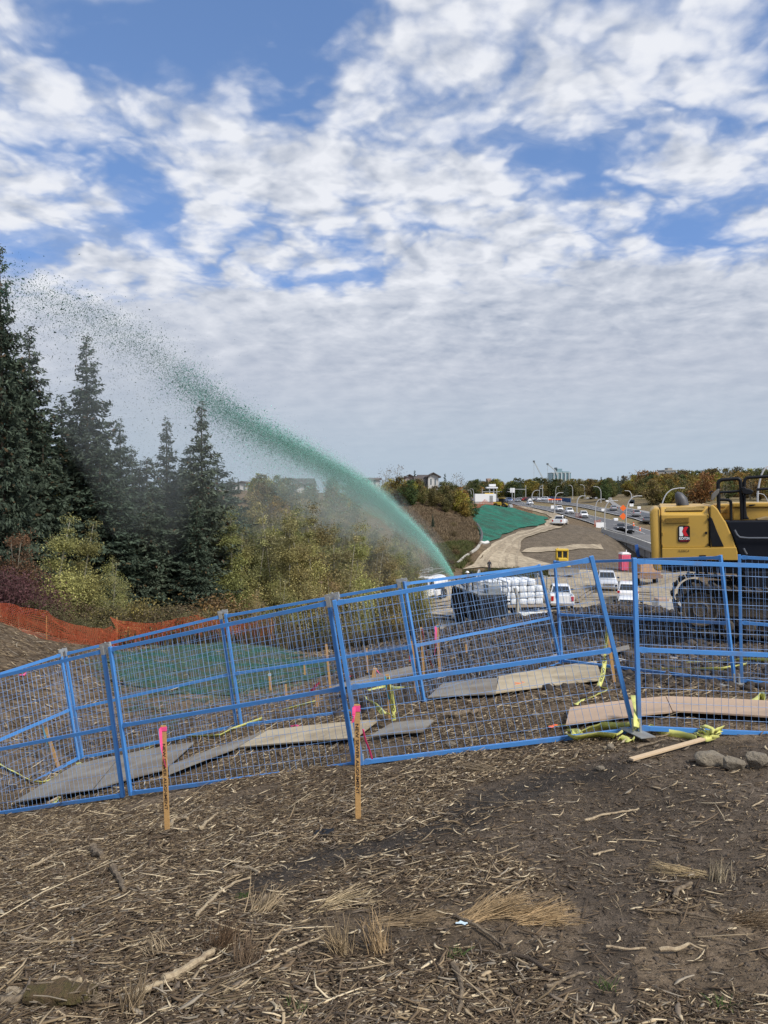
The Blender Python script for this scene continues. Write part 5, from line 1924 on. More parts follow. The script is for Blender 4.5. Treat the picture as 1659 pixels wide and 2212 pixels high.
proto_decid('d_brown', M_birch, 15, 10, Rw=2.0, n_leaf=26000, leaf=.055, crown0=.25, cols=(BR1, BR2), clump=.36, stems=3)
proto_decid('d_sparse', M_birch, 16, 11, Rw=1.9, n_leaf=13000, leaf=.06, crown0=.3, cols=(OL1, BR1), clump=.40, stems=2)
proto_decid('d_slim', M_birch, 18, 11, Rw=.95, n_leaf=24000, leaf=.056, crown0=.12, cols=((.35, .32, .115), (.22, .215, .09)), clump=.80)
proto_decid('d_slim2', M_birch, 19, 11, Rw=.85, n_leaf=18000, leaf=.056, crown0=.2, cols=((.30, .26, .12), (.23, .20, .11)), clump=.80, stems=2)
proto_decid('d_orange', M_birch, 17, 8, Rw=2.2, n_leaf=15000, leaf=.065, crown0=.2, cols=(OR1, OR2), clump=.32, stems=2)
proto_decid('b_mix', M_bark, 21, 2.6, Rw=1.25, n_leaf=9000, leaf=.045, crown0=.05, cols=((.13, .12, .05), (.17, .13, .08)), clump=.40, stems=5)
proto_decid('b_red', M_bark, 22, 2.4, Rw=1.2, n_leaf=7000, leaf=.045, crown0=.05, cols=((.12, .05, .05), (.08, .045, .04)), clump=.40, stems=5)
proto_decid('b_yel', M_bark, 23, 2.6, Rw=1.2, n_leaf=9000, leaf=.05, crown0=.05, cols=((.26, .20, .06), (.15, .12, .06)), clump=.38, stems=5)
# far, coarser
proto_decid('f_green', M_bark, 31, 9, Rw=2.7, n_leaf=2600, leaf=.24, crown0=.12, cols=((.10,.125,.038), (.065,.08,.028)), clump=.32)
proto_decid('f_yel', M_bark, 32, 9, Rw=2.8, n_leaf=2600, leaf=.24, crown0=.12, cols=((.33,.24,.045), (.20,.165,.04)), clump=.32)
proto_decid('f_olive', M_bark, 33, 9, Rw=2.7, n_leaf=2400, leaf=.24, crown0=.12, cols=((.19,.165,.055), (.115,.11,.042)), clump=.34)
proto_decid('f_orange', M_bark, 34, 7, Rw=2.6, n_leaf=2200, leaf=.22, crown0=.1, cols=((.31,.185,.045), (.20,.13,.045)), clump=.34, stems=3)
proto_decid('f_bare', M_birch, 35, 9, Rw=2.6, n_leaf=600, leaf=.16, crown0=.2, cols=((.20, .15, .08), (.12, .09, .06)), clump=.4, stems=3)
proto_decid('f_bush', M_bark, 36, 2.4, Rw=1.7, n_leaf=900, leaf=.12, crown0=.02, cols=((.17, .13, .05), (.12, .09, .045)), clump=.42, stems=5)

# tall spruces at the left (pixel of top, depth, base depth)
SPR = [
    ('s1', 0, 528, 31, 'giant dark spruce cut by the left edge, its tip inside the falling spray'),
    ('s1', 62, 700, 35, 'tall spruce with a ragged top just right of the giant one at the left edge'),
    ('s1', 187, 722, 37, 'tall narrow-topped spruce standing out alone against the sky left of centre'),
    ('s2', 258, 900, 40, 'shorter spruce leaning against the right side of the lone tall spruce'),
    ('s2', 360, 897, 41, 'slim spruce in the gap between the two tall groups'),
    ('s2', 434, 862, 39, 'spruce with reddish cones whose tip is under the thick green part of the spray'),
    ('s3', 132, 850, 40, 'spruce filling the gap between the two tallest left spruces'),
    ('s3', 15, 730, 38, 'dark spruce behind the giant one at the left edge'),
    ('s3', 412, 960, 43, 'low dark spruce just left of the one with reddish cones'),
    ('s3', 470, 985, 44, 'dark spruce at the right end of the spruce group'),
    ('s2', 300, 1000, 42, 'mid-height spruce hidden low between the slim one and the lone tall one'),
    ('s3', 90, 900, 34, 'dark spruce low in front of the tall pair at the left'),
    ('s3', 215, 960, 36, 'dark spruce low at the foot of the lone tall spruce'),
    ('s3', 330, 1040, 38, 'dark spruce low in the middle of the spruce group'),
    ('s3', 240, 985, 45, 'dark spruce tip at the back left of the short leaning one'), ('s2', 285, 960, 46, 'dark spruce at the back in the gap right of the lone tall one'),
    ('s3', 318, 985, 47, 'dark spruce at the back just left of the slim one'), ('s3', 395, 1005, 48, 'dark spruce at the back between the slim one and the reddish one'),
    ('s2', 160, 900, 42, 'dark spruce at the back left of the lone tall one'), ('s3', 500, 1030, 50, 'small dark spruce at the back before the leftmost house'),
    ('s2', 385, 1050, 44, 'dark broad spruce low between the slim one and the reddish one'), ('s2', 280, 1040, 41, 'dark broad spruce low right of the lone tall one'),
    ('s2', -90, 640, 40, 'spruce beyond the left edge with only its branch tips showing'),
]
for k, px, py, Y, lab in SPR:
    top = P(px, py, Y)
    zb = float(H(top[0], Y))
    tree(k, (top[0], Y), top[2] - zb + .05, lab, name='spruce_tree', sxy={'s1': 1.15, 's2': 1.15, 's3': 1.35}[k] * (.66 if py < 600 else 1.0) * (1.3 if py > 940 else 1), group='tall spruces at the left')

# broadleaf trees and shrubs in front of and beside the spruces; (kind, px, top py, depth, width, label)
DEC = [
    ('d_yel', 95, 905, 36.5, .6, 'yellow-leaved tree rising high between the left spruces'),
    ('d_slim', 120, 1090, 29, .9, 'yellow-green young tree with a pale forked stem at the left'),
    ('d_slim', 175, 1100, 30, .8, 'green young tree right of the pale forked stem'),
    ('d_orange', 15, 1150, 27, .9, 'orange-brown small tree at the left edge above the netting'),
    ('d_sparse', 235, 1190, 30, .7, 'sparse brown-leaved tree at the foot of the lone tall spruce'),
    ('s2', 320, 1060, 37, 1.1, 'dark spruce low in front of the slim spruce'),
    ('s2', 425, 1070, 37, 1.1, 'dark spruce low in front of the one with reddish cones'),
    ('s2', 262, 1060, 36, 1.1, 'dark spruce low right of the lone tall spruce, nearer one'),
    ('d_slim', 500, 1055, 47, 1.1, 'olive tree at the left end of the autumn thicket'),
    ('d_olive', 545, 1040, 50, .9, 'tall olive tree below the row of pale houses'),
    ('d_olive2', 590, 1065, 49, .9, 'olive two-stemmed tree in the left thicket'),
    ('d_yel', 615, 1115, 44, .8, 'bright yellow-green tree standing out in the middle of the thicket'),
    ('d_olive', 650, 1050, 52, .9, 'olive-brown tree below the large white house'),
    ('d_brown', 700, 1045, 54, .9, 'brown tree behind the left part of the mist'),
    ('d_brown', 740, 1075, 54, .9, 'brown tree half veiled by the green mist'),
    ('d_sparse', 690, 1120, 48, .9, 'sparse tree with bent pale limbs in the middle of the thicket'),
    ('d_slim', 520, 1140, 42, 1, 'yellowish young tree with a straight white stem, left thicket front'),
    ('d_slim', 565, 1130, 42, 1, 'yellowish-green young tree left of the bright yellow one'),
    ('d_olive2', 650, 1180, 43, .8, 'olive young tree at the front middle of the thicket'),
    ('d_olive2', 735, 1150, 50, .9, 'olive-brown tree at the right middle of the thicket'),
    ('d_brown', 780, 1120, 56, .9, 'dim brown tree behind the mist at the right of the thicket'),
    ('d_olive', 790, 1170, 55, .9, 'olive tree at the right end of the thicket'),
    ('d_olive2', 800, 1220, 52, .8, 'small yellowish tree above the left tip of the yard'),
    ('d_yel', 824, 1180, 64, .9, 'pale yellow columnar tree at the right end of the thicket by the white truck'),
    ('d_yel', 846, 1222, 70, .8, 'small pale yellow tree just left above the white truck'),
    ('d_yel', 796, 1205, 60, .8, 'pale yellow bushy tree second from the right end of the thicket'),
    ('d_olive', 878, 1250, 78, .6, 'low yellowish tree touching the white truck roof'),
    ('d_sparse', 600, 1230, 38, .8, 'sparse small tree with leaning pale stems behind the green mound'),
    ('d_sparse', 570, 1260, 36, .8, 'thin leaning pale-stemmed tree behind the middle fence panel'),
    ('d_sparse', 640, 1240, 40, .8, 'thin pale-stemmed tree right above the gap in the orange netting'),
    ('d_sparse', 690, 1230, 42, .8, 'thin pale-stemmed tree left of the leaning panel post'),
    ('d_slim2', 470, 1140, 41, 1, 'brown tree in front of the right end of the spruces'),
    ('d_green', 480, 1080, 45, .9, 'green tree between the spruces and the autumn thicket'),
    ('d_brown', 830, 1150, 66, .9, 'dim tree behind the dense mist left of the nozzle'),
    ('d_sparse', 870, 1175, 74, .9, 'bare grey tree in the mist above the white truck'),
    ('d_brown', 620, 1090, 56, 1., 'brown-leaved tree at the back middle of the thicket'),
    ('d_brown', 570, 1075, 58, 1., 'brown-leaved tree at the back left of the thicket'),
]
rx_ = random.Random(12)
for i in range(52):
    px = 488 + i * 8.2 + rx_.uniform(-6, 6)
    k = rx_.choice(['d_slim', 'd_slim2', 'd_slim'])
    DEC.append((k, px, 1062 + rx_.uniform(-18, 70) + max(0, px - 700) * .4, rx_.uniform(39, 50) + max(0, px - 650) * .05, .72,
                f'slender pale {"yellow-green" if k == "d_slim" else "olive"} young tree of the thicket, {["leftmost", "second", "third", "fourth", "fifth", "sixth", "seventh", "eighth", "ninth", "tenth", "eleventh", "twelfth", "thirteenth"][i % 13]} from the left in its {["leftmost", "second", "third", "rightmost"][i // 13]} quarter'))
for i in range(20):
    px = 690 + i * 10.5
    DEC.append((rx_.choice(['d_brown', 'd_sparse', 'd_olive2', 'd_olive']), px, 1062 + (px - 690) * .55 + rx_.uniform(-12, 30), 76 + rx_.uniform(0, 20), .9,
                f'dim greyish tree on the slope behind the mist, {["leftmost", "second", "third", "fourth", "last"][i % 5]} of the {["far left", "left", "right", "far right"][i // 5]} cluster'))
for k, px, py, Y, sx, lab in DEC:
    if 490 < px < 790 and py < 1100:
        py += 14
    top = P(px, py, Y)
    tree(k, (top[0], Y), top[2] - float(H(top[0], Y)) + .05, lab, name='spruce_tree' if k == 's2' else 'autumn_tree' if k[2:] in ('slim', 'slim2', 'olive', 'olive2', 'yel', 'brown', 'sparse', 'orange') else 'leafy_tree', sxy=sx * (1.5 if 'slim' in k else 1.15))
def where3(px, a, c_):
    t_ = (px - a) / (c_ - a)
    return 'at the left end' if t_ < .2 else 'left of the middle' if t_ < .4 else 'in the middle' if t_ < .6 else 'right of the middle' if t_ < .8 else 'at the right end'


r_ = random.Random(3)
for i in range(46):
    px = r_.uniform(-40, 500)
    Y = r_.uniform(24, 30)
    k = r_.choice(['b_mix', 'b_yel', 'b_mix', 'b_red' if px < 45 else 'b_mix'])
    lab = {'b_mix': 'dull olive-brown shrub in the undergrowth behind the orange netting', 'b_yel': 'yellow-leaved shrub in the undergrowth behind the orange netting',
           'b_red': 'reddish-purple shrub above the orange netting at the far left'}[k]
    if k != 'b_red':
        lab += ', ' + where3(px, -40, 500)
    tree(k, PZ(px, Y, 0), r_.uniform(.8, 1.7) * (1.4 if px < 60 else 1), lab, name='shrub', cat='shrub', group={'b_mix': 'olive undergrowth shrubs', 'b_yel': 'yellow undergrowth shrubs', 'b_red': 'red undergrowth shrubs'}[k], sxy=r_.uniform(.9, 1.3))
for i in range(34):
    px = r_.uniform(430, 790)
    Y = r_.uniform(34, 56)
    k = r_.choice(['b_mix', 'b_yel', 'b_mix'])
    tree(k, PZ(px, Y, 0), r_.uniform(1.2, 2.6), {'b_mix': 'dull bush on the ravine floor under the autumn thicket', 'b_yel': 'yellowish bush on the ravine floor under the autumn thicket'}[k] + ', ' + where3(px, 430, 790),
         name='shrub', cat='shrub', group={'b_mix': 'dull ravine bushes', 'b_yel': 'yellowish ravine bushes'}[k], sxy=r_.uniform(.9, 1.3))

# hill opposite: trees along the crest of the brown slope
for i in range(58):
    px = r_.uniform(760, 1024)
    Y = r_.uniform(128, 152)
    ht = r_.uniform(3.0, 4.9) * (1.0 if 840 < px < 1000 else .8)
    if 915 < px < 955:
        ht *= .72
    k = r_.choice(['f_yel', 'f_green', 'f_olive', 'f_olive', 'f_yel', 'f_olive'])
    if px < 880:
        k = r_.choice(['f_yel', 'f_orange', 'f_olive', 'f_yel'])
    w_ = {'f_yel': 'yellow', 'f_green': 'green', 'f_olive': 'olive', 'f_orange': 'orange'}[k]
    tree(k, PZ(px, Y, 0), ht, f'{w_} tree on the crest of the brown slope, {where3(px, 760, 1024)}, {"front" if Y < 140 else "back"} row', name='hill_tree', group=f'{w_} trees on the crest of the brown slope', sxy=1.0)
for px, py, k, lab in ((856, 1004, 'f_bare', 'tall half-bare pinkish tree on the hill crest left of the dark-roofed house'), (832, 1012, 'f_bare', 'half-bare tree at the left end of the hill crest'), (985, 1022, 'f_bare', 'bare grey tree right of the dark-roofed house'),
                       (1003, 1033, 'f_bare', 'bare thin tree at the right end of the hill crest'), (775, 1022, 'f_bare', 'bare pinkish tree just right of the spray on the horizon')):
    top = P(px, py, 148)
    tree(k, (top[0], 148), top[2] - float(H(top[0], 148)), lab, name='bare_tree')
for px, py, Y, lab in ((935, 1108, 112, 'lone dark spruce on the brown slope right of the spray'), (575, 1030, 150, 'small spruce in front of the pale houses on the horizon'), (515, 1034, 140, 'spruce left of the pale houses'), (961, 1023, 150, 'tiny spruce beside the dark-roofed house'), (896, 1016, 160, 'tiny spruce tip left of the dark-roofed house')):
    top = P(px, py, Y)
    tree('sf' if Y > 120 else 's2', (top[0], Y), top[2] - float(H(top[0], Y)), lab, name='spruce_tree', sxy=1.0 if Y > 120 else .9)
for i in range(30):
    px, py_ = r_.uniform(840, 1035), r_.uniform(1135, 1225)
    p = hit(px, py_, 60)
    if 78 < p[1] < 140:
        tree('f_bush', p, r_.uniform(.4, .9), 'low bush on the brown slope below the crest trees, ' + where3(px, 840, 1035), name='bush', cat='bush', group='low bushes on the brown slope', sxy=1.2)
for i in range(26):
    px, py_ = r_.uniform(500, 780), r_.uniform(1060, 1120)
    Y = r_.uniform(85, 130)
    k = r_.choice(['f_olive', 'f_yel', 'f_olive'])
    w_ = {'f_yel': 'yellow', 'f_olive': 'olive'}[k]
    tree(k, PZ(px, Y, 0), r_.uniform(3.5, 5.2), f'{w_} tree on the hillside below the pale houses, {where3(px, 500, 780)}', name='hill_tree', group=f'{w_} trees on the hillside below the pale houses')

# right: woodland above the road
for i in range(150):
    px = r_.uniform(1385, 1760)
    Y = r_.uniform(235, 420)
    lim = 0
    ht = r_.uniform(6, 10) + (Y - 235) * .012
    k = r_.choice(['f_olive', 'f_orange', 'f_yel', 'f_olive', 'f_green', 'f_bare', 'f_yel'])
    w_ = {'f_yel': 'yellow', 'f_green': 'green', 'f_olive': 'olive', 'f_orange': 'orange', 'f_bare': 'half-bare'}[k]
    tree(k, PZ(px, Y, 0), ht, f'{w_} tree in the wood behind the excavator, {where3(px, 1385, 1760)}, {"front" if Y < 300 else "middle" if Y < 360 else "back"} rows', name='woodland_tree', group=f'{w_} trees in the wood behind the excavator', sxy=1.1)
for px, py in ((1392, 1026), (1464, 1020), (1478, 1021), (1502, 1016), (1522, 1018), (1540, 1016), (1578, 1030), (1650, 1010), (1320, 1032), (1335, 1028), (1347, 1026), (1311, 1032)):
    Y = 360 + (px % 7) * 12
    top = P(px, py, Y)
    tree('sf', (top[0], Y), top[2] - float(H(top[0], Y)), 'dark spruce tip on the right skyline, ' + where3(px, 1311, 1650), name='spruce_tree', group='dark spruces on the right skyline', sxy=1.0)
# trees behind the road intersection
for i in range(120):
    px = r_.uniform(1015, 1420)
    Y = r_.uniform(470, 640)
    ht = r_.uniform(8.5, 13.5)
    k = r_.choice(['f_green', 'f_green', 'f_yel', 'f_olive', 'f_green'] if px < 1200 else ['f_yel', 'f_yel', 'f_green', 'f_olive'])
    w_ = {'f_yel': 'yellow', 'f_green': 'green', 'f_olive': 'olive'}[k]
    tree(k, PZ(px, Y, 0), ht, f'{w_} tree beyond the intersection, {where3(px, 1015, 1420)}, {"front" if Y < 550 else "back"} row', name='street_tree', group=f'{w_} trees beyond the intersection', sxy=1.15)
for px, py in ((1052, 1035), (1124, 1040), (1168, 1037), (1222, 1038), (1299, 1030), (1306, 1034)):
    Y = 460
    top = P(px, py, Y)
    tree('sf', (top[0], Y), top[2] - float(H(top[0], Y)), 'dark conifer beyond the intersection', name='spruce_tree', group='dark conifers beyond the intersection', sxy=1.3)
for px, w_, n in ((1340, 60, 14), (1290, 40, 8)):
    for i in range(n):
        Y = r_.uniform(300, 380)
        tree(r_.choice(['f_yel', 'f_olive', 'f_green']), PZ(px + r_.uniform(-w_, w_), Y, 0), r_.uniform(6, 9), 'bushy tree on the verge above the far carriageway', name='verge_tree', group='bushy trees above the far carriageway')
for v_ in PROTO.values():
    for o in v_[:2]:
        bpy.data.objects.remove(o)

# low weeds and dry grass on the rough slope
def grass_patch(n, polypix, hgt, colr, label, seed, w=.05):
    w_ = [p for p in pxp(polypix)]
    poly = [tuple(p[:2]) for p in w_]
    xs, ys = [p[0] for p in poly], [p[1] for p in poly]
    r_ = np.random.default_rng(seed)
    x, y = r_.uniform(min(xs), max(xs), n * 2), r_.uniform(min(ys), max(ys), n * 2)
    k = in_poly(x, y, poly) & (fbm(x, y, .2, 3, seed) > -.45)
    x, y = x[k], y[k]
    z = H(x, y)
    m_ = len(x)
    h_ = hgt * r_.uniform(.4, 1.3, m_)
    a = r_.uniform(0, 3.14, m_)
    dx_, dy_ = np.cos(a) * w, np.sin(a) * w
    lx, ly = r_.normal(0, .3, m_) * h_, r_.normal(0, .3, m_) * h_
    V_ = np.stack([np.stack([x - dx_, y - dy_, z], -1), np.stack([x + dx_, y + dy_, z], -1), np.stack([x + lx, y + ly, z + h_], -1)], 1).reshape(-1, 3)
    c = np.array(colr)[None] * r_.uniform(.6, 1.5, (m_, 1))
    return tag(npmesh('rough_grass', V_, np.arange(m_ * 3).reshape(-1, 3), M_leaf, col=np.repeat(c, 3, 0)), label, kind='stuff')


grass_patch(26000, [(850, 1100), (1020, 1100), (1030, 1140), (1036, 1180), (990, 1225), (940, 1245), (860, 1240)], .30, (.19, .145, .085), 'dry brown weeds and grass covering the far slope', 5, .07)
grass_patch(16000, [(930, 1180), (1030, 1175), (1010, 1215), (960, 1240), (930, 1245)], .4, (.12, .13, .045), 'green weeds at the foot of the far slope', 6, .07)
grass_patch(9000, [(1000, 1236), (1120, 1232), (1250, 1240), (1190, 1247), (1060, 1256), (1000, 1262)], .5, (.09, .08, .035), 'weeds on the bank between the yard and the dirt track', 7, .05)
x, y, rr, aa = scatter(46000, 23.5, 48, -36, 4, 33, 1.2)
r0 = np.random.default_rng(4)
cc = np.array([(.075, .062, .030)]) * r0.uniform(.5, 1.6, (len(x), 1))
h_ = r0.uniform(.15, .7, len(x))
z = H(x, y)
a = r0.uniform(0, 3.14, len(x))
V_ = np.stack([np.stack([x - np.cos(a) * .035, y - np.sin(a) * .035, z], -1), np.stack([x + np.cos(a) * .035, y + np.sin(a) * .035, z], -1), np.stack([x + r0.normal(0, .15, len(x)), y + r0.normal(0, .15, len(x)), z + h_], -1)], 1).reshape(-1, 3)
tag(npmesh('undergrowth', V_, np.arange(len(V_)).reshape(-1, 3), M_leaf, col=np.repeat(cc, 3, 0)), 'low undergrowth on the forest floor', kind='stuff')

# ------------------------------------------------------------------ bridge
def Ppt(px, py, Y, z=None):
    p = P(px, py, Y)
    if z is not None:
        p[2] = z
    return p


br_top = [P(c2(x, y)[0], c2(x, y)[1], Y) for x, y, Y in ((275, 690, 158), (380, 721, 152), (500, 752, 146), (600, 786, 140), (700, 822, 132), (860, 880, 120), (1100, 960, 102), (1400, 1060, 86))]
t = empty('road_bridge', br_top[2], 'concrete road bridge with a pale parapet carrying the near carriageway behind the excavator', 'bridge')
O_ = np.array(t.location[:])
br = smooth_line(br_top, 4)


def br_sec(p, i):
    t_ = br[min(i + 1, len(br) - 1)] - br[max(i - 1, 0)]
    t_ = t_[:2] / np.linalg.norm(t_[:2])
    return np.array([-t_[1], t_[0], 0]) * (1 if -t_[1] > 0 or t_[0] > 0 else -1)


def sweep(prof, mt_, nm, i0=0, i1=None):
    """prof: list of (inward offset, dz below parapet top)"""
    rings = []
    for i in range(i0, len(br) if i1 is None else i1):
        n_3 = br_sec(br[i], i)
        rings.append([br[i] + n_3 * a_ + np.array([0, 0, b_]) for a_, b_ in prof])
    mb = MB(O_)
    mb.loft(rings)
    return mb.build(nm, mt_, t)


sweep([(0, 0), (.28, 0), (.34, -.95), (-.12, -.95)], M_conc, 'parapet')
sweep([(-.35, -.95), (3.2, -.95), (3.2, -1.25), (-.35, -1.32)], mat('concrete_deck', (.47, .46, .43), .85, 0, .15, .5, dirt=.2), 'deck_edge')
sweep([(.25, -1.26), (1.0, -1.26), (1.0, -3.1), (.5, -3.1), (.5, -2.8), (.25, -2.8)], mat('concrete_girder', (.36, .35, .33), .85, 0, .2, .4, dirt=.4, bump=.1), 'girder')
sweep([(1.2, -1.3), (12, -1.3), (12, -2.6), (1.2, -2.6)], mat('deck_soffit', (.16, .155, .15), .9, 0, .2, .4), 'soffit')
sweep([(.10, .30), (.16, .30), (.16, .36), (.10, .36)], M_galv, 'handrail')
mb = MB(O_)
for i in range(0, len(br), 2):
    mb.bar(br[i] + br_sec(br[i], i) * .13, br[i] + br_sec(br[i], i) * .13 + [0, 0, .33], .06)
mb.build('rail_post', M_galv, t)['kind'] = 'stuff'
for i in range(1, len(br), 2):      # pilasters on the girder
    mb = MB(O_)
    n_3 = br_sec(br[i], i)
    a_ = br[i] + n_3 * .20
    mb.bar(a_ + [0, 0, -1.3], a_ + [0, 0, -3.0], .35, .2)
    mb.build('stiffener', M_conc, t)
mb = MB(O_)
ab = [P(1299, 1160, 157), P(1333, 1187, 151), P(1352, 1238, 146), P(1300, 1240, 150)]
mb.prism(ab, [1.5, 3, 0])
mb.build('abutment', mat('concrete_dark', (.27, .265, .25), .9, 0, .25, .3, dirt=.5), t)
for (a_, b2, w_) in (((1334, 1186, 150), (1357, 1222, 142), 1.1), ((1384, 1204, 141), (1400, 1246, 134), 1.3), ((1290, 1160, 156), (1308, 1200, 152), .6)):
    mb = MB(O_)
    mb.bar(P(*a_) + [0, 1, 0], P(*b2) + [0, 1, 0], w_, .8)
    mb.build('strut', M_conc, t)
M_tarp = mat('blue_tarp', (.03, .10, .33), .6, 0, .25, 1.5, bump=.3)
for pts_, Y, lab in ((((290, 738), (302, 738), (312, 812), (290, 812)), 153, 'blue tarp hanging at the left end of the bridge girder'), (((552, 828), (578, 822), (598, 925), (575, 928), (560, 880)), 138, 'blue tarp hanging from the bridge girder beside the excavator')):
    pl = [P(*c2(x, y), Y) for x, y in pts_]
    mb = MB(pl[0])
    mb.prism(pl, [.05, .3, 0])
    tag(mb.build('blue_tarp', M_tarp, loc=pl[0]), lab, 'tarp')
# retaining wall and concrete median barrier of the far carriageway
bl_ = [hit(*c2(420, 536)), hit(*c2(500, 552)), hit(*c2(560, 566)), hit(*c2(690, 600)), hit(*c2(800, 625))]
mb = MB(bl_[0])
rg = [[p + np.array([dx_, 0, dz_]) for dx_, dz_ in ((-.3, 0), (.3, 0), (.1, 1.0), (-.1, 1.0))] for p in smooth_line(bl_, 4)]
mb.loft(rg)
tag(mb.build('concrete_barrier', mat('barrier_conc', (.5, .5, .48), .8, 0, .1, 1), loc=bl_[0]), 'long pale concrete barrier along the outer edge of the far carriageway', 'barrier')


# ------------------------------------------------------------------ vehicles (front towards -Y)
def wheel(parent, x, y, r_, w, nm='wheel', hubc=None):
    mb = MB((x, y, r_))
    sg = 1 if x > 0 else -1
    prof = [(-w / 2, r_ * .62), (-w / 2, r_ * .93), (-w / 2 + .03, r_), (w / 2 - .03, r_), (w / 2, r_ * .93), (w / 2, r_ * .62)]
    n = 20
    rings = [[(x + a_, y + rr * math.cos(q_), r_ + rr * math.sin(q_)) for q_ in np.linspace(0, 2 * math.pi, n + 1)[:-1]] for a_, rr in prof]
    mb.loft(rings)
    o = mb.build(nm, M_tyre, parent, smooth=True, loc=(x, y, r_))
    mb = MB()
    rings = [[(sg * a_, rr * math.cos(q_), rr * math.sin(q_)) for q_ in np.linspace(0, 2 * math.pi, n + 1)[:-1]] for a_, rr in ((w / 2 - .04, r_ * .62), (w / 2 + .004, r_ * .60), (w / 2 - .02, r_ * .5), (w / 2 - .02, r_ * .15), (w / 2 + .01, r_ * .12))]
    mb.loft(rings)
    mb.build('rim', hubc or M_rim, o)
    return o


def car(name, kind, paint, pos, rz, label, cat='car', group='cars on the road', lights=False):
    """pos: ground point. kinds: sedan, suv, pickup"""
    t = empty(name, pos, label, cat, group, rz - math.atan2(pos[0], pos[1]))
    if kind == 'sedan':
        L, Wd, bel, top, cab = 4.7, 1.82, .92, 1.45, (-1.05, -.35, 1.05, 1.75)
        st = [(-2.35, .30, .62, .70), (-2.2, .20, .70, .86), (-1.1, .18, .90, .91), (1.5, .18, .96, .91), (2.2, .22, .94, .84), (2.35, .35, .80, .72)]
        wr, wy = .33, (-1.42, 1.36)
    elif kind == 'suv':
        L, Wd, bel, top, cab = 4.7, 1.88, 1.05, 1.72, (-1.15, -.45, 1.75, 2.15)
        st = [(-2.35, .38, .75, .72), (-2.2, .26, .92, .88), (-1.2, .24, 1.04, .94), (1.9, .24, 1.10, .94), (2.25, .28, 1.08, .88), (2.36, .42, .92, .76)]
        wr, wy = .37, (-1.42, 1.42)
    else:
        L, Wd, bel, top, cab = 5.8, 2.0, 1.25, 1.93, (-1.25, -.55, 1.0, 1.18)
        st = [(-2.9, .45, .95, .84), (-2.8, .36, 1.16, .96), (-1.3, .36, 1.24, 1.0), (1.15, .36, 1.25, 1.0)]
        wr, wy = .41, (-1.90, 1.80)
    hw = Wd / 2

    def ring(y, zb, zt, w_):
        return [(-w_ * .93, y, zb), (-w_, y, zb + .12), (-w_, y, (zb + zt) / 2 + .1), (-w_ * .93, y, zt), (w_ * .93, y, zt), (w_, y, (zb + zt) / 2 + .1), (w_, y, zb + .12), (w_ * .93, y, zb)]
    mb = MB()
    mb.loft([ring(*s_) for s_ in st])
    y0, y1, y2, y3 = cab
    lw, uw = hw * .90, hw * .72
    low = [(-lw, y0, bel), (lw, y0, bel), (lw, y3, bel + .02), (-lw, y3, bel + .02)]
    upp = [(-uw, y1, top), (uw, y1, top), (uw, y2, top), (-uw, y2, top)]
    mb.loft([low, upp])
    mb.build('body', paint, t, smooth=True, bevel=.035)
    # glass on each side of the cabin
    mb = MB()
    L_, U_ = [np.array(p) for p in low], [np.array(p) for p in upp]
    for i in range(4):
        a_, b2, c_, d_ = L_[i], L_[(i + 1) % 4], U_[(i + 1) % 4], U_[i]
        n_3 = np.cross(b2 - a_, d_ - a_)
        n_3 /= np.linalg.norm(n_3)
        cc = (a_ + b2 + c_ + d_) / 4
        if np.dot(n_3, cc - np.array([0, (y0 + y3) / 2, (bel + top) / 2])) < 0:
            n_3 = -n_3
        seg = [(0, 1)] if i % 2 == 0 else [(0.04, .46), (.50, .95)]
        for s0, s1 in seg:
            m0, m1 = .10, .86
            q0_, q1_, q2_, q3_ = lerp(lerp(a_, b2, s0), lerp(d_, c_, s0), m0), lerp(lerp(a_, b2, s1), lerp(d_, c_, s1), m0), lerp(lerp(a_, b2, s1), lerp(d_, c_, s1), m1), lerp(lerp(a_, b2, s0), lerp(d_, c_, s0), m1)
            if s0 == 0:
                q0_, q1_, q2_, q3_ = lerp(q0_, q1_, .06), lerp(q1_, q0_, .06), lerp(q2_, q3_, .06), lerp(q3_, q2_, .06)
            g = MB()
            g.prism([q_ + n_3 * .004 for q_ in (q0_, q1_, q2_, q3_)], n_3 * .01)
            g.build('windshield' if i == 0 else 'rear_window' if i == 2 else 'window', M_glass, t)
    if kind == 'pickup':
        mb = MB()
        for s_ in (-1, 1):
            mb.box((s_ * .95, 2.02, .88), (.10, 1.75, .76))
        mb.box((0, 2.86, .88), (1.98, .08, .74))
        mb.box((0, 2.02, .58), (1.8, 1.7, .1))
        mb.build('bed', paint, t, bevel=.02)
        mb = MB()
        mb.box((0, 2.98, .52), (1.9, .14, .2))
        mb.build('rear_bumper', M_chrome, t, bevel=.02)
    fy = st[0][0]
    zf = st[0][2]
    mb = MB()
    mb.box((0, fy - .005, (st[0][1] + zf) / 2 + .10), (hw * 1.05, .05, (zf - st[0][1]) * .5))
    mb.build('grille', M_chrome if kind == 'pickup' else M_blk, t, bevel=.01)
    mb = MB()
    mb.box((0, fy - .03, st[0][1] + .06), (hw * 1.75, .12, .20 if kind == 'pickup' else .10))
    mb.build('front_bumper', M_chrome if kind == 'pickup' else M_blk, t, bevel=.02)
    M_hl = mat('headlamp_lit', (.9, .9, .85), .1) if lights else mat('headlamp', (.75, .77, .8), .12, .2, .05, spec=.9)
    if lights:
        p_ = M_hl.node_tree.nodes['Principled BSDF']
        p_.inputs['Emission Color'].default_value = (1, .97, .88, 1)
        p_.inputs['Emission Strength'].default_value = 3.0
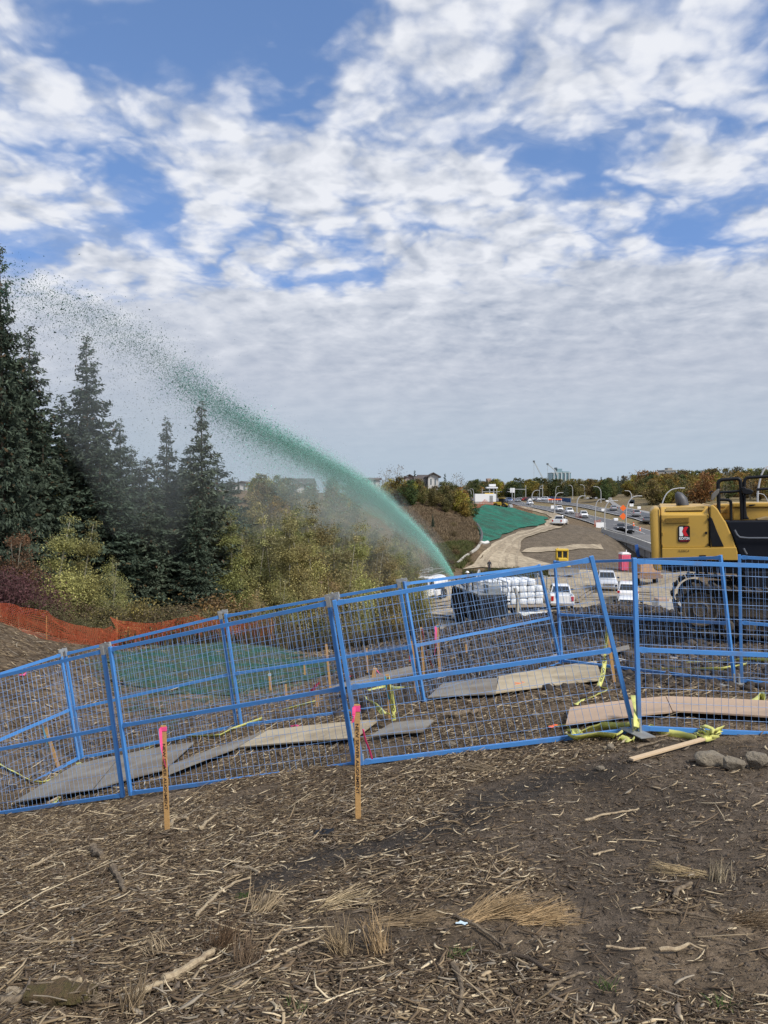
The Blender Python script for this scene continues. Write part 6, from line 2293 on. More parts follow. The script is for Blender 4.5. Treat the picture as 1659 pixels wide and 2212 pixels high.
    for s_ in (-1, 1):
        mb = MB()
        mb.box((s_ * hw * .72, fy + .03, zf - .02 if kind != 'pickup' else zf - .05), (.34, .12, .15))
        mb.build('headlight', M_hl, t, bevel=.015)
        mb = MB()
        yb = st[-1][0] if kind != 'pickup' else 2.9
        mb.box((s_ * hw * .84, yb + .0, (.85 if kind == 'sedan' else 1.0)), (.22, .08, .2 if kind != 'pickup' else .4))
        mb.build('tail_light', mat('tail_red', (.45, .01, .01), .2, 0, .05), t, bevel=.01)
        mb = MB()
        mb.box((s_ * (hw + .12), y0 + .35, bel + .10), (.22, .12, .17))
        mb.build('mirror', M_blk, t, bevel=.02)
        for y_ in wy:
            wheel(t, s_ * (hw - .12), y_, wr, .23)
    return t


COLR = {'white': M_white, 'black': mat('car_black', (.012, .013, .016), .2, 0, .03, 2, spec=.6, coat=.7), 'silver': mat('car_silver', (.42, .43, .44), .25, .5, .05, 2, coat=.5),
        'grey': mat('car_grey', (.16, .165, .17), .25, .4, .05, 2, coat=.5), 'blue': mat('car_blue', (.03, .08, .22), .25, .2, .05, 2, coat=.5), 'red': mat('car_red', (.35, .02, .02), .25, .1, .05, 2, coat=.5),
        'tan': mat('car_tan', (.45, .38, .28), .3, .2, .05, 2)}


def face_to(px, pxb, away=False):
    pass


YZ = lambda px, py: P(px, py, -10.2 * ray(px, py)[1] / ray(px, py)[2])


def onroad(px, py, lift=.25):
    p = hit(px, py, 60)
    p[2] = float(H(p[0], p[1])) + lift
    return p


YL = .09
def yardp(px, Y):
    p = PZ(px, Y, 0)
    p[2] = float(H(p[0], p[1])) + YL
    return p


# yard vehicles
car('pickup_truck', 'pickup', mat('truck_silver', (.62, .64, .67), .25, .25, .04, 2, coat=.5), yardp(1311, 80), R(4), 'silver-white pickup facing the camera beside the pink toilet', 'pickup truck', 'vehicles in the yard')
car('parked_car', 'suv', M_white, yardp(1358, 70.5), R(180), 'white crossover seen from behind, parked in the yard below the pink toilet', 'car', 'vehicles in the yard')
p_ = yardp(1358, 61.5)
car('parked_car', 'suv', M_white, p_, R(180), 'white car nearest the dirt bank, only its roof showing', 'car', 'vehicles in the yard')
car('pickup_truck', 'pickup', M_white, yardp(1211, 68.5), R(184), 'white pickup seen from behind, right of the stacked white bales', 'pickup truck', 'vehicles in the yard')
p_ = onroad(*c1p(1590, 668), .12)
car('pickup_truck', 'pickup', M_white, p_, R(168), 'small white pickup on the dirt track beside the excavation', 'pickup truck', 'vehicles in the yard')

# traffic; px, py(base), kind, colour, heading (0 = towards the camera)
TR = [
    (*c2(435, 710), 'sedan', 'black', 8, 'dark car leading on the bridge approach, left one of the two dark cars', True),
    (*c2(508, 731), 'sedan', 'black', 10, 'black car with lit headlights, right one of the two dark cars on the bridge', True),
    (*c2(127, 609), 'suv', 'white', 12, 'white car on the near carriageway by the orange screen', True),
    (*c2(8, 576), 'suv', 'white', 14, 'white car behind the other white car on the near carriageway', True),
    (*c1p(1582, 555), 'suv', 'white', 16, 'white suv in the middle of the near carriageway above the white pickup', False),
    (*c1p(1340, 500), 'suv', 'white', 18, 'white car farthest up the near carriageway', False),
    (*c1p(1238, 474), 'sedan', 'silver', 20, 'silver car near the intersection on the near carriageway', False),
    (*c2(374, 546), 'sedan', 'silver', 190, 'silver car climbing the far carriageway by the path', False),
    (*c2(566, 597), 'suv', 'silver', 188, 'silver suv seen from behind on the far carriageway', False),
    (*c2(650, 648), 'sedan', 'grey', 186, 'grey car on the far carriageway half hidden behind the excavator', False),
    (*c1p(1165, 478), 'pickup', 'blue', 20, 'blue pickup turning at the intersection beside the dirt bank', False),
]
for px, py, kd, cl, rz, lab, li in TR:
    car('moving_car', kd, COLR[cl], onroad(px, py), R(rz - 6) if rz < 90 else R(rz - 4), lab, lights=False)
for i, (x, cl, kd) in enumerate(((1248, 'white', 'sedan'), (1264, 'white', 'suv'), (1288, 'grey', 'sedan'), (1312, 'red', 'suv'), (1335, 'black', 'sedan'), (1355, 'grey', 'suv'), (1372, 'silver', 'sedan'), (1398, 'white', 'suv'), (1420, 'silver', 'sedan'), (1440, 'white', 'sedan'), (1478, 'white', 'suv'))):
    px, py = c1p(x, 452 - (3 if i % 2 else 0))
    p = P(px, 1080.5 + .4 * (i % 3), 395 - i * 5)
    p[2] = float(H(p[0], p[1])) + .25
    car('queued_car', kd, COLR[cl], p, R(70 if i % 3 else 95), {'white': 'white', 'grey': 'grey', 'red': 'dark red', 'black': 'black', 'silver': 'silver'}[cl] + f' car in the far queue by the intersection, {["first", "second", "third", "fourth", "fifth", "sixth", "seventh", "eighth", "ninth", "tenth", "last"][i]} from the left', group='cars queued by the intersection')


# white service truck (three-quarter front)
t = empty('service_truck', yardp(921, 72), 'white water truck seen three-quarter from the front at the left of the yard', 'truck', 'vehicles in the yard', R(-24))
t.scale = (.84, .84, .84)
mb = MB()
mb.loft([[(-1.1, -3.6, .75), (1.1, -3.6, .75), (1.1, -3.6, 1.45), (-1.1, -3.6, 1.45)], [(-1.15, -3.3, .7), (1.15, -3.3, .7), (1.12, -3.3, 1.75), (-1.12, -3.3, 1.75)], [(-1.2, -2.1, .7), (1.2, -2.1, .7), (1.15, -2.1, 1.95), (-1.15, -2.1, 1.95)]])
mb.build('hood', M_white, t, bevel=.05)
mb = MB()
mb.loft([[(-1.2, -2.2, .8), (1.2, -2.2, .8), (1.2, -.4, .8), (-1.2, -.4, .8)], [(-1.18, -2.15, 1.95), (1.18, -2.15, 1.95), (1.18, -.4, 1.95), (-1.18, -.4, 1.95)], [(-1.05, -1.85, 2.85), (1.05, -1.85, 2.85), (1.05, -.45, 2.85), (-1.05, -.45, 2.85)]])
mb.build('cab', M_white, t, bevel=.05)
mb = MB(); mb.prism([(-.98, -2.14, 2.0), (.98, -2.14, 2.0), (.90, -1.90, 2.72), (-.90, -1.90, 2.72)], (0, -.02, 0)); mb.build('windshield', M_glass, t)
for s_ in (-1, 1):
    mb = MB(); mb.prism([(s_ * 1.19, -1.9, 1.98), (s_ * 1.19, -.7, 1.98), (s_ * 1.09, -.75, 2.65), (s_ * 1.10, -1.7, 2.65)], (s_ * .02, 0, 0)); mb.build('window', M_glass, t)
    mb = MB(); mb.box((s_ * 1.42, -2.0, 2.2), (.2, .15, .6)); mb.bar((s_ * 1.15, -2.0, 2.4), (s_ * 1.4, -2.0, 2.4), .04); mb.build('mirror', M_blk, t)
    mb = MB(); mb.box((s_ * .85, -3.6, 1.35), (.35, .08, .25)); mb.build('headlight', mat('headlamp', (.7, .7, .7), .1), t)
    for y_, r_w in ((-2.8, .5), (2.0, .5), (3.3, .5)):
        wheel(t, s_ * 1.0, y_, .50, .32, hubc=M_white)
    mb = MB(); mb.box((s_ * 1.15, .4, .95), (.45, 1.3, .6)); mb.build('side_tank', M_white, t, bevel=.04)
mb = MB(); mb.box((0, -3.64, 1.15), (1.2, .06, .5)); mb.build('grille', M_blk, t)
mb = MB(); mb.box((0, -3.72, .72), (2.35, .25, .35)); mb.build('front_bumper', mat('bumper_white', (.6, .6, .6), .4), t, bevel=.03)
mb = MB()
rings = [[(1.1 * math.cos(a_) * s_, y_, 1.85 + .75 * math.sin(a_) * s_) for a_ in np.linspace(0, 2 * math.pi, 21)[:-1]] for y_, s_ in ((-.2, .75), (-.05, 1), (4.2, 1), (4.35, .75))]
mb.loft(rings)
mb.build('tank', M_white, t, smooth=True)
mb = MB()
for a_, b2 in (((-.8, 0, 3.0), (-.8, 4.2, 3.0)), ((.8, 0, 3.0), (.8, 4.2, 3.0)), ((-1.1, -1.0, 3.05), (1.1, -1.0, 3.05)), ((-.8, 0, 3.35), (.8, 4.0, 3.35)), ((-.8, 0, 3.35), (-.8, 4.0, 3.35))):
    mb.bar(a_, b2, .05)
for y_ in (0, 1.4, 2.8, 4.1):
    mb.bar((-.8, y_, 2.8), (-.8, y_, 3.35), .04)
mb.build('top_rack', M_galv, t)
mb = MB(); mb.box((0, .8, .85), (.9, 8.2, .3)); mb.build('chassis', M_blk, t)
mb = MB(); mb.tube([(-.5, -1.2, 2.85), (-.5, -1.2, 3.05)], .14, 10); mb.build('beacon', mat('beacon_amber', (.6, .4, .1), .3), t)

# ------------------------------------------------------------------ hydroseeding rig
o0 = yardp(1034, 58)
t = empty('hydroseeding_tank', o0, 'black tarped hydroseeding tank on a trailer with railings and a nozzle platform', 'trailer', None, R(14))
mb = MB()
prof = [(-1.25, .95), (-1.12, 2.6), (1.12, 2.6), (1.25, .95)]
mb.loft([[(x_ * 1.0 + 0, y_, z_) for x_, z_ in prof] for y_ in (-2.9, 2.9)])
tk = mb.build('tank', mat('black_tarp', (.012, .014, .017), .6, 0, .3, 1.2, bump=.3, bscale=3), t, bevel=.08)
for i in range(12):
    mb = MB()
    y_ = -2.7 + i * .49
    for s_ in (-1, 1):
        mb.bar((s_ * 1.27, y_, .95), (s_ * 1.15, y_, 2.6), .05, .05)
    mb.build('rib', M_blk, t)
mb = MB()
for z_ in (2.75, 3.15, 3.55):
    for s_ in (-1, 1):
        mb.bar((s_ * 1.15, -2.9, z_), (s_ * 1.15, 2.9, z_), .045)
    mb.bar((-1.15, -2.9, z_), (1.15, -2.9, z_), .045)
for y_ in np.linspace(-2.9, 2.9, 7):
    for s_ in (-1, 1):
        mb.bar((s_ * 1.15, y_, 2.55), (s_ * 1.15, y_, 3.58), .05)
mb.build('railing', mat('rail_grey', (.26, .28, .30), .5, .3, .1), t)
mb = MB(); mb.box((0, 0, 2.66), (2.2, 5.6, .08)); mb.build('platform', M_steel, t)
mb = MB(); mb.box((0, 0, .72), (1.8, 6.6, .3)); mb.bar((0, -3.2, .6), (0, -5.0, .5), .18, .18); mb.build('chassis', M_blk, t)
mb = MB(); mb.tube([(-1.5, -3.3, .55), (-1.1, -3.3, .55)], .12, 10); mb.bar((-1.2, -3.2, 2.2), (1.2, -3.2, 2.2), .12); mb.bar((-1.35, -3.2, 2.25), (-1.35, -3.2, 2.7), .1); mb.build('hitch', M_blk, t)
for s_ in (-1, 1):
    for y_ in (.6, 1.6):
        wheel(t, s_ * 1.1, y_, .42, .28)
mb = MB(); mb.box((.35, -1.9, 3.0), (1.0, .9, .65)); mb.build('engine_box', mat('engine_grey', (.28, .30, .31), .5, .2, .2, 3, dirt=.3), t, bevel=.04)
mb = MB(); mb.tube([(-.55, -.3, 2.7), (-.55, -.3, 3.9), (-.62, -.1, 4.05)], .09, 10); mb.build('nozzle_stand', M_blk, t)
nz0 = P(1003, 1268, 57.5)
nz1 = P(981, 1247, 57)
mb = MB(o0)
mb.tube([nz0, nz1], .065, 10, .04)
no = mb.build('spray_nozzle', M_blk)
tag(no, 'black water-cannon barrel the green spray leaves from', 'nozzle')
no.location = o0
mb = MB()
pts = smooth_line([(.9, 2.0, 2.8), (1.0, 2.4, 3.9), (.3, 1.2, 3.5), (-.2, .4, 3.1), (.6, -.4, 3.3), (.9, -1.0, 2.9)], 6)
mb.tube(pts, .06, 8)
mb.build('hose', mat('hose_grey', (.35, .36, .37), .6), t, smooth=True)

# bale trailer
o0 = yardp(1098, 62.5)
t = empty('flatbed_trailer', o0, 'flatbed trailer behind the hydroseeding tank carrying the stacked white bales', 'trailer', None, R(8))
mb = MB(); mb.box((0, 0, 1.0), (5.8, 2.4, .18)); mb.build('deck', mat('deck_tan', (.33, .28, .22), .8, 0, .25, 2, dirt=.4), t)
mb = MB(); mb.box((0, -1.0, .8), (5.8, .12, .28)); mb.box((0, 1.0, .8), (5.8, .12, .28)); mb.build('frame', M_blk, t)
for x_ in (.9, 1.9):
    for s_ in (-1, 1):
        w_ = wheel(t, 0, 0, .4, .26)
        w_.location = (x_, s_ * 1.05, .42)
        w_.rotation_euler = (0, 0, R(90) if s_ > 0 else R(-90))
mb = MB(); mb.bar((2.9, -1.1, .9), (2.9, -1.1, 3.4), .09); mb.bar((2.9, 1.1, .9), (2.9, 1.1, 3.4), .09); mb.bar((2.9, -1.1, 3.3), (2.9, 1.1, 3.3), .09); mb.build('end_frame', M_galv, t)
M_bale = mat('white_wrap', (.74, .77, .80), .3, 0, .14, 2.5, spec=.5, bump=.4, bscale=5)
bale_proto = None
k = 0
for lay in range(4):
    for col_ in range(8):
        for row in (0, 1):
            x_ = -2.45 + col_ * .68
            if lay == 3 and col_ in (7,):
                continue
            if bale_proto is None:
                mb = MB()
                rgs = [[(.31 * sx * math.copysign(abs(math.cos(a_)) ** .3, math.cos(a_)), y_, .24 * sx * math.copysign(abs(math.sin(a_)) ** .3, math.sin(a_))) for a_ in np.linspace(0, 2 * math.pi, 17)[:-1]] for y_, sx in ((-.54, .8), (-.50, .97), (0, 1.03), (.50, .97), (.54, .8))]
                mb.loft(rgs)
                bale_proto = mb.build('white_bale', M_bale, smooth=True)
                o = bale_proto
            else:
                o = bale_proto.copy()
                COL.objects.link(o)
            c_, s__ = math.cos(R(8)), math.sin(R(8))
            y_ = -.56 + row * 1.12
            o.location = (o0[0] + x_ * c_ - y_ * s__ + random.uniform(-.03, .03), o0[1] + x_ * s__ + y_ * c_, o0[2] + 1.35 + lay * .5 + (random.uniform(0, .05) if lay == 3 else 0))
            o.rotation_euler = (random.uniform(-.04, .04), random.uniform(-.06, .06), R(8) + random.uniform(-.04, .04))
            ln = ['bottom', 'second', 'third', 'top'][lay]
            if row and lay < 3:
                bpy.data.objects.remove(o)
                continue
            tag(o, f'white bale in the {ln} layer of the trailer stack, {["first", "second", "third", "fourth", "fifth", "sixth", "seventh", "eighth"][col_]} from the left{["", ", rear row"][row]}', 'bale', 'white wrapped mulch bales stacked on the trailer')
            k += 1

# assorted yard equipment
def pbox_thing(name, pos, rz, label, cat, parts, group=None):
    t = empty(name, pos, label, cat, group, rz)
    for nm, mt_, boxes, bv in parts:
        mb = MB()
        for bx in boxes:
            if bx[0] == 'b':
                mb.box(bx[1], bx[2])
            elif bx[0] == 't':
                mb.tube(bx[1], bx[2], bx[3] if len(bx) > 3 else 10)
            elif bx[0] == 'r':
                mb.bar(bx[1], bx[2], bx[3])
            elif bx[0] == 'p':
                mb.prism(bx[1], bx[2])
        mb.build(nm, mt_, t, bevel=bv)
    return t


p = yardp(1134, 57.5)
pbox_thing('welding_unit', p, 0, 'dark generator and gas bottles between the bale trailer and the white pickup', 'generator', [
    ('housing', M_blk, [('b', (0, 0, .75), (1.5, 1.0, .95))], .08),
    ('gas_bottle', mat('bottle_steel', (.42, .43, .44), .35, .5, .1), [('t', [(.95, -.4, .1), (.95, -.4, 1.35)], .14, 12), ('t', [(.95, -.4, 1.35), (.95, -.4, 1.5)], .06, 8)], .01),
    ('muffler', M_galv, [('t', [(-.3, 0, 1.2), (-.3, 0, 1.7)], .06, 8)], 0),
    ('wheel', M_tyre, [('t', [(-.5, -.55, .3), (-.5, -.4, .3)], .3, 14)], 0)])
p = yardp(1119, 56.5)
pbox_thing('upright_post', p, 0, 'thick rusty pale post standing in front of the bale stack', 'post', [('shaft', mat('rust_pale', (.38, .35, .28), .8, 0, .3, 3), [('t', [(0, 0, 0), (0, 0, 2.4), (-.2, 0, 3.1)], .13, 10)], 0)])
p = yardp(1160, 56)
pbox_thing('utility_trailer', p, R(5), 'low utility trailer with a white rim and pale sides right of the generator', 'trailer', [
    ('tub', mat('pale_tub', (.40, .42, .38), .6, 0, .2, 2), [('b', (0, 0, .85), (2.2, 1.3, .7))], .06),
    ('rim', M_white, [('b', (0, -.66, 1.24), (2.4, .08, .12)), ('b', (0, .66, 1.24), (2.4, .08, .12)), ('b', (-1.16, 0, 1.24), (.08, 1.2, .12)), ('b', (1.16, 0, 1.24), (.08, 1.2, .12))], .01),
    ('wheel', M_tyre, [('t', [(-.3, -.8, .35), (-.3, -.65, .35)], .35, 16)], 0),
    ('drawbar', M_blk, [('r', (1.1, 0, .6), (2.2, 0, .55), .1)], 0)])
p = yardp(1184, 57)
pbox_thing('pipe_rack', p, R(4), 'low rack of dark and reddish pipes in front of the white pickup', 'pipe rack', [
    ('pipe', M_blk, [('t', [(-1.4, -.2 + .25 * i, 1.1), (1.8, -.2 + .25 * i, 1.15)], .11, 8) for i in range(3)], 0),
    ('leg', M_steel, [('r', (-1.2, -.2, 0), (-1.2, -.2, 1.05), .08), ('r', (-1.2, .3, 0), (-1.2, .3, 1.05), .08), ('r', (1.5, -.2, 0), (1.5, -.2, 1.05), .08), ('r', (1.5, .3, 0), (1.5, .3, 1.05), .08), ('r', (-1.2, -.3, 1.0), (-1.2, .4, 1.0), .08), ('r', (1.5, -.3, 1.0), (1.5, .4, 1.0), .08)], 0)])
# toilet
M_pk = mat('toilet_pink', (.72, .14, .22), .5, 0, .08)
p = yardp(1350, 96)
pbox_thing('portable_toilet', p, R(6), 'pink portable toilet with a pale roof beside the silver pickup', 'portable toilet', [
    ('cabin', M_pk, [('b', (0, 0, 1.0), (1.12, 1.12, 1.95))], .03),
    ('roof', mat('roof_pale', (.75, .72, .72), .4), [('b', (0, 0, 2.05), (1.2, 1.2, .14)), ('b', (0, 0, 2.17), (.9, .9, .14))], .03),
    ('door', mat('toilet_pink_dark', (.62, .10, .17), .5), [('b', (0, -.575, 1.0), (.8, .03, 1.7))], .01),
    ('vent', M_white, [('t', [(.4, .4, 2.1), (.4, .4, 2.5)], .05, 8)], 0)])
# dump trailer
M_tan = mat('rusty_tan', (.42, .25, .14), .75, 0, .25, 2, dirt=.4)
p = yardp(1404, 82)
t = pbox_thing('dump_trailer', p, R(2), 'rusty tan dump truck box seen from behind, left of the excavator counterweight', 'trailer', [
    ('box', M_tan, [('b', (0, 1.4, 1.85), (2.3, 3.4, 1.3))], .04),
    ('tailgate', mat('tan_gate', (.46, .29, .18), .7, 0, .2, 3), [('b', (0, -.36, 1.95), (2.2, .08, 1.0))], .02),
    ('frame', mat('frame_rust', (.26, .17, .11), .8, 0, .3), [('b', (0, -.2, 1.0), (2.7, .3, .35)), ('b', (0, 1.4, .85), (1.2, 3.6, .2))], .02)])
for s_ in (-1, 1):
    wheel(t, s_ * .98, .9, .45, .3)
p = yardp(1445, 60)
pbox_thing('concrete_block', p, R(8), 'pale concrete block stack left of the excavator tracks', 'concrete block', [('block', M_conc, [('b', (0, 0, .75), (2.2, 1.0, 1.5))], .04), ('cap', mat('block_rust', (.38, .28, .22), .8), [('b', (-.6, -.1, 1.6), (.9, .8, .2))], .02)])
# hoses on the ground
for pts_, lab in ((((800, 1328), (850, 1331), (900, 1336), (950, 1339), (985, 1341)), 'dark hose lying across the yard from the tank, nearer one'), (((810, 1325), (860, 1327), (920, 1329), (975, 1333)), 'dark hose lying across the yard, farther one')):
    wp = [YZ(*p) for p in pts_]
    wp = [np.array([p[0], p[1], float(H(p[0], p[1])) + .12]) for p in wp]
    mb = MB(wp[0]); mb.tube(smooth_line(wp, 6), .11, 8)
    tag(mb.build('hose', mat('hose_dark', (.06, .05, .045), .8), loc=wp[0], smooth=True), lab, 'hose')
# yellow boulder-like machine part between the fences (hydrant cover)
p = P(1010 - 4, 1345, 24) if False else hit(*c3(0, 0)) * 0 + P(1003, 1352, 23.5)

# ------------------------------------------------------------------ small yellow dozer
p = yardp(1214, 90)
p = yardp(1216, 92)
t = empty('bulldozer', p, 'yellow bulldozer facing the camera with its blade lowered, behind the stacked bales', 'bulldozer', None, R(-9))
M_yd = mat('dozer_yellow', (.62, .42, .05), .5, 0, .1, 1.5, dirt=.25)
mb = MB(); mb.box((0, -.1, 1.45), (1.05, 1.8, 1.05)); mb.box((0, .5, .95), (1.9, 2.2, .25)); mb.build('hood', M_yd, t, bevel=.06)
mb = MB(); mb.box((0, 1.2, 2.3), (1.25, 1.3, 1.0)); mb.build('cab_glass', M_glass, t, bevel=.03)
mb = MB(); mb.box((0, 1.2, 2.88), (1.5, 1.6, .2)); mb.tube([(-.5, 1.2, 2.9), (-.5, 1.2, 3.1)], .1, 8); mb.build('cab_roof', M_yd, t, bevel=.05)
mb = MB()
for sx in (-.64, 0, .64):
    for y_ in (.52, 1.88):
        mb.bar((sx, y_, 1.6), (sx, y_, 2.75), .12)
mb.build('cab_frame', M_yd, t)
for s_ in (-1, 1):
    mb = MB()
    rg = [(s_ * .95 + dx_, 0, 0) for dx_ in (-.28, .28)]
    prof = [(1.9 * math.cos(a_) if abs(math.cos(a_)) < .8 else 1.5 * math.copysign(1, math.cos(a_)) + .42 * math.cos(a_), .48 + .46 * math.sin(a_)) for a_ in np.linspace(0, 2 * math.pi, 29)[:-1]]
    mb.loft([[(s_ * .95 + dx_, y_ + .4, z_) for y_, z_ in prof] for dx_ in (-.28, .28)])
    mb.build('track', M_under, t)
mb = MB(); mb.box((0, -.95, 1.2), (.55, .12, .45)); mb.build('grille', M_blk, t)
mb = MB()
mb.loft([[(x_, -1.9, .1), (x_, -1.75, .45), (x_, -1.8, .95), (x_, -1.95, 1.15), (x_, -1.85, .95), (x_, -1.82, .45)] for x_ in (-1.75, 1.75)])
mb.build('blade', mat('blade_pale', (.35, .33, .30), .5, .3, .2, 2, dirt=.5), t)
mb = MB()
for s_ in (-1, 1):
    mb.bar((s_ * .75, .2, .45), (s_ * .9, -1.8, .45), .18)
mb.build('push_arm', M_yd, t)

# ------------------------------------------------------------------ excavator (side on, counterweight at the left)
EN = np.array([math.sin(R(19)), math.cos(R(19)), 0])
EXD = np.array([math.cos(R(19)), -math.sin(R(19)), 0])
EA = P(1404, 1100, 17.0)


def e1(x, y, Y=17.0):
    d = ray(1360.4 + .18 * x, 995.4 + .18 * y)
    return d * (EN @ EA + (Y - 17.0)) / (EN @ d)


def dv(d):
    return EN * d


EX = P(1560, 1300, 17.6)
EX[2] = -3.1
t = empty('excavator', EX, 'large yellow tracked excavator at the right edge with a black company sign', 'excavator')
YF = 17.0


def expart(nm, mt_, pix, depth, Y=YF, bevel=.03, fn=e1, parent=None, smooth=False):
    pl = [fn(x, y, Y) for x, y in pix]
    mb = MB(EX)
    mb.prism(pl, dv(depth))
    return mb.build(nm, mt_, parent or t, bevel=bevel, smooth=smooth)


expart('counterweight', M_yel, [(238, 640), (243, 610), (262, 582), (295, 568), (362, 562), (380, 1160), (386, 1330), (290, 1315), (262, 1180)], 2.95, bevel=.10, smooth=True)
# engine side doors: lower vertical face with a sloped shoulder above
def shoulder(nm, x0, x1, mt_):
    a_, b2 = e1(x0, 655), e1(x1, 640)
    mb = MB(EX)
    pr = lambda x: [e1(x, 1195), e1(x, 1195) + dv(2.9), e1(x, 650) + dv(2.9), e1(x, 535) + dv(2.72), e1(x, 560 if x < 900 else 540) + dv(.30), e1(x, 650)]
    mb.loft([pr(x0), pr((x0 + x1) / 2), pr(x1)])
    return mb.build(nm, mt_, t, bevel=.02)


shoulder('engine_door', 372, 950, M_yel)
M_dust = mat('dusty_grille', (.30, .20, .06), .8, 0, .25, 9, bump=.5, bscale=60)
expart('lower_grille', M_dust, [(428, 692), (712, 680), (714, 745), (428, 755)], .02, Y=16.975, bevel=.004)
pl = [e1(425, 612) + dv(.12), e1(885, 604) + dv(.12), e1(897, 566) + dv(.24), e1(435, 575) + dv(.24)]
mb = MB(EX); mb.prism([p + [0, -.03, .02] for p in pl], (0, .01, -.01)); mb.build('upper_grille', M_dust, t)
expart('door_gap', M_blk, [(362, 560), (368, 560), (388, 1195), (380, 1195)], .02, Y=16.985, bevel=0)
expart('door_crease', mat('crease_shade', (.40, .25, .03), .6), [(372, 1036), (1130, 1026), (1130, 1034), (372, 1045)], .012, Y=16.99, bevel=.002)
expart('lower_sill', M_yel, [(386, 1048), (1280, 1040), (1300, 1195), (388, 1190)], .05, Y=16.965, bevel=.012)
# rear frame with the slanted pillar
expart('frame_pillar', M_yel, [(960, 545), (985, 528), (1008, 535), (1050, 572), (1138, 715), (1150, 725), (1225, 900), (1290, 1080), (1312, 1190), (975, 1195), (968, 1040)], 2.9, bevel=.045)
expart('triangular_window', M_blk, [(962, 668), (988, 690), (1045, 840), (1130, 1028), (985, 1032), (968, 900)], .03, Y=16.978, bevel=.008)
expart('door_seam', M_blk, [(946, 600), (952, 560), (960, 560), (954, 600), (968, 900), (978, 1195), (971, 1195), (961, 900)], .02, Y=16.982, bevel=0)
expart('step_recess', M_blk, [(832, 1133), (915, 1131), (916, 1200), (834, 1202)], .03, Y=16.955, bevel=.01)
for i in range(5):
    expart('grille_slat', M_yel, [(432, 690 + i * 13), (710, 680 + i * 13), (710, 683 + i * 13), (432, 693 + i * 13)], .015, Y=16.965, bevel=0)
for x_, y_ in ((392, 700), (392, 860), (392, 1000), (935, 690), (935, 990)):
    expart('hinge', M_blk if x_ > 900 else M_yel, [(x_, y_), (x_ + 10, y_), (x_ + 10, y_ + 34), (x_, y_ + 34)], .03, Y=16.968, bevel=.004)
expart('door_latch', M_blk, [(905, 850), (930, 850), (930, 880), (905, 880)], .02, Y=16.975, bevel=.004)
for x_ in (405, 560, 720, 900, 1010, 1120):
    expart('bolt', M_under, [(x_, 1172), (x_ + 9, 1172), (x_ + 9, 1181), (x_, 1181)], .02, Y=16.955, bevel=.003)
# underside and black lower body
expart('underside', M_blk, [(386, 1190), (1900, 1190), (1900, 1390), (1600, 1370), (1000, 1345), (700, 1330), (430, 1300), (386, 1250)], 2.7, Y=17.1, bevel=.02)
expart('cab_panel', mat('navy_black', (.006, .008, .014), .5, 0, .2, 2, spec=.22, dirt=.03), [(1148, 722), (2500, 712), (2500, 1300), (1500, 1290), (1330, 1220), (1300, 1080), (1235, 910)], 2.5, Y=17.02, bevel=.03)
for pts_ in ([(1258, 830), (1285, 885), (1320, 918), (1420, 928), (1900, 928)], [(1365, 1050), (1385, 1090), (1405, 1122)]):
    mb = MB(EX); mb.tube([e1(x, y, 16.97) for x, y in pts_], .022, 8); mb.build('grab_rail', mat('grab_grey', (.13, .14, .16), .4, .3, .1), t, smooth=True)
# deck, toolboxes behind
expart('deck', M_yel, [(1030, 520), (1200, 518), (1232, 520), (1232, 715), (1138, 718), (1050, 575)], .9, Y=17.9)
expart('tank_box', M_yel, [(1234, 520), (2300, 512), (2300, 715), (1234, 720)], 1.3, Y=17.6)
expart('tank_lid', M_yel, [(1228, 506), (2300, 500), (2300, 556), (1228, 562)], 1.4, Y=17.55)
expart('lid_gap', M_blk, [(1238, 562), (2290, 556), (2290, 563), (1238, 569)], .02, Y=17.585, bevel=0)
expart('vent', M_dust, [(1035, 538), (1148, 535), (1148, 556), (1040, 558)], .02, Y=17.88, bevel=.003)
expart('vent', M_dust, [(1090, 588), (1170, 585), (1170, 630), (1095, 632)], .02, Y=17.88, bevel=.003)
expart('lid_handle', M_blk, [(1432, 527), (1510, 522), (1510, 530), (1450, 546), (1432, 542)], .06, Y=17.5, bevel=.008)
for pts_, mt_ in (([(1535, 700), (1650, 672), (1760, 690), (1760, 715), (1535, 715)], mat('rust_lump', (.30, .22, .11), .8, 0, .3, 6)),):
    expart('deck_debris', mt_, pts_, .4, Y=17.15)
for pts_, r_t in (([(1068, 640), (1064, 380), (1060, 300), (1064, 262), (1085, 236), (1120, 228), (1280, 215), (1312, 225), (1330, 262), (1340, 480), (1348, 705)], .040),
                  ([(1064, 380), (1200, 373), (1328, 363)], .028), ([(1072, 466), (1180, 470), (1204, 486), (1213, 515), (1215, 715)], .032),
                  ([(1374, 312), (1376, 262), (1384, 228), (1410, 206), (1460, 200), (1900, 172)], .036), ([(1520, 346), (1659, 335), (1900, 322)], .030)):
    mb = MB(EX); mb.tube(smooth_line([e1(x, y, 17.25) for x, y in pts_], 3), r_t, 10)
    mb.build('handrail', M_blk, t, smooth=True)
expart('lamp_post', M_blk, [(1366, 400), (1398, 400), (1396, 560), (1410, 660), (1440, 700), (1360, 705)], .12, Y=17.2, bevel=.02)
expart('work_lamp', M_blk, [(1338, 318), (1388, 312), (1400, 330), (1470, 346), (1492, 372), (1465, 402), (1400, 408), (1352, 392)], .22, Y=17.1, bevel=.03)
expart('mirror', mat('mirror_back', (.20, .19, .17), .45, .2), [(975, 470), (985, 400), (1010, 378), (1060, 335), (1080, 338), (1070, 385), (1030, 440), (990, 482)], .08, Y=17.1, bevel=.02)
expart('mirror_bracket', M_blk, [(957, 402), (960, 372), (985, 358), (1005, 370), (1000, 385), (985, 378), (972, 388), (975, 405)], .05, Y=17.12, bevel=.008)
mb = MB(EX)
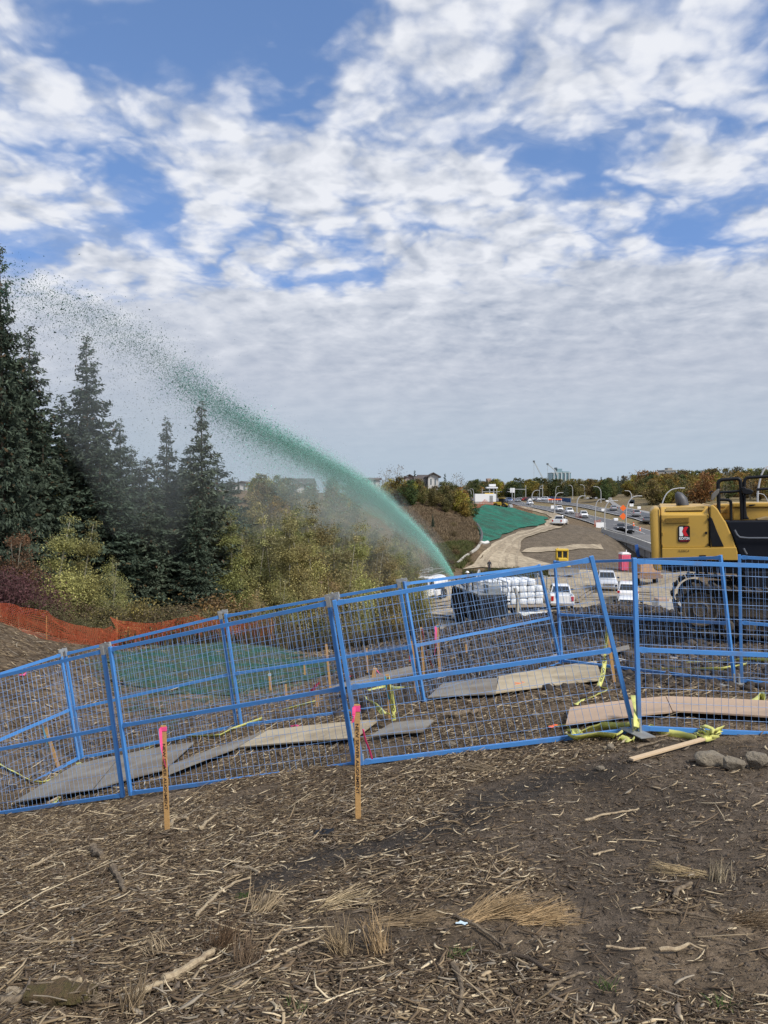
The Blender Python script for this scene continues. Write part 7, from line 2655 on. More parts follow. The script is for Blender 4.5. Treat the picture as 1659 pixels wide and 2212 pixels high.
mb.tube([e1(640, 545, 18.4), e1(618, 470, 18.4), e1(585, 410, 18.4), e1(560, 378, 18.4)], [.14, .135, .10, .03], 16)
mb.build('exhaust_stack', mat('stack_grey', (.085, .087, .095), .5, .2, .15), t, smooth=True)
expart('stack_clamp', M_blk, [(572, 512), (600, 505), (612, 545), (580, 545)], .2, Y=18.1, bevel=.01)
# company sign
rp = []
x0, x1, y0, y1, rr_ = 578, 722, 777, 978, 26
for (cx_, cy_, a0) in ((x1 - rr_, y0 + rr_, -90), (x1 - rr_, y1 - rr_, 0), (x0 + rr_, y1 - rr_, 90), (x0 + rr_, y0 + rr_, 180)):
    for k in range(5):
        a_ = R(a0 + k * 22.5)
        rp.append((cx_ + rr_ * math.cos(a_), cy_ + rr_ * math.sin(a_)))
sg = expart('company_sign', mat('sign_black', (.010, .010, .012), .35), rp, .006, Y=16.985, bevel=0)


def signpart(nm, mt_, pix, Y):
    pl = [e1(x, y, Y) for x, y in pix]
    mb = MB(EX); mb.prism(pl, dv(.002))
    return mb.build(nm, mt_, sg)


M_sw = mat('sign_white', (.85, .85, .85), .4, 0, .02)
M_sr = mat('sign_red', (.62, .02, .03), .4, 0, .02)
signpart('letter_bar', M_sw, [(595, 793), (640, 793), (640, 815), (626, 848), (640, 880), (640, 905), (597, 905)], 16.982)
signpart('letter_arms', M_sr, [(645, 815), (660, 793), (702, 792), (672, 848), (704, 903), (662, 905), (645, 882), (630, 848)], 16.982)


def flat_text(s, pix, Y, hpx, mt_, nm, parent, wpx=None, bold=0.0, fn=e1):
    vs, fs = text_mesh(s, 1.0, bold)
    h_ = vs[:, 1].max() - min(0, vs[:, 1].min())
    w_ = vs[:, 0].max() - vs[:, 0].min()
    k = hpx / h_
    kx = wpx / w_ if wpx else k
    mb = MB(EX)
    mb.add([fn(pix[0] + (v[0] - vs[:, 0].min()) * kx, pix[1] - v[1] * k, Y) for v in vs], fs)
    return mb.build(nm, mt_, parent)


flat_text('KICHTON', (594, 946), 16.981, 34, M_sw, 'lettering', sg, wpx=122, bold=.03)
flat_text('CONTRACTING LTD.', (600, 966), 16.981, 10, M_sr, 'lettering', sg, wpx=114, bold=.01)
flat_text('E-336C-4', (588, 1094), 16.955, 27, mat('plate_ink', (.06, .05, .03), .6), 'unit_number', t, wpx=124, bold=.015)


# undercarriage
def e5(x, y, Y=16.2):
    return P(1426.7 + .14 * x, 1227.7 + .14 * y, Y)


PIV = P(1498, 1314.5, 16.5)


def track(Yc, wd, nm_extra=''):
    """endless track as one belt of shoes"""
    s_ = Yc / 16.5
    cxL, cz = P(1498, 1314.5, 16.5)[0] , P(1498, 1312, 16.5)[2]
    Rr = .46
    xL, xR = cxL + .12, cxL + 4.0
    path_ = []
    n = 14
    for k in range(n + 1):
        a_ = math.pi / 2 + math.pi * k / n
        path_.append((xL + Rr * math.cos(a_), cz + Rr * math.sin(a_)))
    for k in range(1, 26):
        path_.append((xL + (xR - xL) * k / 26, cz - Rr - .03 * math.sin(math.pi * k / 26)))
    for k in range(n + 1):
        a_ = -math.pi / 2 + math.pi * k / n
        path_.append((xR + Rr * math.cos(a_), cz + Rr * math.sin(a_)))
    for k in range(1, 26):
        path_.append((xR + (xL - xR) * k / 26, cz + Rr - .06 * math.sin(math.pi * k / 13) ** 2))
    def tb(mb, *a, **k):
        for i, v in enumerate(mb.v):
            w_ = np.array(v) + EX - PIV
            mb.v[i] = tuple(PIV + EXD * w_[0] + EN * w_[1] + np.array([0, 0, w_[2]]) - EX)
        return mb.build(*a, **k)
    mb = MB(EX)
    L_ = [0]
    for i in range(len(path_)):
        a_, b2 = path_[i], path_[(i + 1) % len(path_)]
        L_.append(L_[-1] + math.hypot(b2[0] - a_[0], b2[1] - a_[1]))
    tot = L_[-1]
    ns = int(tot / .20)
    px_l = [p[0] for p in path_] + [path_[0][0]]
    pz_l = [p[1] for p in path_] + [path_[0][1]]
    for i in range(ns):
        d0, d1 = tot * i / ns, tot * (i + .88) / ns
        a_ = np.array([np.interp(d0, L_, px_l), np.interp(d0, L_, pz_l)])
        b2 = np.array([np.interp(d1, L_, px_l), np.interp(d1, L_, pz_l)])
        tt = (b2 - a_) / np.linalg.norm(b2 - a_)
        nn = np.array([tt[1], -tt[0]])
        if np.dot(nn, (a_ + b2) / 2 - [(xL + xR) / 2, cz]) < 0:
            nn = -nn
        q_ = [a_, b2, b2 + nn * .035, (b2 + a_) / 2 + tt * .06 + nn * .035, (b2 + a_) / 2 + tt * .05 + nn * .075, (b2 + a_) / 2 - tt * .0 + nn * .075, (b2 + a_) / 2 - tt * .02 + nn * .035, a_ + nn * .035]
        mb.prism([(p[0], Yc - wd / 2, p[1]) for p in q_], (0, wd, 0))
    tb(mb, 'track_shoes', M_under, t)['kind'] = 'stuff'
    fy = Yc - wd / 2 + .05
    mb = MB(EX)
    mb.prism([(xL + .3, fy + .12, cz - .14), (xR - .3, fy + .12, cz - .14), (xR - .3, fy + .12, cz + .20), (xL + .3, fy + .12, cz + .20)], (0, wd - .3, 0))
    tb(mb, 'track_frame', M_mud if Yc < 17 else M_blk, t, bevel=.02)
    for x_, r_i, nm in ((xL, .36, 'idler_wheel'), (xR, .36, 'drive_sprocket')):
        mb = MB(EX)
        rgs = [[(x_ + rr * math.cos(a_), y_, cz + rr * math.sin(a_)) for a_ in np.linspace(0, 2 * math.pi, 31)[:-1]] for y_, rr in ((fy + .02, r_i * .35), (fy, r_i * .40), (fy + .06, r_i * .5), (fy + .07, r_i * .85), (fy + .03, r_i * .9), (fy + .03, r_i), (fy + wd * .7, r_i))]
        mb.loft(rgs)
        tb(mb, nm, M_mud, t, smooth=True)
    for k in range(8):
        x_ = xL + .55 + k * (xR - xL - 1.0) / 7
        mb = MB(EX)
        rgs = [[(x_ + rr * math.cos(a_), y_, cz - .33 + rr * math.sin(a_)) for a_ in np.linspace(0, 2 * math.pi, 19)[:-1]] for y_, rr in ((fy + .02, .04), (fy + .02, .085), (fy + .05, .12), (fy + wd * .6, .12))]
        mb.loft(rgs)
        tb(mb, 'track_roller', M_mud, t, smooth=True)


track(16.45, .62)
track(18.75, .62)
expart('car_body', M_under, [(1000, 1530), (1900, 1530), (1900, 1690), (1000, 1690)], 1.6, Y=16.9)
expart('slew_ring', M_blk, [(1360, 1330), (2200, 1330), (2200, 1560), (1420, 1560)], 1.9, Y=16.9)

# ------------------------------------------------------------------ street lamps
def lamp(base, topz, arm, label, rad=.11, group='curved grey street lamps', H_=None):
    """base world point; arm: horizontal offset vector length (in x)"""
    t = empty('street_lamp', base, label, 'street lamp', group)
    h_ = topz - base[2]
    a_ = abs(arm)
    sgn = 1 if arm > 0 else -1
    pts = [(0, 0, 0), (0, 0, h_ * .55), (sgn * a_ * .03, 0, h_ * .70), (sgn * a_ * .22, 0, h_ * .87), (sgn * a_ * .52, 0, h_ * .965), (sgn * a_ * .8, 0, h_ * .99), (sgn * a_, 0, h_)]
    mb = MB()
    sp = smooth_line(pts, 4)
    mb.tube(sp, rad, 8, rad * .55)
    mb.build('pole', M_lampg, t, smooth=True)
    mb = MB()
    mb.box((sgn * (a_ + .3), 0, h_ - .02), (.8, .28, .14))
    mb.build('lamp_head', M_lampg, t, bevel=.03)
    mb = MB()
    mb.box((0, 0, .2), (.4, .4, .5))
    mb.build('base', M_conc, t)
    return t


M_lampg = mat('lamp_grey', (.50, .50, .50), .5, .4, .08)
LM = [  # base px, py ; top py ; arm px ; Y
    ((1352, 1168), 1071, 26, 147, 'street lamp in the middle of the bridge parapet'),
    ((1306, 1146), 1081, 21, 157, 'street lamp at the left end of the bridge parapet'),
    ((1286, 1133), 1078, 14, 176, 'street lamp behind the orange screen left of the bridge'),
    ((1246, 1120), 1071, 13, 196, 'street lamp beside the near carriageway left of the excavation'),
    ((1398 + 30, 1175), 1054, 40, 120, 'tall street lamp rising behind the counterweight'),
    ((1635, 1190), 1004, 32, 84, 'tallest street lamp, at the right edge behind the handrails'),
    ((1198, 1109), 1064, 13, 214, 'street lamp at the bend of the dirt track'),
    ((1149, 1098), 1059, 12, 262, 'street lamp above the far green slope'),
    ((1298, 1089), 1051, -13, 290, 'street lamp on the grass above the far carriageway'),
    ((1263, 1085), 1047, -7, 330, 'small street lamp farther up the far carriageway'),
    ((1237, 1083), 1048, -6, 380, 'far street lamp left of the path'),
    ((1660, 1130), 1066, -20, 170, 'street lamp arm poking in at the right edge'),
    ((1364, 1104), 1060, -10, 235, 'street lamp in front of the orange trees'),
    ((1431, 1100), 1058, -20, 240, 'street lamp behind the tall one near the counterweight'),
]
for (bx, by), ty, ax, Y, lab in LM:
    b_ = P(bx, by, Y)
    zt = P(bx, ty, Y)[2]
    lamp(b_ if Y < 160 else np.array([b_[0], b_[1], float(H(b_[0], b_[1])) + .1]), zt, ax / F * Y, lab, rad=.16 if Y > 180 else .12)

# ------------------------------------------------------------------ signs, cones, signals
def sign_post(px, py, top, Y, shape, lab, colr, w=.8, cat='road sign', word=None):
    b_ = PZ(px, Y, 0)
    b_[2] = float(H(b_[0], Y))
    zt = P(px, top, Y)[2]
    t = empty('road_sign', b_, lab, cat)
    mb = MB(); mb.bar((0, 0, 0), (0, 0, zt - b_[2]), .08); mb.build('post', M_galv, t)
    mb = MB()
    zc = zt - b_[2] - w / 2
    if shape == 'diamond':
        mb.prism([(0, -.06, zc - w * .7), (w * .7, -.06, zc), (0, -.06, zc + w * .7), (-w * .7, -.06, zc)], (0, .02, 0))
    else:
        hh = w * (.7 if shape == 'wide' else 1.3 if shape == 'tall' else 1) / 2
        mb.prism([(-w / 2, -.06, zc - hh), (w / 2, -.06, zc - hh), (w / 2, -.06, zc + hh), (-w / 2, -.06, zc + hh)], (0, .02, 0))
    mb.build('panel', mat('sign_' + colr, {'orange': (.85, .16, .03), 'white': (.8, .8, .8), 'dark': (.02, .03, .04)}[colr], .5), t)
    if word:
        vs, fs = text_mesh(word, w * .35)
        cxm = (vs[:, 0].max() + vs[:, 0].min()) / 2
        mb = MB(); mb.add([(v[0] - cxm, -.066, zc + v[1] - w * .12) for v in vs], fs)
        mb.build('lettering', M_ink, t)
    return t


sign_post(*c2(456, 620), c2(0, 567)[1], 172, 'diamond', 'orange diamond sign in the median behind the black cars', 'orange', 1.2)
sign_post(*c2(455, 548), c2(0, 500)[1], 210, 'diamond', 'orange diamond sign on the far side above the silver cars', 'orange', 1.3)
sign_post(*c2(525, 540), c2(0, 470)[1], 200, 'tall', 'white sign with a red mark below the dark camera box beside the trees', 'white', 1.0, word='NO')
sign_post(*c2(526, 470), c2(0, 442)[1], 200, 'wide', 'dark box sign on top of the white sign post', 'dark', 1.5)
sign_post(*c2(588, 540), c2(0, 502)[1], 200, 'wide', 'small round-topped tan sign right of the white sign', 'white', .9)
sign_post(*c2(290, 548), c2(0, 520)[1], 220, 'wide', 'small white and red sign on the median left of the silver car', 'white', 1.0)
sign_post(*c2(270, 655), c2(0, 628)[1], 166, 'wide', 'grey-white panel sign beside the near carriageway at the bridge end', 'white', 2.0)
sign_post(*c1p(1340, 468), c1p(0, 443)[1], 340, 'diamond', 'white diamond sign behind the farthest white car', 'white', 1.3)
sign_post(*c1p(1533, 520), c1p(0, 493)[1], 240, 'wide', 'small white sign on the lamp post at the track bend', 'white', 1.4)
M_cone = mat('cone_orange', (.85, .15, .03), .6)
for i, (x, y, Y, lab) in enumerate(((*c2(543, 640), 178, 'traffic cone on the median near the orange diamond sign'), (*c2(596, 657), 172, 'orange barrel on the median right of the cone'), (*c2(395, 620), 186, 'small white marker on the near edge of the median'),
                                    (*c2(160, 480), 330, 'white marker on the grass above the far carriageway, left one'), (*c2(195, 480), 330, 'white marker on the grass above the far carriageway, middle one'), (*c2(230, 487), 320, 'white marker on the grass above the far carriageway, right one'),
                                    (*c2(322, 497), 290, 'white marker on the grass below the path'), (*c2(574, 540), 205, 'orange striped post left of the tan sign'), (*c2(586, 540), 205, 'orange striped post under the tan sign'))):
    p = PZ(x, Y, 0); p[2] = float(H(p[0], Y)) + .1
    t = empty('traffic_cone' if 'white' not in lab else 'marker', p, lab, 'traffic cone' if 'white' not in lab else 'marker')
    mb = MB()
    if 'white' in lab:
        mb.box((0, 0, .35), (1.1, .6, .7))
        mb.build('body', M_white, t, bevel=.15)
    else:
        mb.tube([(0, 0, 0), (0, 0, 1.0)], .26, 12, .08)
        mb.build('body', M_cone, t)
        mb = MB(); mb.box((0, 0, .03), (.6, .6, .06)); mb.build('foot', M_blk, t)
        mb = MB(); mb.tube([(0, 0, .5), (0, 0, .68)], .18, 12, .15); mb.build('band', M_white, t)
for i, (x, lab) in enumerate(((1385, 'orange and white road barricade on the far carriageway, left one'), (1475, 'orange and white road barricade on the far carriageway, right one'))):
    p = onroad(*c1p(1530 + i * 34, 478))
    pbox_thing('barricade', p, R(5), lab, 'barricade', [('board', M_cone, [('b', (0, 0, 1.2), (4.2, .1, .5))], 0), ('leg', M_white, [('r', (-1.9, 0, 0), (-1.9, 0, 1.4), .2), ('r', (1.9, 0, 0), (1.9, 0, 1.4), .2)], 0)])


def mast(px, py, top, Y, armpx, lab, wsign=False):
    b_ = PZ(px, Y, 0); b_[2] = float(H(b_[0], Y))
    zt = P(px, top, Y)[2] - b_[2]
    t = empty('traffic_signal', b_, lab, 'traffic light', 'traffic signal masts at the intersection')
    mb = MB(); mb.tube([(0, 0, 0), (0, 0, zt)], .2, 8, .14); mb.build('pole', M_lampg, t)
    a_ = armpx / F * Y
    mb = MB(); mb.tube([(0, 0, zt * .72), (a_, 0, zt * .74)], .14, 6, .1); mb.build('mast_arm', M_lampg, t)
    mb = MB(); mb.box((a_ * .95, -.1, zt * .72), (.5, .4, 1.3)); mb.build('signal_head', M_blk, t)
    if wsign:
        mb = MB(); mb.box((a_ * .72, -.2, zt * .66), (2.6, .1, 2.6)); mb.build('sign_panel', M_white, t)


def c4p(x, y): return (1015.3 + .128 * x, 995.4 + .128 * y)
mast(*c4p(710, 680), c4p(0, 460)[1], 400, -12, 'signal mast just left of the white truck body by the intersection')
mast(*c4p(940, 620), c4p(0, 410)[1], 430, -40, 'signal mast with a long arm and square white sign over the intersection', True)
mast(*c4p(1225, 610), c4p(0, 400)[1], 440, -8, 'signal mast right of the long-arm one')
mast(*c4p(205, 620), c4p(0, 470)[1], 430, 42, 'signal mast with its arm pointing right, left of the gas station canopy')
mast(*c4p(450, 630), c4p(0, 470)[1], 440, 12, 'signal mast behind the loader')
for i, (x, y0_, y1_) in enumerate(((60, 610, 470), (1445, 610, 430), (750, 610, 480), (1172, 600, 420), (20, 610, 490))):
    px, py = c4p(x, y0_)
    b_ = PZ(px, 450, 0); b_[2] = float(H(b_[0], 450))
    o = lamp(b_, P(px, c4p(0, y1_)[1], 450)[2], 1.5 if i % 2 else -1.5, f'far thin light pole by the intersection, {["second from the left", "rightmost", "middle", "second from the right", "leftmost"][i]}', rad=.16, group='far light poles')

# site trailer, loader, canopy by the far green slope
p = P(1065, 1082, 215); p[2] = float(H(p[0], 215)) + .1
w_m = 88 * .128 / 1 / F * 215 * 3.9
pbox_thing('site_trailer', np.array([P(1047, 1082, 215)[0], 215, float(H(P(1047, 1082, 215)[0], 215))]), R(3), 'long white site trailer above the far green slope', 'trailer', [
    ('body', M_white, [('b', (0, 0, 1.9), (5.9, 2.6, 2.2)), ], .05), ('skirt', M_conc, [('b', (0, 0, .5), (5.7, 2.4, .6))], 0), ('door', M_steel, [('b', (1.6, -1.33, 1.7), (.9, .05, 1.7))], 0), ('roof_load', M_yd, [('b', (1.2, 0, 3.15), (2.4, 1.2, .25))], .02)])
x_ = P(1059, 1080, 225)[0]
p = np.array([x_, 225, float(H(x_, 225))])
t = empty('loader', PZ(1083, 205, 0) * [1, 1, 0] + [0, 0, float(H(PZ(1083, 205, 0)[0], 205))], 'small yellow and black loader between the site trailer and the road', 'loader', None, R(60))
mb = MB(); mb.box((0, .9, 1.1), (1.5, 2.2, .8)); mb.build('engine_cover', M_yd, t, bevel=.06)
mb = MB(); mb.box((0, -.1, 1.9), (1.3, 1.3, 1.2)); mb.build('cab', M_blk, t, bevel=.05)
mb = MB(); mb.box((0, -.1, 2.55), (1.45, 1.5, .1)); mb.build('roof', M_yd, t)
mb = MB(); mb.bar((-.5, -.9, 1.2), (-.5, -2.3, .5), .18); mb.bar((.5, -.9, 1.2), (.5, -2.3, .5), .18); mb.build('lift_arm', M_yd, t)
mb = MB(); mb.loft([[(x_, -2.2, .1), (x_, -2.3, .9), (x_, -2.6, .9), (x_, -3.0, .1)] for x_ in (-1.1, 1.1)]); mb.build('bucket', M_steel, t)
for s_ in (-1, 1):
    for y_ in (-1.0, 1.3):
        wheel(t, s_ * .85, y_, .6, .4, hubc=M_yd)
p = PZ(1062, 380, 0); p[2] = float(H(p[0], 380))
pbox_thing('gas_canopy', p, 0, 'white station canopy on a central column behind the site trailer', 'canopy', [('roof', M_white, [('b', (0, 0, 6.5), (5.5, 4, .7)), ('b', (.3, 0, 7.7), (3.2, 2, 1.2))], .05), ('column', M_white, [('b', (-1, 0, 3.2), (.5, .5, 6.0)), ('b', (1, 0, 3.2), (.5, .5, 6.0))], 0)])

# ------------------------------------------------------------------ buildings
def block(name, pxl, pxr, ytop, ybot, Y, depth, label, wallm, rows, cols, winm, extra=None, roofm=None, fr=.55, cat='building', rz=0):
    a_, b2 = P(pxl, ybot, Y), P(pxr, ybot, Y)
    zt = P(pxl, ytop, Y)[2]
    w_ = b2[0] - a_[0]
    c_ = (a_ + b2) / 2
    z0 = c_[2] - 3
    t = empty(name, (c_[0], Y, z0), label, cat)
    h_ = zt - z0
    mb = MB(); mb.box((0, depth / 2, h_ / 2), (w_, depth, h_)); mb.build('wall', wallm, t)
    mb = MB(); mb.box((0, depth / 2, h_ + .2), (w_ + .6, depth + .6, .5)); mb.build('roof', roofm or M_conc, t)
    vis = h_ - 3 if rows else 0
    for r_i in range(rows):
        for c_i in range(cols):
            zc = 3 + vis * (r_i + .5) / rows
            xc = -w_ / 2 + w_ * (c_i + .5) / cols
            mb = MB(); mb.box((xc, -.03, zc), (w_ / cols * fr, .12, vis / rows * .5)); mb.build('window', winm, t)
    return t, w_, h_


M_brick = mat('brick_pinkish', (.36, .25, .20), .85, 0, .1, .5)
M_bldw = mat('window_far', (.16, .19, .21), .3, 0, .1)
t, w_, h_ = block('apartment_building', *(c4p(92, 0)[0], c4p(520, 0)[0]), c4p(0, 368)[1], c4p(0, 470)[1], 760, 18, 'pinkish-brown brick apartment block on the skyline left of the cranes', M_brick, 6, 11, M_bldw)
mb = MB(); mb.box((w_ * .06, 8, h_ + 2.2), (w_ * .17, 9, 4)); mb.build('penthouse', M_brick, t)
mb = MB(); mb.box((w_ * .21, -.4, h_ * .55), (w_ * .4, .8, h_ * .7)); mb.build('balcony_front', mat('bld_pale', (.50, .50, .50), .7), t)
block('apartment_building', *(c4p(40, 0)[0], c4p(100, 0)[0]), c4p(0, 445)[1], c4p(0, 475)[1], 700, 12, 'low brick wing left of the brick apartment block', M_brick, 2, 3, M_bldw)
block('apartment_building', *(c4p(815, 0)[0], c4p(890, 0)[0]), c4p(0, 372)[1], c4p(0, 450)[1], 820, 12, 'small pinkish block between the dark trees beyond the intersection', M_brick, 4, 4, M_bldw)
M_tow = mat('tower_glass', (.22, .33, .37), .3, .1, .15, .2)
t, w_, h_ = block('glass_tower', *(c4p(1382, 0)[0], c4p(1700, 0)[0]), c4p(0, 205)[1], c4p(0, 390)[1], 900, 25, 'pale blue-green glass high-rise on the skyline right of the cranes', M_tow, 9, 9, mat('tower_window', (.08, .14, .17), .2, .1, .1), fr=.5)
mb = MB()
for k in range(5):
    mb.box((-w_ / 2 + w_ * (k + .5) / 5 * 1.0, -.6, h_ / 2), (w_ * .045, 1.0, h_))
mb.build('white_pier', mat('tower_white', (.55, .58, .60), .5), t)['kind'] = 'stuff'
mb = MB(); mb.box((-w_ * .06, 10, h_ + 2.6), (w_ * .30, 10, 5)); mb.box((w_ * .3, 10, h_ + 1), (w_ * .35, 10, 2)); mb.build('penthouse', M_tow, t)
mb = MB(); mb.box((-w_ * .22, 8, h_ + 4.5), (w_ * .10, 6, 4)); mb.build('crown', mat('tower_steel', (.10, .13, .15), .5), t)
M_hw = mat('house_wall', (.58, .57, .55), .8, 0, .05, .5)
M_hr = mat('house_roof', (.09, .075, .07), .9, 0, .12, .6)


def house(pxl, pxr, yeave, yridge, ybot, Y, label, gable=True, wallm=None, dep=9):
    a_, b2 = P(pxl, ybot, Y), P(pxr, ybot, Y)
    ze, zr = P(pxl, yeave, Y)[2], P(pxl, yridge, Y)[2]
    c_ = (a_ + b2) / 2
    z0 = min(c_[2], float(H(c_[0], Y + dep / 2)) - .5)
    z0 = c_[2] - 2.5
    w_ = b2[0] - a_[0]
    t = empty('house', (c_[0], Y, z0), label, 'house')
    h_, hr = ze - z0, zr - z0
    mb = MB(); mb.box((0, dep / 2, h_ / 2), (w_, dep, h_))
    if gable:
        mb.prism([(-w_ / 2, 0, h_), (w_ / 2, 0, h_), (0, 0, hr - .15)], (0, dep, 0))
    mb.build('wall', wallm or M_hw, t)
    mb = MB()
    e_ = .5
    if gable:
        for s_ in (-1, 1):
            mb.prism([(s_ * (w_ / 2 + e_), -e_, h_ - .25), (0, -e_, hr), (0, -e_, hr + .22), (s_ * (w_ / 2 + e_), -e_, h_)], (0, dep + 2 * e_, 0))
    else:
        mb.prism([(-w_ / 2 - e_, -e_, h_ - .1), (-w_ / 2 - e_, dep / 2, hr), (-w_ / 2 - e_, dep + e_, h_ - .1)], (w_ + 2 * e_, 0, 0))
    mb.build('roof', M_hr, t)
    for sx in (-.22, .2):
        mb = MB(); mb.box((sx * w_, -.02, h_ * .72), (w_ * .12, .08, 1.2)); mb.build('window', M_bldw, t)
    return t


def c7(x, y): return (464.5 + .24 * x, 995.4 + .24 * y)
house(c7(575, 0)[0], c7(770, 0)[0], c7(0, 205)[1], c7(0, 160)[1], c7(0, 270)[1], 158, 'large white gabled house above the olive thicket, cut by the spray', True)
house(c7(700, 0)[0], c7(860, 0)[0], c7(0, 200)[1], c7(0, 155)[1], c7(0, 260)[1], 166, 'dark-roofed house wing right of the large white gabled one', False)
house(c7(330, 0)[0], c7(465, 0)[0], c7(0, 195)[1], c7(0, 178)[1], c7(0, 250)[1], 165, 'pale house with a low dark roof left of the large white gabled one', False)
house(c7(400, 0)[0], c7(490, 0)[0], c7(0, 200)[1], c7(0, 184)[1], c7(0, 255)[1], 160, 'small pale gable beside the little spruce on the skyline', True)
house(c7(180, 0)[0], c7(300, 0)[0], c7(0, 208)[1], c7(0, 190)[1], c7(0, 250)[1], 170, 'second pale house from the left, right of the dark spruces', True)
house(c7(85, 0)[0], c7(165, 0)[0], c7(0, 212)[1], c7(0, 200)[1], c7(0, 250)[1], 175, 'leftmost pale house touching the dark spruces', True)
house(*[c1p(x, 0)[0] for x in (495, 580)], c1p(0, 258)[1], c1p(0, 232)[1], c1p(0, 310)[1], 158, 'white gabled house with a dark roof on the hill crest', True)
house(*[c1p(x, 0)[0] for x in (430, 500)], c1p(0, 262)[1], c1p(0, 240)[1], c1p(0, 310)[1], 164, 'dark roof wing joined left of the white gabled house on the crest', False)
house(*[c1p(x, 0)[0] for x in (400, 436)], c1p(0, 295)[1], c1p(0, 250)[1], c1p(0, 330)[1], 156, 'dark narrow roof stepping down the crest left of the gabled house', False)
house(*[c1p(x, 0)[0] for x in (300, 380)], c1p(0, 268)[1], c1p(0, 246)[1], c1p(0, 300)[1], 166, 'pinkish house gable behind the half-bare tree on the crest', True, mat('house_pink', (.45, .36, .32), .8))
house(*[c1p(x, 0)[0] for x in (-40, 90)], c1p(0, 278)[1], c1p(0, 266)[1], c1p(0, 300)[1], 172, 'low house roof at the left end of the crest beside the spray', False)
t, w_, h_ = block('apartment_building', c2(800, 0)[0], c2(895, 0)[0], c2(0, 208)[1], c2(0, 260)[1], 560, 14, 'grey stepped apartment block rising above the wood on the right', mat('bld_grey', (.27, .26, .24), .8, 0, .1, .5), 3, 5, M_bldw)
mb = MB(); mb.box((-w_ * .75, 6, h_ * .42), (w_ * .8, 12, h_ * .84)); mb.build('low_wing', mat('bld_grey', (.27, .26, .24), .8), t)
mb = MB(); mb.box((w_ * .1, 6, h_ + 1.2), (w_ * .4, 6, 1.6)); mb.build('penthouse', mat('bld_grey', (.27, .26, .24), .8), t)


def crane(pts_, Y, lab):
    w = [P(*c4p(x, y), Y) for x, y in pts_]
    t = empty('tower_crane', w[0], lab, 'crane', 'cranes on the skyline')
    mb = MB(w[0]); mb.bar(w[0], w[1], 1.3); mb.build('mast', M_crane, t)
    mb = MB(w[0]); mb.bar(w[1], w[2], 1.0); mb.build('jib', M_crane, t)
    mb = MB(w[0]); mb.bar(w[2], w[3], .35); mb.build('cable', M_crane, t)
    mb = MB(w[0]); mb.box(w[2], (2.0, 2.0, 2.0)); mb.build('jib_head', mat('crane_dark', (.12, .13, .14), .6), t)


M_crane = mat('crane_steel', (.42, .45, .46), .6)
crane([(1250, 340), (1190, 220), (1078, 10), (1080, 300)], 900, 'luffing crane with its jib raised, left one of the two on the skyline')
crane([(1470, 250), (1440, 165), (1308, 55), (1316, 350)], 900, 'crane with a lower jib beside the glass high-rise, right one of the two')

# blue construction fence far right of road, concrete wall
for (pa, pb, h_, lab) in ((c4p(1340, 640), c4p(1700, 668), 1.9, 'blue fence run along the far carriageway behind the barricades'),):
    a_, b2 = hit(*pa), hit(*pb)
    a_, b2 = P(pa[0], pa[1], 350), P(pb[0], pb[1], 310)
    a_[2], b2[2] = float(H(*a_[:2])), float(H(*b2[:2]))
    t = empty('blue_fence', a_, lab, 'fence')
    mb = MB(a_); mb.prism([a_, b2, b2 + [0, 0, h_], a_ + [0, 0, h_]], (0, .08, 0)); mb.build('screen', mat('blue_screen', (.06, .12, .25), .7), t)
    mb = MB(a_)
    for k in range(11):
        p = lerp(a_, b2, k / 10)
        mb.bar(p, p + [0, -.1, h_ + .2], .1)
    mb.build('post', M_blue, t)['kind'] = 'stuff'

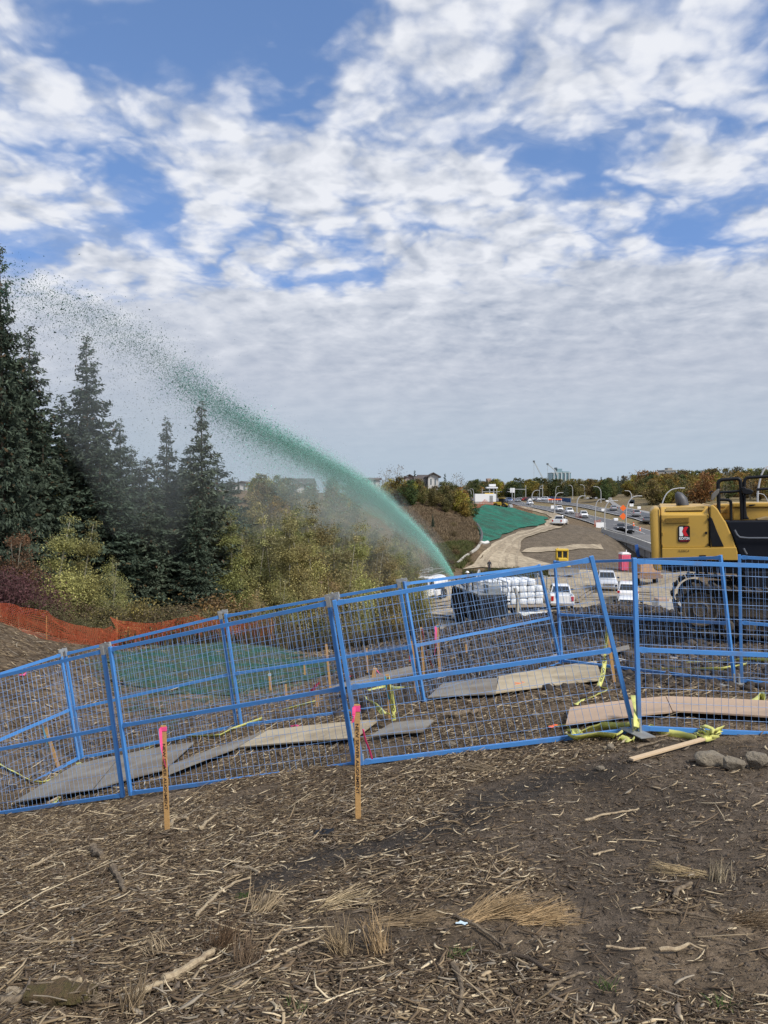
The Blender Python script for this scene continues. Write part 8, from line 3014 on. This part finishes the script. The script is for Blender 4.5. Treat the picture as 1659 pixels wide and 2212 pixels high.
# ------------------------------------------------------------------ people (continuous skinned bodies)
def person(pos, rz, label, pose, helmet=None, top_c=(.03, .035, .05), leg_c=(.05, .055, .07), vest=None):
    t = empty('person', pos, label, 'person', None, rz)
    J = pose
    E = [('pel', 'sp'), ('sp', 'ch'), ('ch', 'nk'), ('nk', 'hd'), ('ch', 'shL'), ('shL', 'elL'), ('elL', 'wrL'), ('wrL', 'pmL'), ('ch', 'shR'), ('shR', 'elR'), ('elR', 'wrR'), ('wrR', 'pmR'),
         ('pel', 'hpL'), ('hpL', 'knL'), ('knL', 'anL'), ('anL', 'toL'), ('pel', 'hpR'), ('hpR', 'knR'), ('knR', 'anR'), ('anR', 'toR'), ('hd', 'ht')]
    Rd = dict(pel=.15, sp=.13, ch=.155, nk=.058, hd=.088, ht=.07, shL=.068, shR=.068, elL=.045, elR=.045, wrL=.03, wrR=.03, pmL=.034, pmR=.034, hpL=.095, hpR=.095, knL=.062, knR=.062, anL=.045, anR=.045, toL=.042, toR=.042)
    J = dict(J)
    for s_ in 'LR':
        w_, p_ = np.array(J['wr' + s_]), np.array(J['pm' + s_])
        d = (p_ - w_) / np.linalg.norm(p_ - w_)
        side = np.cross(d, [0, 0, 1.0]); side /= np.linalg.norm(side) + 1e-9
        for k in range(4):
            L_ = (.075, .085, .08, .062)[k]
            o_f = side * (-.03 + .02 * k)
            J[f'f{k}{s_}'] = tuple(p_ + o_f + d * .03)
            J[f'g{k}{s_}'] = tuple(p_ + o_f + d * (.03 + L_ * .6) - np.array([0, 0, .02]))
            E += [('pm' + s_, f'f{k}{s_}'), (f'f{k}{s_}', f'g{k}{s_}')]
            Rd[f'f{k}{s_}'] = .010; Rd[f'g{k}{s_}'] = .008
        J['th' + s_] = tuple(w_ + d * .04 - side * .055)
        E.append(('wr' + s_, 'th' + s_)); Rd['th' + s_] = .011
    names = list(J)
    me = bpy.data.meshes.new('body')
    me.from_pydata([J[n] for n in names], [(names.index(a), names.index(b_)) for a, b_ in E], [])
    o = bpy.data.objects.new('body', me)
    COL.objects.link(o)
    sk = o.modifiers.new('skin', 'SKIN')
    for i, n in enumerate(names):
        sv = me.skin_vertices[0].data[i]
        sv.radius = (Rd[n] * (1.15 if n in ('ch', 'sp', 'pel') else 1), Rd[n] * (.72 if n in ('ch', 'sp', 'pel') else 1))
        sv.use_root = n == 'pel'
    ss = o.modifiers.new('sub', 'SUBSURF'); ss.levels = 2; ss.render_levels = 2
    bpy.context.view_layer.update()
    dg = bpy.context.evaluated_depsgraph_get()
    m2 = bpy.data.meshes.new_from_object(o.evaluated_get(dg))
    bpy.data.objects.remove(o)
    body = bpy.data.objects.new('body', m2)
    COL.objects.link(body)
    body.parent = t
    m2.materials.clear()
    for c_ in (top_c, leg_c, (.42, .26, .19), (.02, .02, .02)):
        m2.materials.append(mat('cloth_%d_%d_%d' % tuple(int(q_ * 99) for q_ in c_), c_, .8, 0, .15, 8))
    hz, wz = J['nk'][2], J['pel'][2]
    for p in m2.polygons:
        p.use_smooth = True
        c_ = p.center
        dl = min(np.linalg.norm(np.array(c_) - np.array(J['pm' + s_])) for s_ in 'LR')
        p.material_index = 2 if (c_.z > hz + .01 or dl < .10) else (0 if c_.z > wz else (3 if c_.z < .12 else 1))
    hd = np.array(J['hd'])
    # face
    mb = MB()
    mb.prism([hd + [-.014, -.085, -.025], hd + [.014, -.085, -.025], hd + [0, -.085, .02]], (0, -.025, 0))
    mb.build('nose', bpy.data.materials['cloth_41_25_18'] if 'cloth_41_25_18' in bpy.data.materials else mat('skin', (.42, .26, .19)), t)
    for s_ in (-1, 1):
        mb = MB(); mb.box(hd + [s_ * .032, -.085, .018], (.026, .012, .014)); mb.build('eye', M_ink, t)
    mb = MB(); mb.box(hd + [0, -.086, -.05], (.045, .01, .010)); mb.build('mouth', mat('lip', (.30, .12, .10)), t)
    if helmet:
        mb = MB()
        rgs = []
        for k, (zz_, rr) in enumerate(((.03, .155), (.035, .125), (.09, .118), (.13, .085), (.15, .03))):
            rgs.append([tuple(np.array(J['ht']) + [rr * math.cos(a_), rr * math.sin(a_) * 1.15 - (.02 if k == 0 else 0), zz_ - .05]) for a_ in np.linspace(0, 2 * math.pi, 17)[:-1]])
        mb.loft(rgs)
        mb.build('hard_hat', mat('hat_' + str(helmet[0]), helmet, .3), t, smooth=True)
    return t


ST = dict(pel=(0, 0, .95), sp=(0, 0, 1.12), ch=(0, 0, 1.34), nk=(0, -.01, 1.50), hd=(0, -.02, 1.62), ht=(0, -.02, 1.70),
          shL=(-.18, 0, 1.42), elL=(-.30, -.10, 1.20), wrL=(-.30, -.34, 1.28), pmL=(-.28, -.42, 1.29), shR=(.18, 0, 1.42), elR=(.26, -.08, 1.18), wrR=(.05, -.32, 1.26), pmR=(-.03, -.36, 1.28),
          hpL=(-.09, 0, .90), knL=(-.11, -.02, .50), anL=(-.12, 0, .09), toL=(-.13, -.16, .05), hpR=(.09, 0, .90), knR=(.12, .02, .50), anR=(.14, .06, .09), toR=(.16, -.10, .05))
ST2 = dict(ST, wrL=(-.24, -.05, .98), pmL=(-.24, -.07, .90), elL=(-.27, .02, 1.18), wrR=(.26, -.06, .98), pmR=(.26, -.08, .90), elR=(.27, .02, 1.18))
hp_ = P(1010, 1234, 57.6)
person((hp_[0], hp_[1], hp_[2] - 1.78), R(-140), 'worker in dark clothes and a white hard hat aiming the spray from the tank platform', ST, helmet=(.82, .82, .80))
pp = yardp(1061 - 1, 80)
pp = yardp(1058, 88)
for px, lab, cc in ((1055 - 0, 'distant worker in dark clothes standing behind the white water truck, left one', (.04, .04, .05)), (1063, 'distant worker in dark clothes behind the white water truck, right one', (.10, .05, .04))):
    pass
q1 = yardp(1061, 90)
person(tuple(yardp(1057.5 + 0, 92)), R(20), 'distant dark-clothed worker standing at the back of the yard by the tank', ST2, top_c=(.04, .04, .05))

# ------------------------------------------------------------------ the hydroseed spray
core = [(978, 1244, 57.0), (940, 1190, 55.3), (900, 1148, 53.8), (860, 1112, 52.4), (825, 1080, 51.2), (790, 1053, 50.0), (755, 1031, 48.9), (720, 1012, 47.8), (680, 990, 46.6), (640, 970, 45.4),
        (590, 945, 43.8), (540, 920, 42.4), (490, 890, 41.0), (445, 858, 39.8), (400, 822, 38.5), (355, 782, 37.2), (310, 748, 36.0), (260, 716, 34.8), (205, 688, 33.5), (145, 662, 32.2), (80, 638, 31.0), (10, 612, 29.8), (-80, 585, 28.5)]
CP = np.array(smooth_line([P(*c) for c in core], 8))
LT = np.r_[0, np.cumsum(np.linalg.norm(np.diff(CP, axis=0), axis=1))]
LT = LT / LT[-1]


def at(s_):
    return np.stack([np.interp(s_, LT, CP[:, i]) for i in range(3)], -1)


def drops(name, n, fn_s, seed, smin, smax, up, down, lat, colr, mt_, label, elong=1.6, fall=False):
    r_ = np.random.default_rng(seed)
    s_ = fn_s(r_, n)
    c_ = at(s_)
    k = .06 + s_ ** .8                      # spread grows with flight
    tdir = at(np.clip(s_ + .01, 0, 1)) - at(np.clip(s_ - .01, 0, 1))
    tdir /= np.linalg.norm(tdir, axis=1)[:, None]
    upv = np.cross(np.cross(tdir, [0, 0, 1.0]), tdir)
    upv /= np.linalg.norm(upv, axis=1)[:, None]
    upv *= np.sign(upv[:, 2])[:, None]
    latv = np.cross(tdir, upv)
    v = r_.normal(0, 1, n)
    vv = np.where(v > 0, v * up, v * down)
    if fall:
        vv = -np.abs(r_.gamma(1.3, down, n))
        c_ = c_ + np.array([0, 0, 1.0]) * (vv * k)[:, None] + tdir * r_.normal(0, .4, n)[:, None]
    else:
        c_ = c_ + upv * (vv * k)[:, None]
    c_ = c_ + latv * (r_.normal(0, lat, n) * k)[:, None]
    sz = smin * np.exp(r_.uniform(0, 1, n) ** 2.2 * math.log(smax / smin)) * (.45 + .75 * s_)
    T4 = np.array([(1, 0, -.3), (-.5, .8, -.3), (-.5, -.8, -.3), (0, 0, .9)])
    V_ = T4[None] * sz[:, None, None] * r_.uniform(.35, 1.5, (n, 4, 1))
    # random rotation through random axes
    A_ = r_.normal(size=(n, 3, 3))
    Q_, _ = np.linalg.qr(A_)
    V_ = np.einsum('nij,nkj->nki', Q_, V_ * np.array([elong, 1, .7]))
    V_ = V_ + c_[:, None]
    gz = H(c_[:, 0], c_[:, 1])
    ok = c_[:, 2] > gz + .1
    V_ = V_[ok]
    n = len(V_)
    F_ = (np.arange(n)[:, None, None] * 4 + np.array([(0, 1, 2), (0, 3, 1), (1, 3, 2), (2, 3, 0)])[None]).reshape(-1, 3)
    cc = np.array(colr)[None] * r_.uniform(.6, 1.4, (n, 1))
    return npmesh(name, (V_ - O5).reshape(-1, 3), F_, mt_, spray, col=np.repeat(cc, 4, 0))


O5 = CP[0].copy()
spray = empty('hydroseed_spray', O5, 'arcing jet of green hydroseed slurry thrown from the tank up to the upper left', 'spray')
M_dropw = mat('slurry', (.1, .5, .4), .4, 0, .1, 3, attr='Col', trans=.45)
M_clump = mat('slurry_clumps', (.02, .12, .08), .7, 0, .2, 3, attr='Col', trans=.25)
for a_ in (
    ('droplets', 120000, lambda r_, n: r_.beta(1.0, 1.6, n) * .60, 1, .010, .027, .65, 1.8, .9, (.50, .95, .86), M_dropw, ''),
    ('core_clumps', 46000, lambda r_, n: .10 + .62 * r_.beta(1.6, 1.5, n), 2, .011, .042, .52, .95, .85, (.060, .33, .24), M_clump, ''),
    ('clumps', 44000, lambda r_, n: .34 + .66 * r_.beta(1.1, 1.5, n), 3, .008, .027, .36, .68, .85, (.040, .17, .12), M_clump, ''),
    ('big_clumps', 420, lambda r_, n: .55 + .45 * r_.uniform(0, 1, n), 4, .025, .052, .5, .8, 1.0, (.025, .08, .06), M_clump, ''),
    ('falling_specks', 15000, lambda r_, n: .30 + .70 * r_.uniform(0, 1, n) ** .9, 5, .009, .026, 1, 4.2, 1.3, (.045, .095, .080), M_clump, '', 1.6, True),
    ('upper_specks', 5000, lambda r_, n: .22 + .60 * r_.uniform(0, 1, n), 6, .008, .020, 1.5, .3, 1.0, (.06, .14, .12), M_clump, ''),
    ('fine_fall', 22000, lambda r_, n: .05 + .60 * r_.uniform(0, 1, n), 7, .007, .018, 1, 4.5, .9, (.25, .42, .39), M_dropw, '', 1.6, True),
):
    drops(*a_)['kind'] = 'stuff'


# the mist is a set of closed, evenly dense bodies of drifting droplets round the jet
def vol_mat(name, colr, dens, aniso=.2):
    m = bpy.data.materials.new(name)
    m.use_nodes = True
    for n in list(m.node_tree.nodes):
        m.node_tree.nodes.remove(n)
    q = NB(m.node_tree)
    pv = q.n('ShaderNodeVolumePrincipled')
    pv.inputs['Color'].default_value = (*colr, 1)
    pv.inputs['Density'].default_value = dens
    pv.inputs['Anisotropy'].default_value = aniso
    o_ = q.n('ShaderNodeOutputMaterial')
    q.link(pv.outputs[0], o_.inputs['Volume'])
    return m


def mist(name, s0, s1, up, down, lat, mt_, seed, taper=.6, steps=60, ofs=0.0, endtaper=.25):
    rings = []
    n = 20
    for i in range(steps + 1):
        s_ = s0 + (s1 - s0) * i / steps
        c_ = at(np.array([s_]))[0]
        tdir = (at(np.array([min(s_ + .01, 1)])) - at(np.array([max(s_ - .01, 0)])))[0]
        tdir /= np.linalg.norm(tdir)
        upv = np.cross(np.cross(tdir, [0, 0, 1.0]), tdir)
        upv /= np.linalg.norm(upv)
        if upv[2] < 0:
            upv = -upv
        latv = np.cross(tdir, upv)
        g = (.03 + ((s_) / .6) ** taper)
        e = min(1, (1 - i / steps) / endtaper) ** .7 if endtaper else 1
        g *= max(e, .02)
        ring = []
        for k in range(n):
            a_ = 2 * math.pi * k / n
            bump = 1 + .16 * float(fbm(np.array([s_ * 40 + seed]), np.array([math.cos(a_) * 2 + math.sin(a_) * 3]), 1.0, 3, seed)[0])
            u_ = math.sin(a_)
            rr = (up if u_ > 0 else down) * u_
            d_ = upv if u_ > 0 else (upv * .35 + np.array([0, 0, 1.0]) * .65)
            ring.append(c_ + d_ * rr * g * bump + latv * math.cos(a_) * lat * g * bump + upv * ofs * g)
        rings.append(ring)
    mb = MB(O5)
    mb.loft(rings)
    o = mb.build(name, mt_, spray, smooth=True)
    o['kind'] = 'stuff'
    return o


mist('mist_core', 0.0, .30, .38, .60, .5, vol_mat('mist_core', (.50, .95, .86), 2.4), 1, .75, endtaper=.6)
mist('mist_inner', 0.0, .48, .60, 1.35, .8, vol_mat('mist_inner', (.60, .95, .88), 1.25), 2, .7, endtaper=.6)
mist('mist_band', .10, .75, .5, 1.2, .8, vol_mat('mist_band', (.42, .85, .72), .17), 8, .8, endtaper=.5)
mist('mist_mid', 0.0, .54, .75, 2.3, 1.0, vol_mat('mist_mid', (.66, .93, .87), .44), 3, .6, endtaper=.5)
mist('mist_outer', 0.0, .64, .9, 5.2, 1.4, vol_mat('mist_outer', (.80, .94, .90), .12), 4, .5, endtaper=.4)
mist('mist_drift', 0.05, .97, .9, 8.5, 2.2, vol_mat('mist_drift', (.86, .92, .91), .034), 5, .22, endtaper=.2)
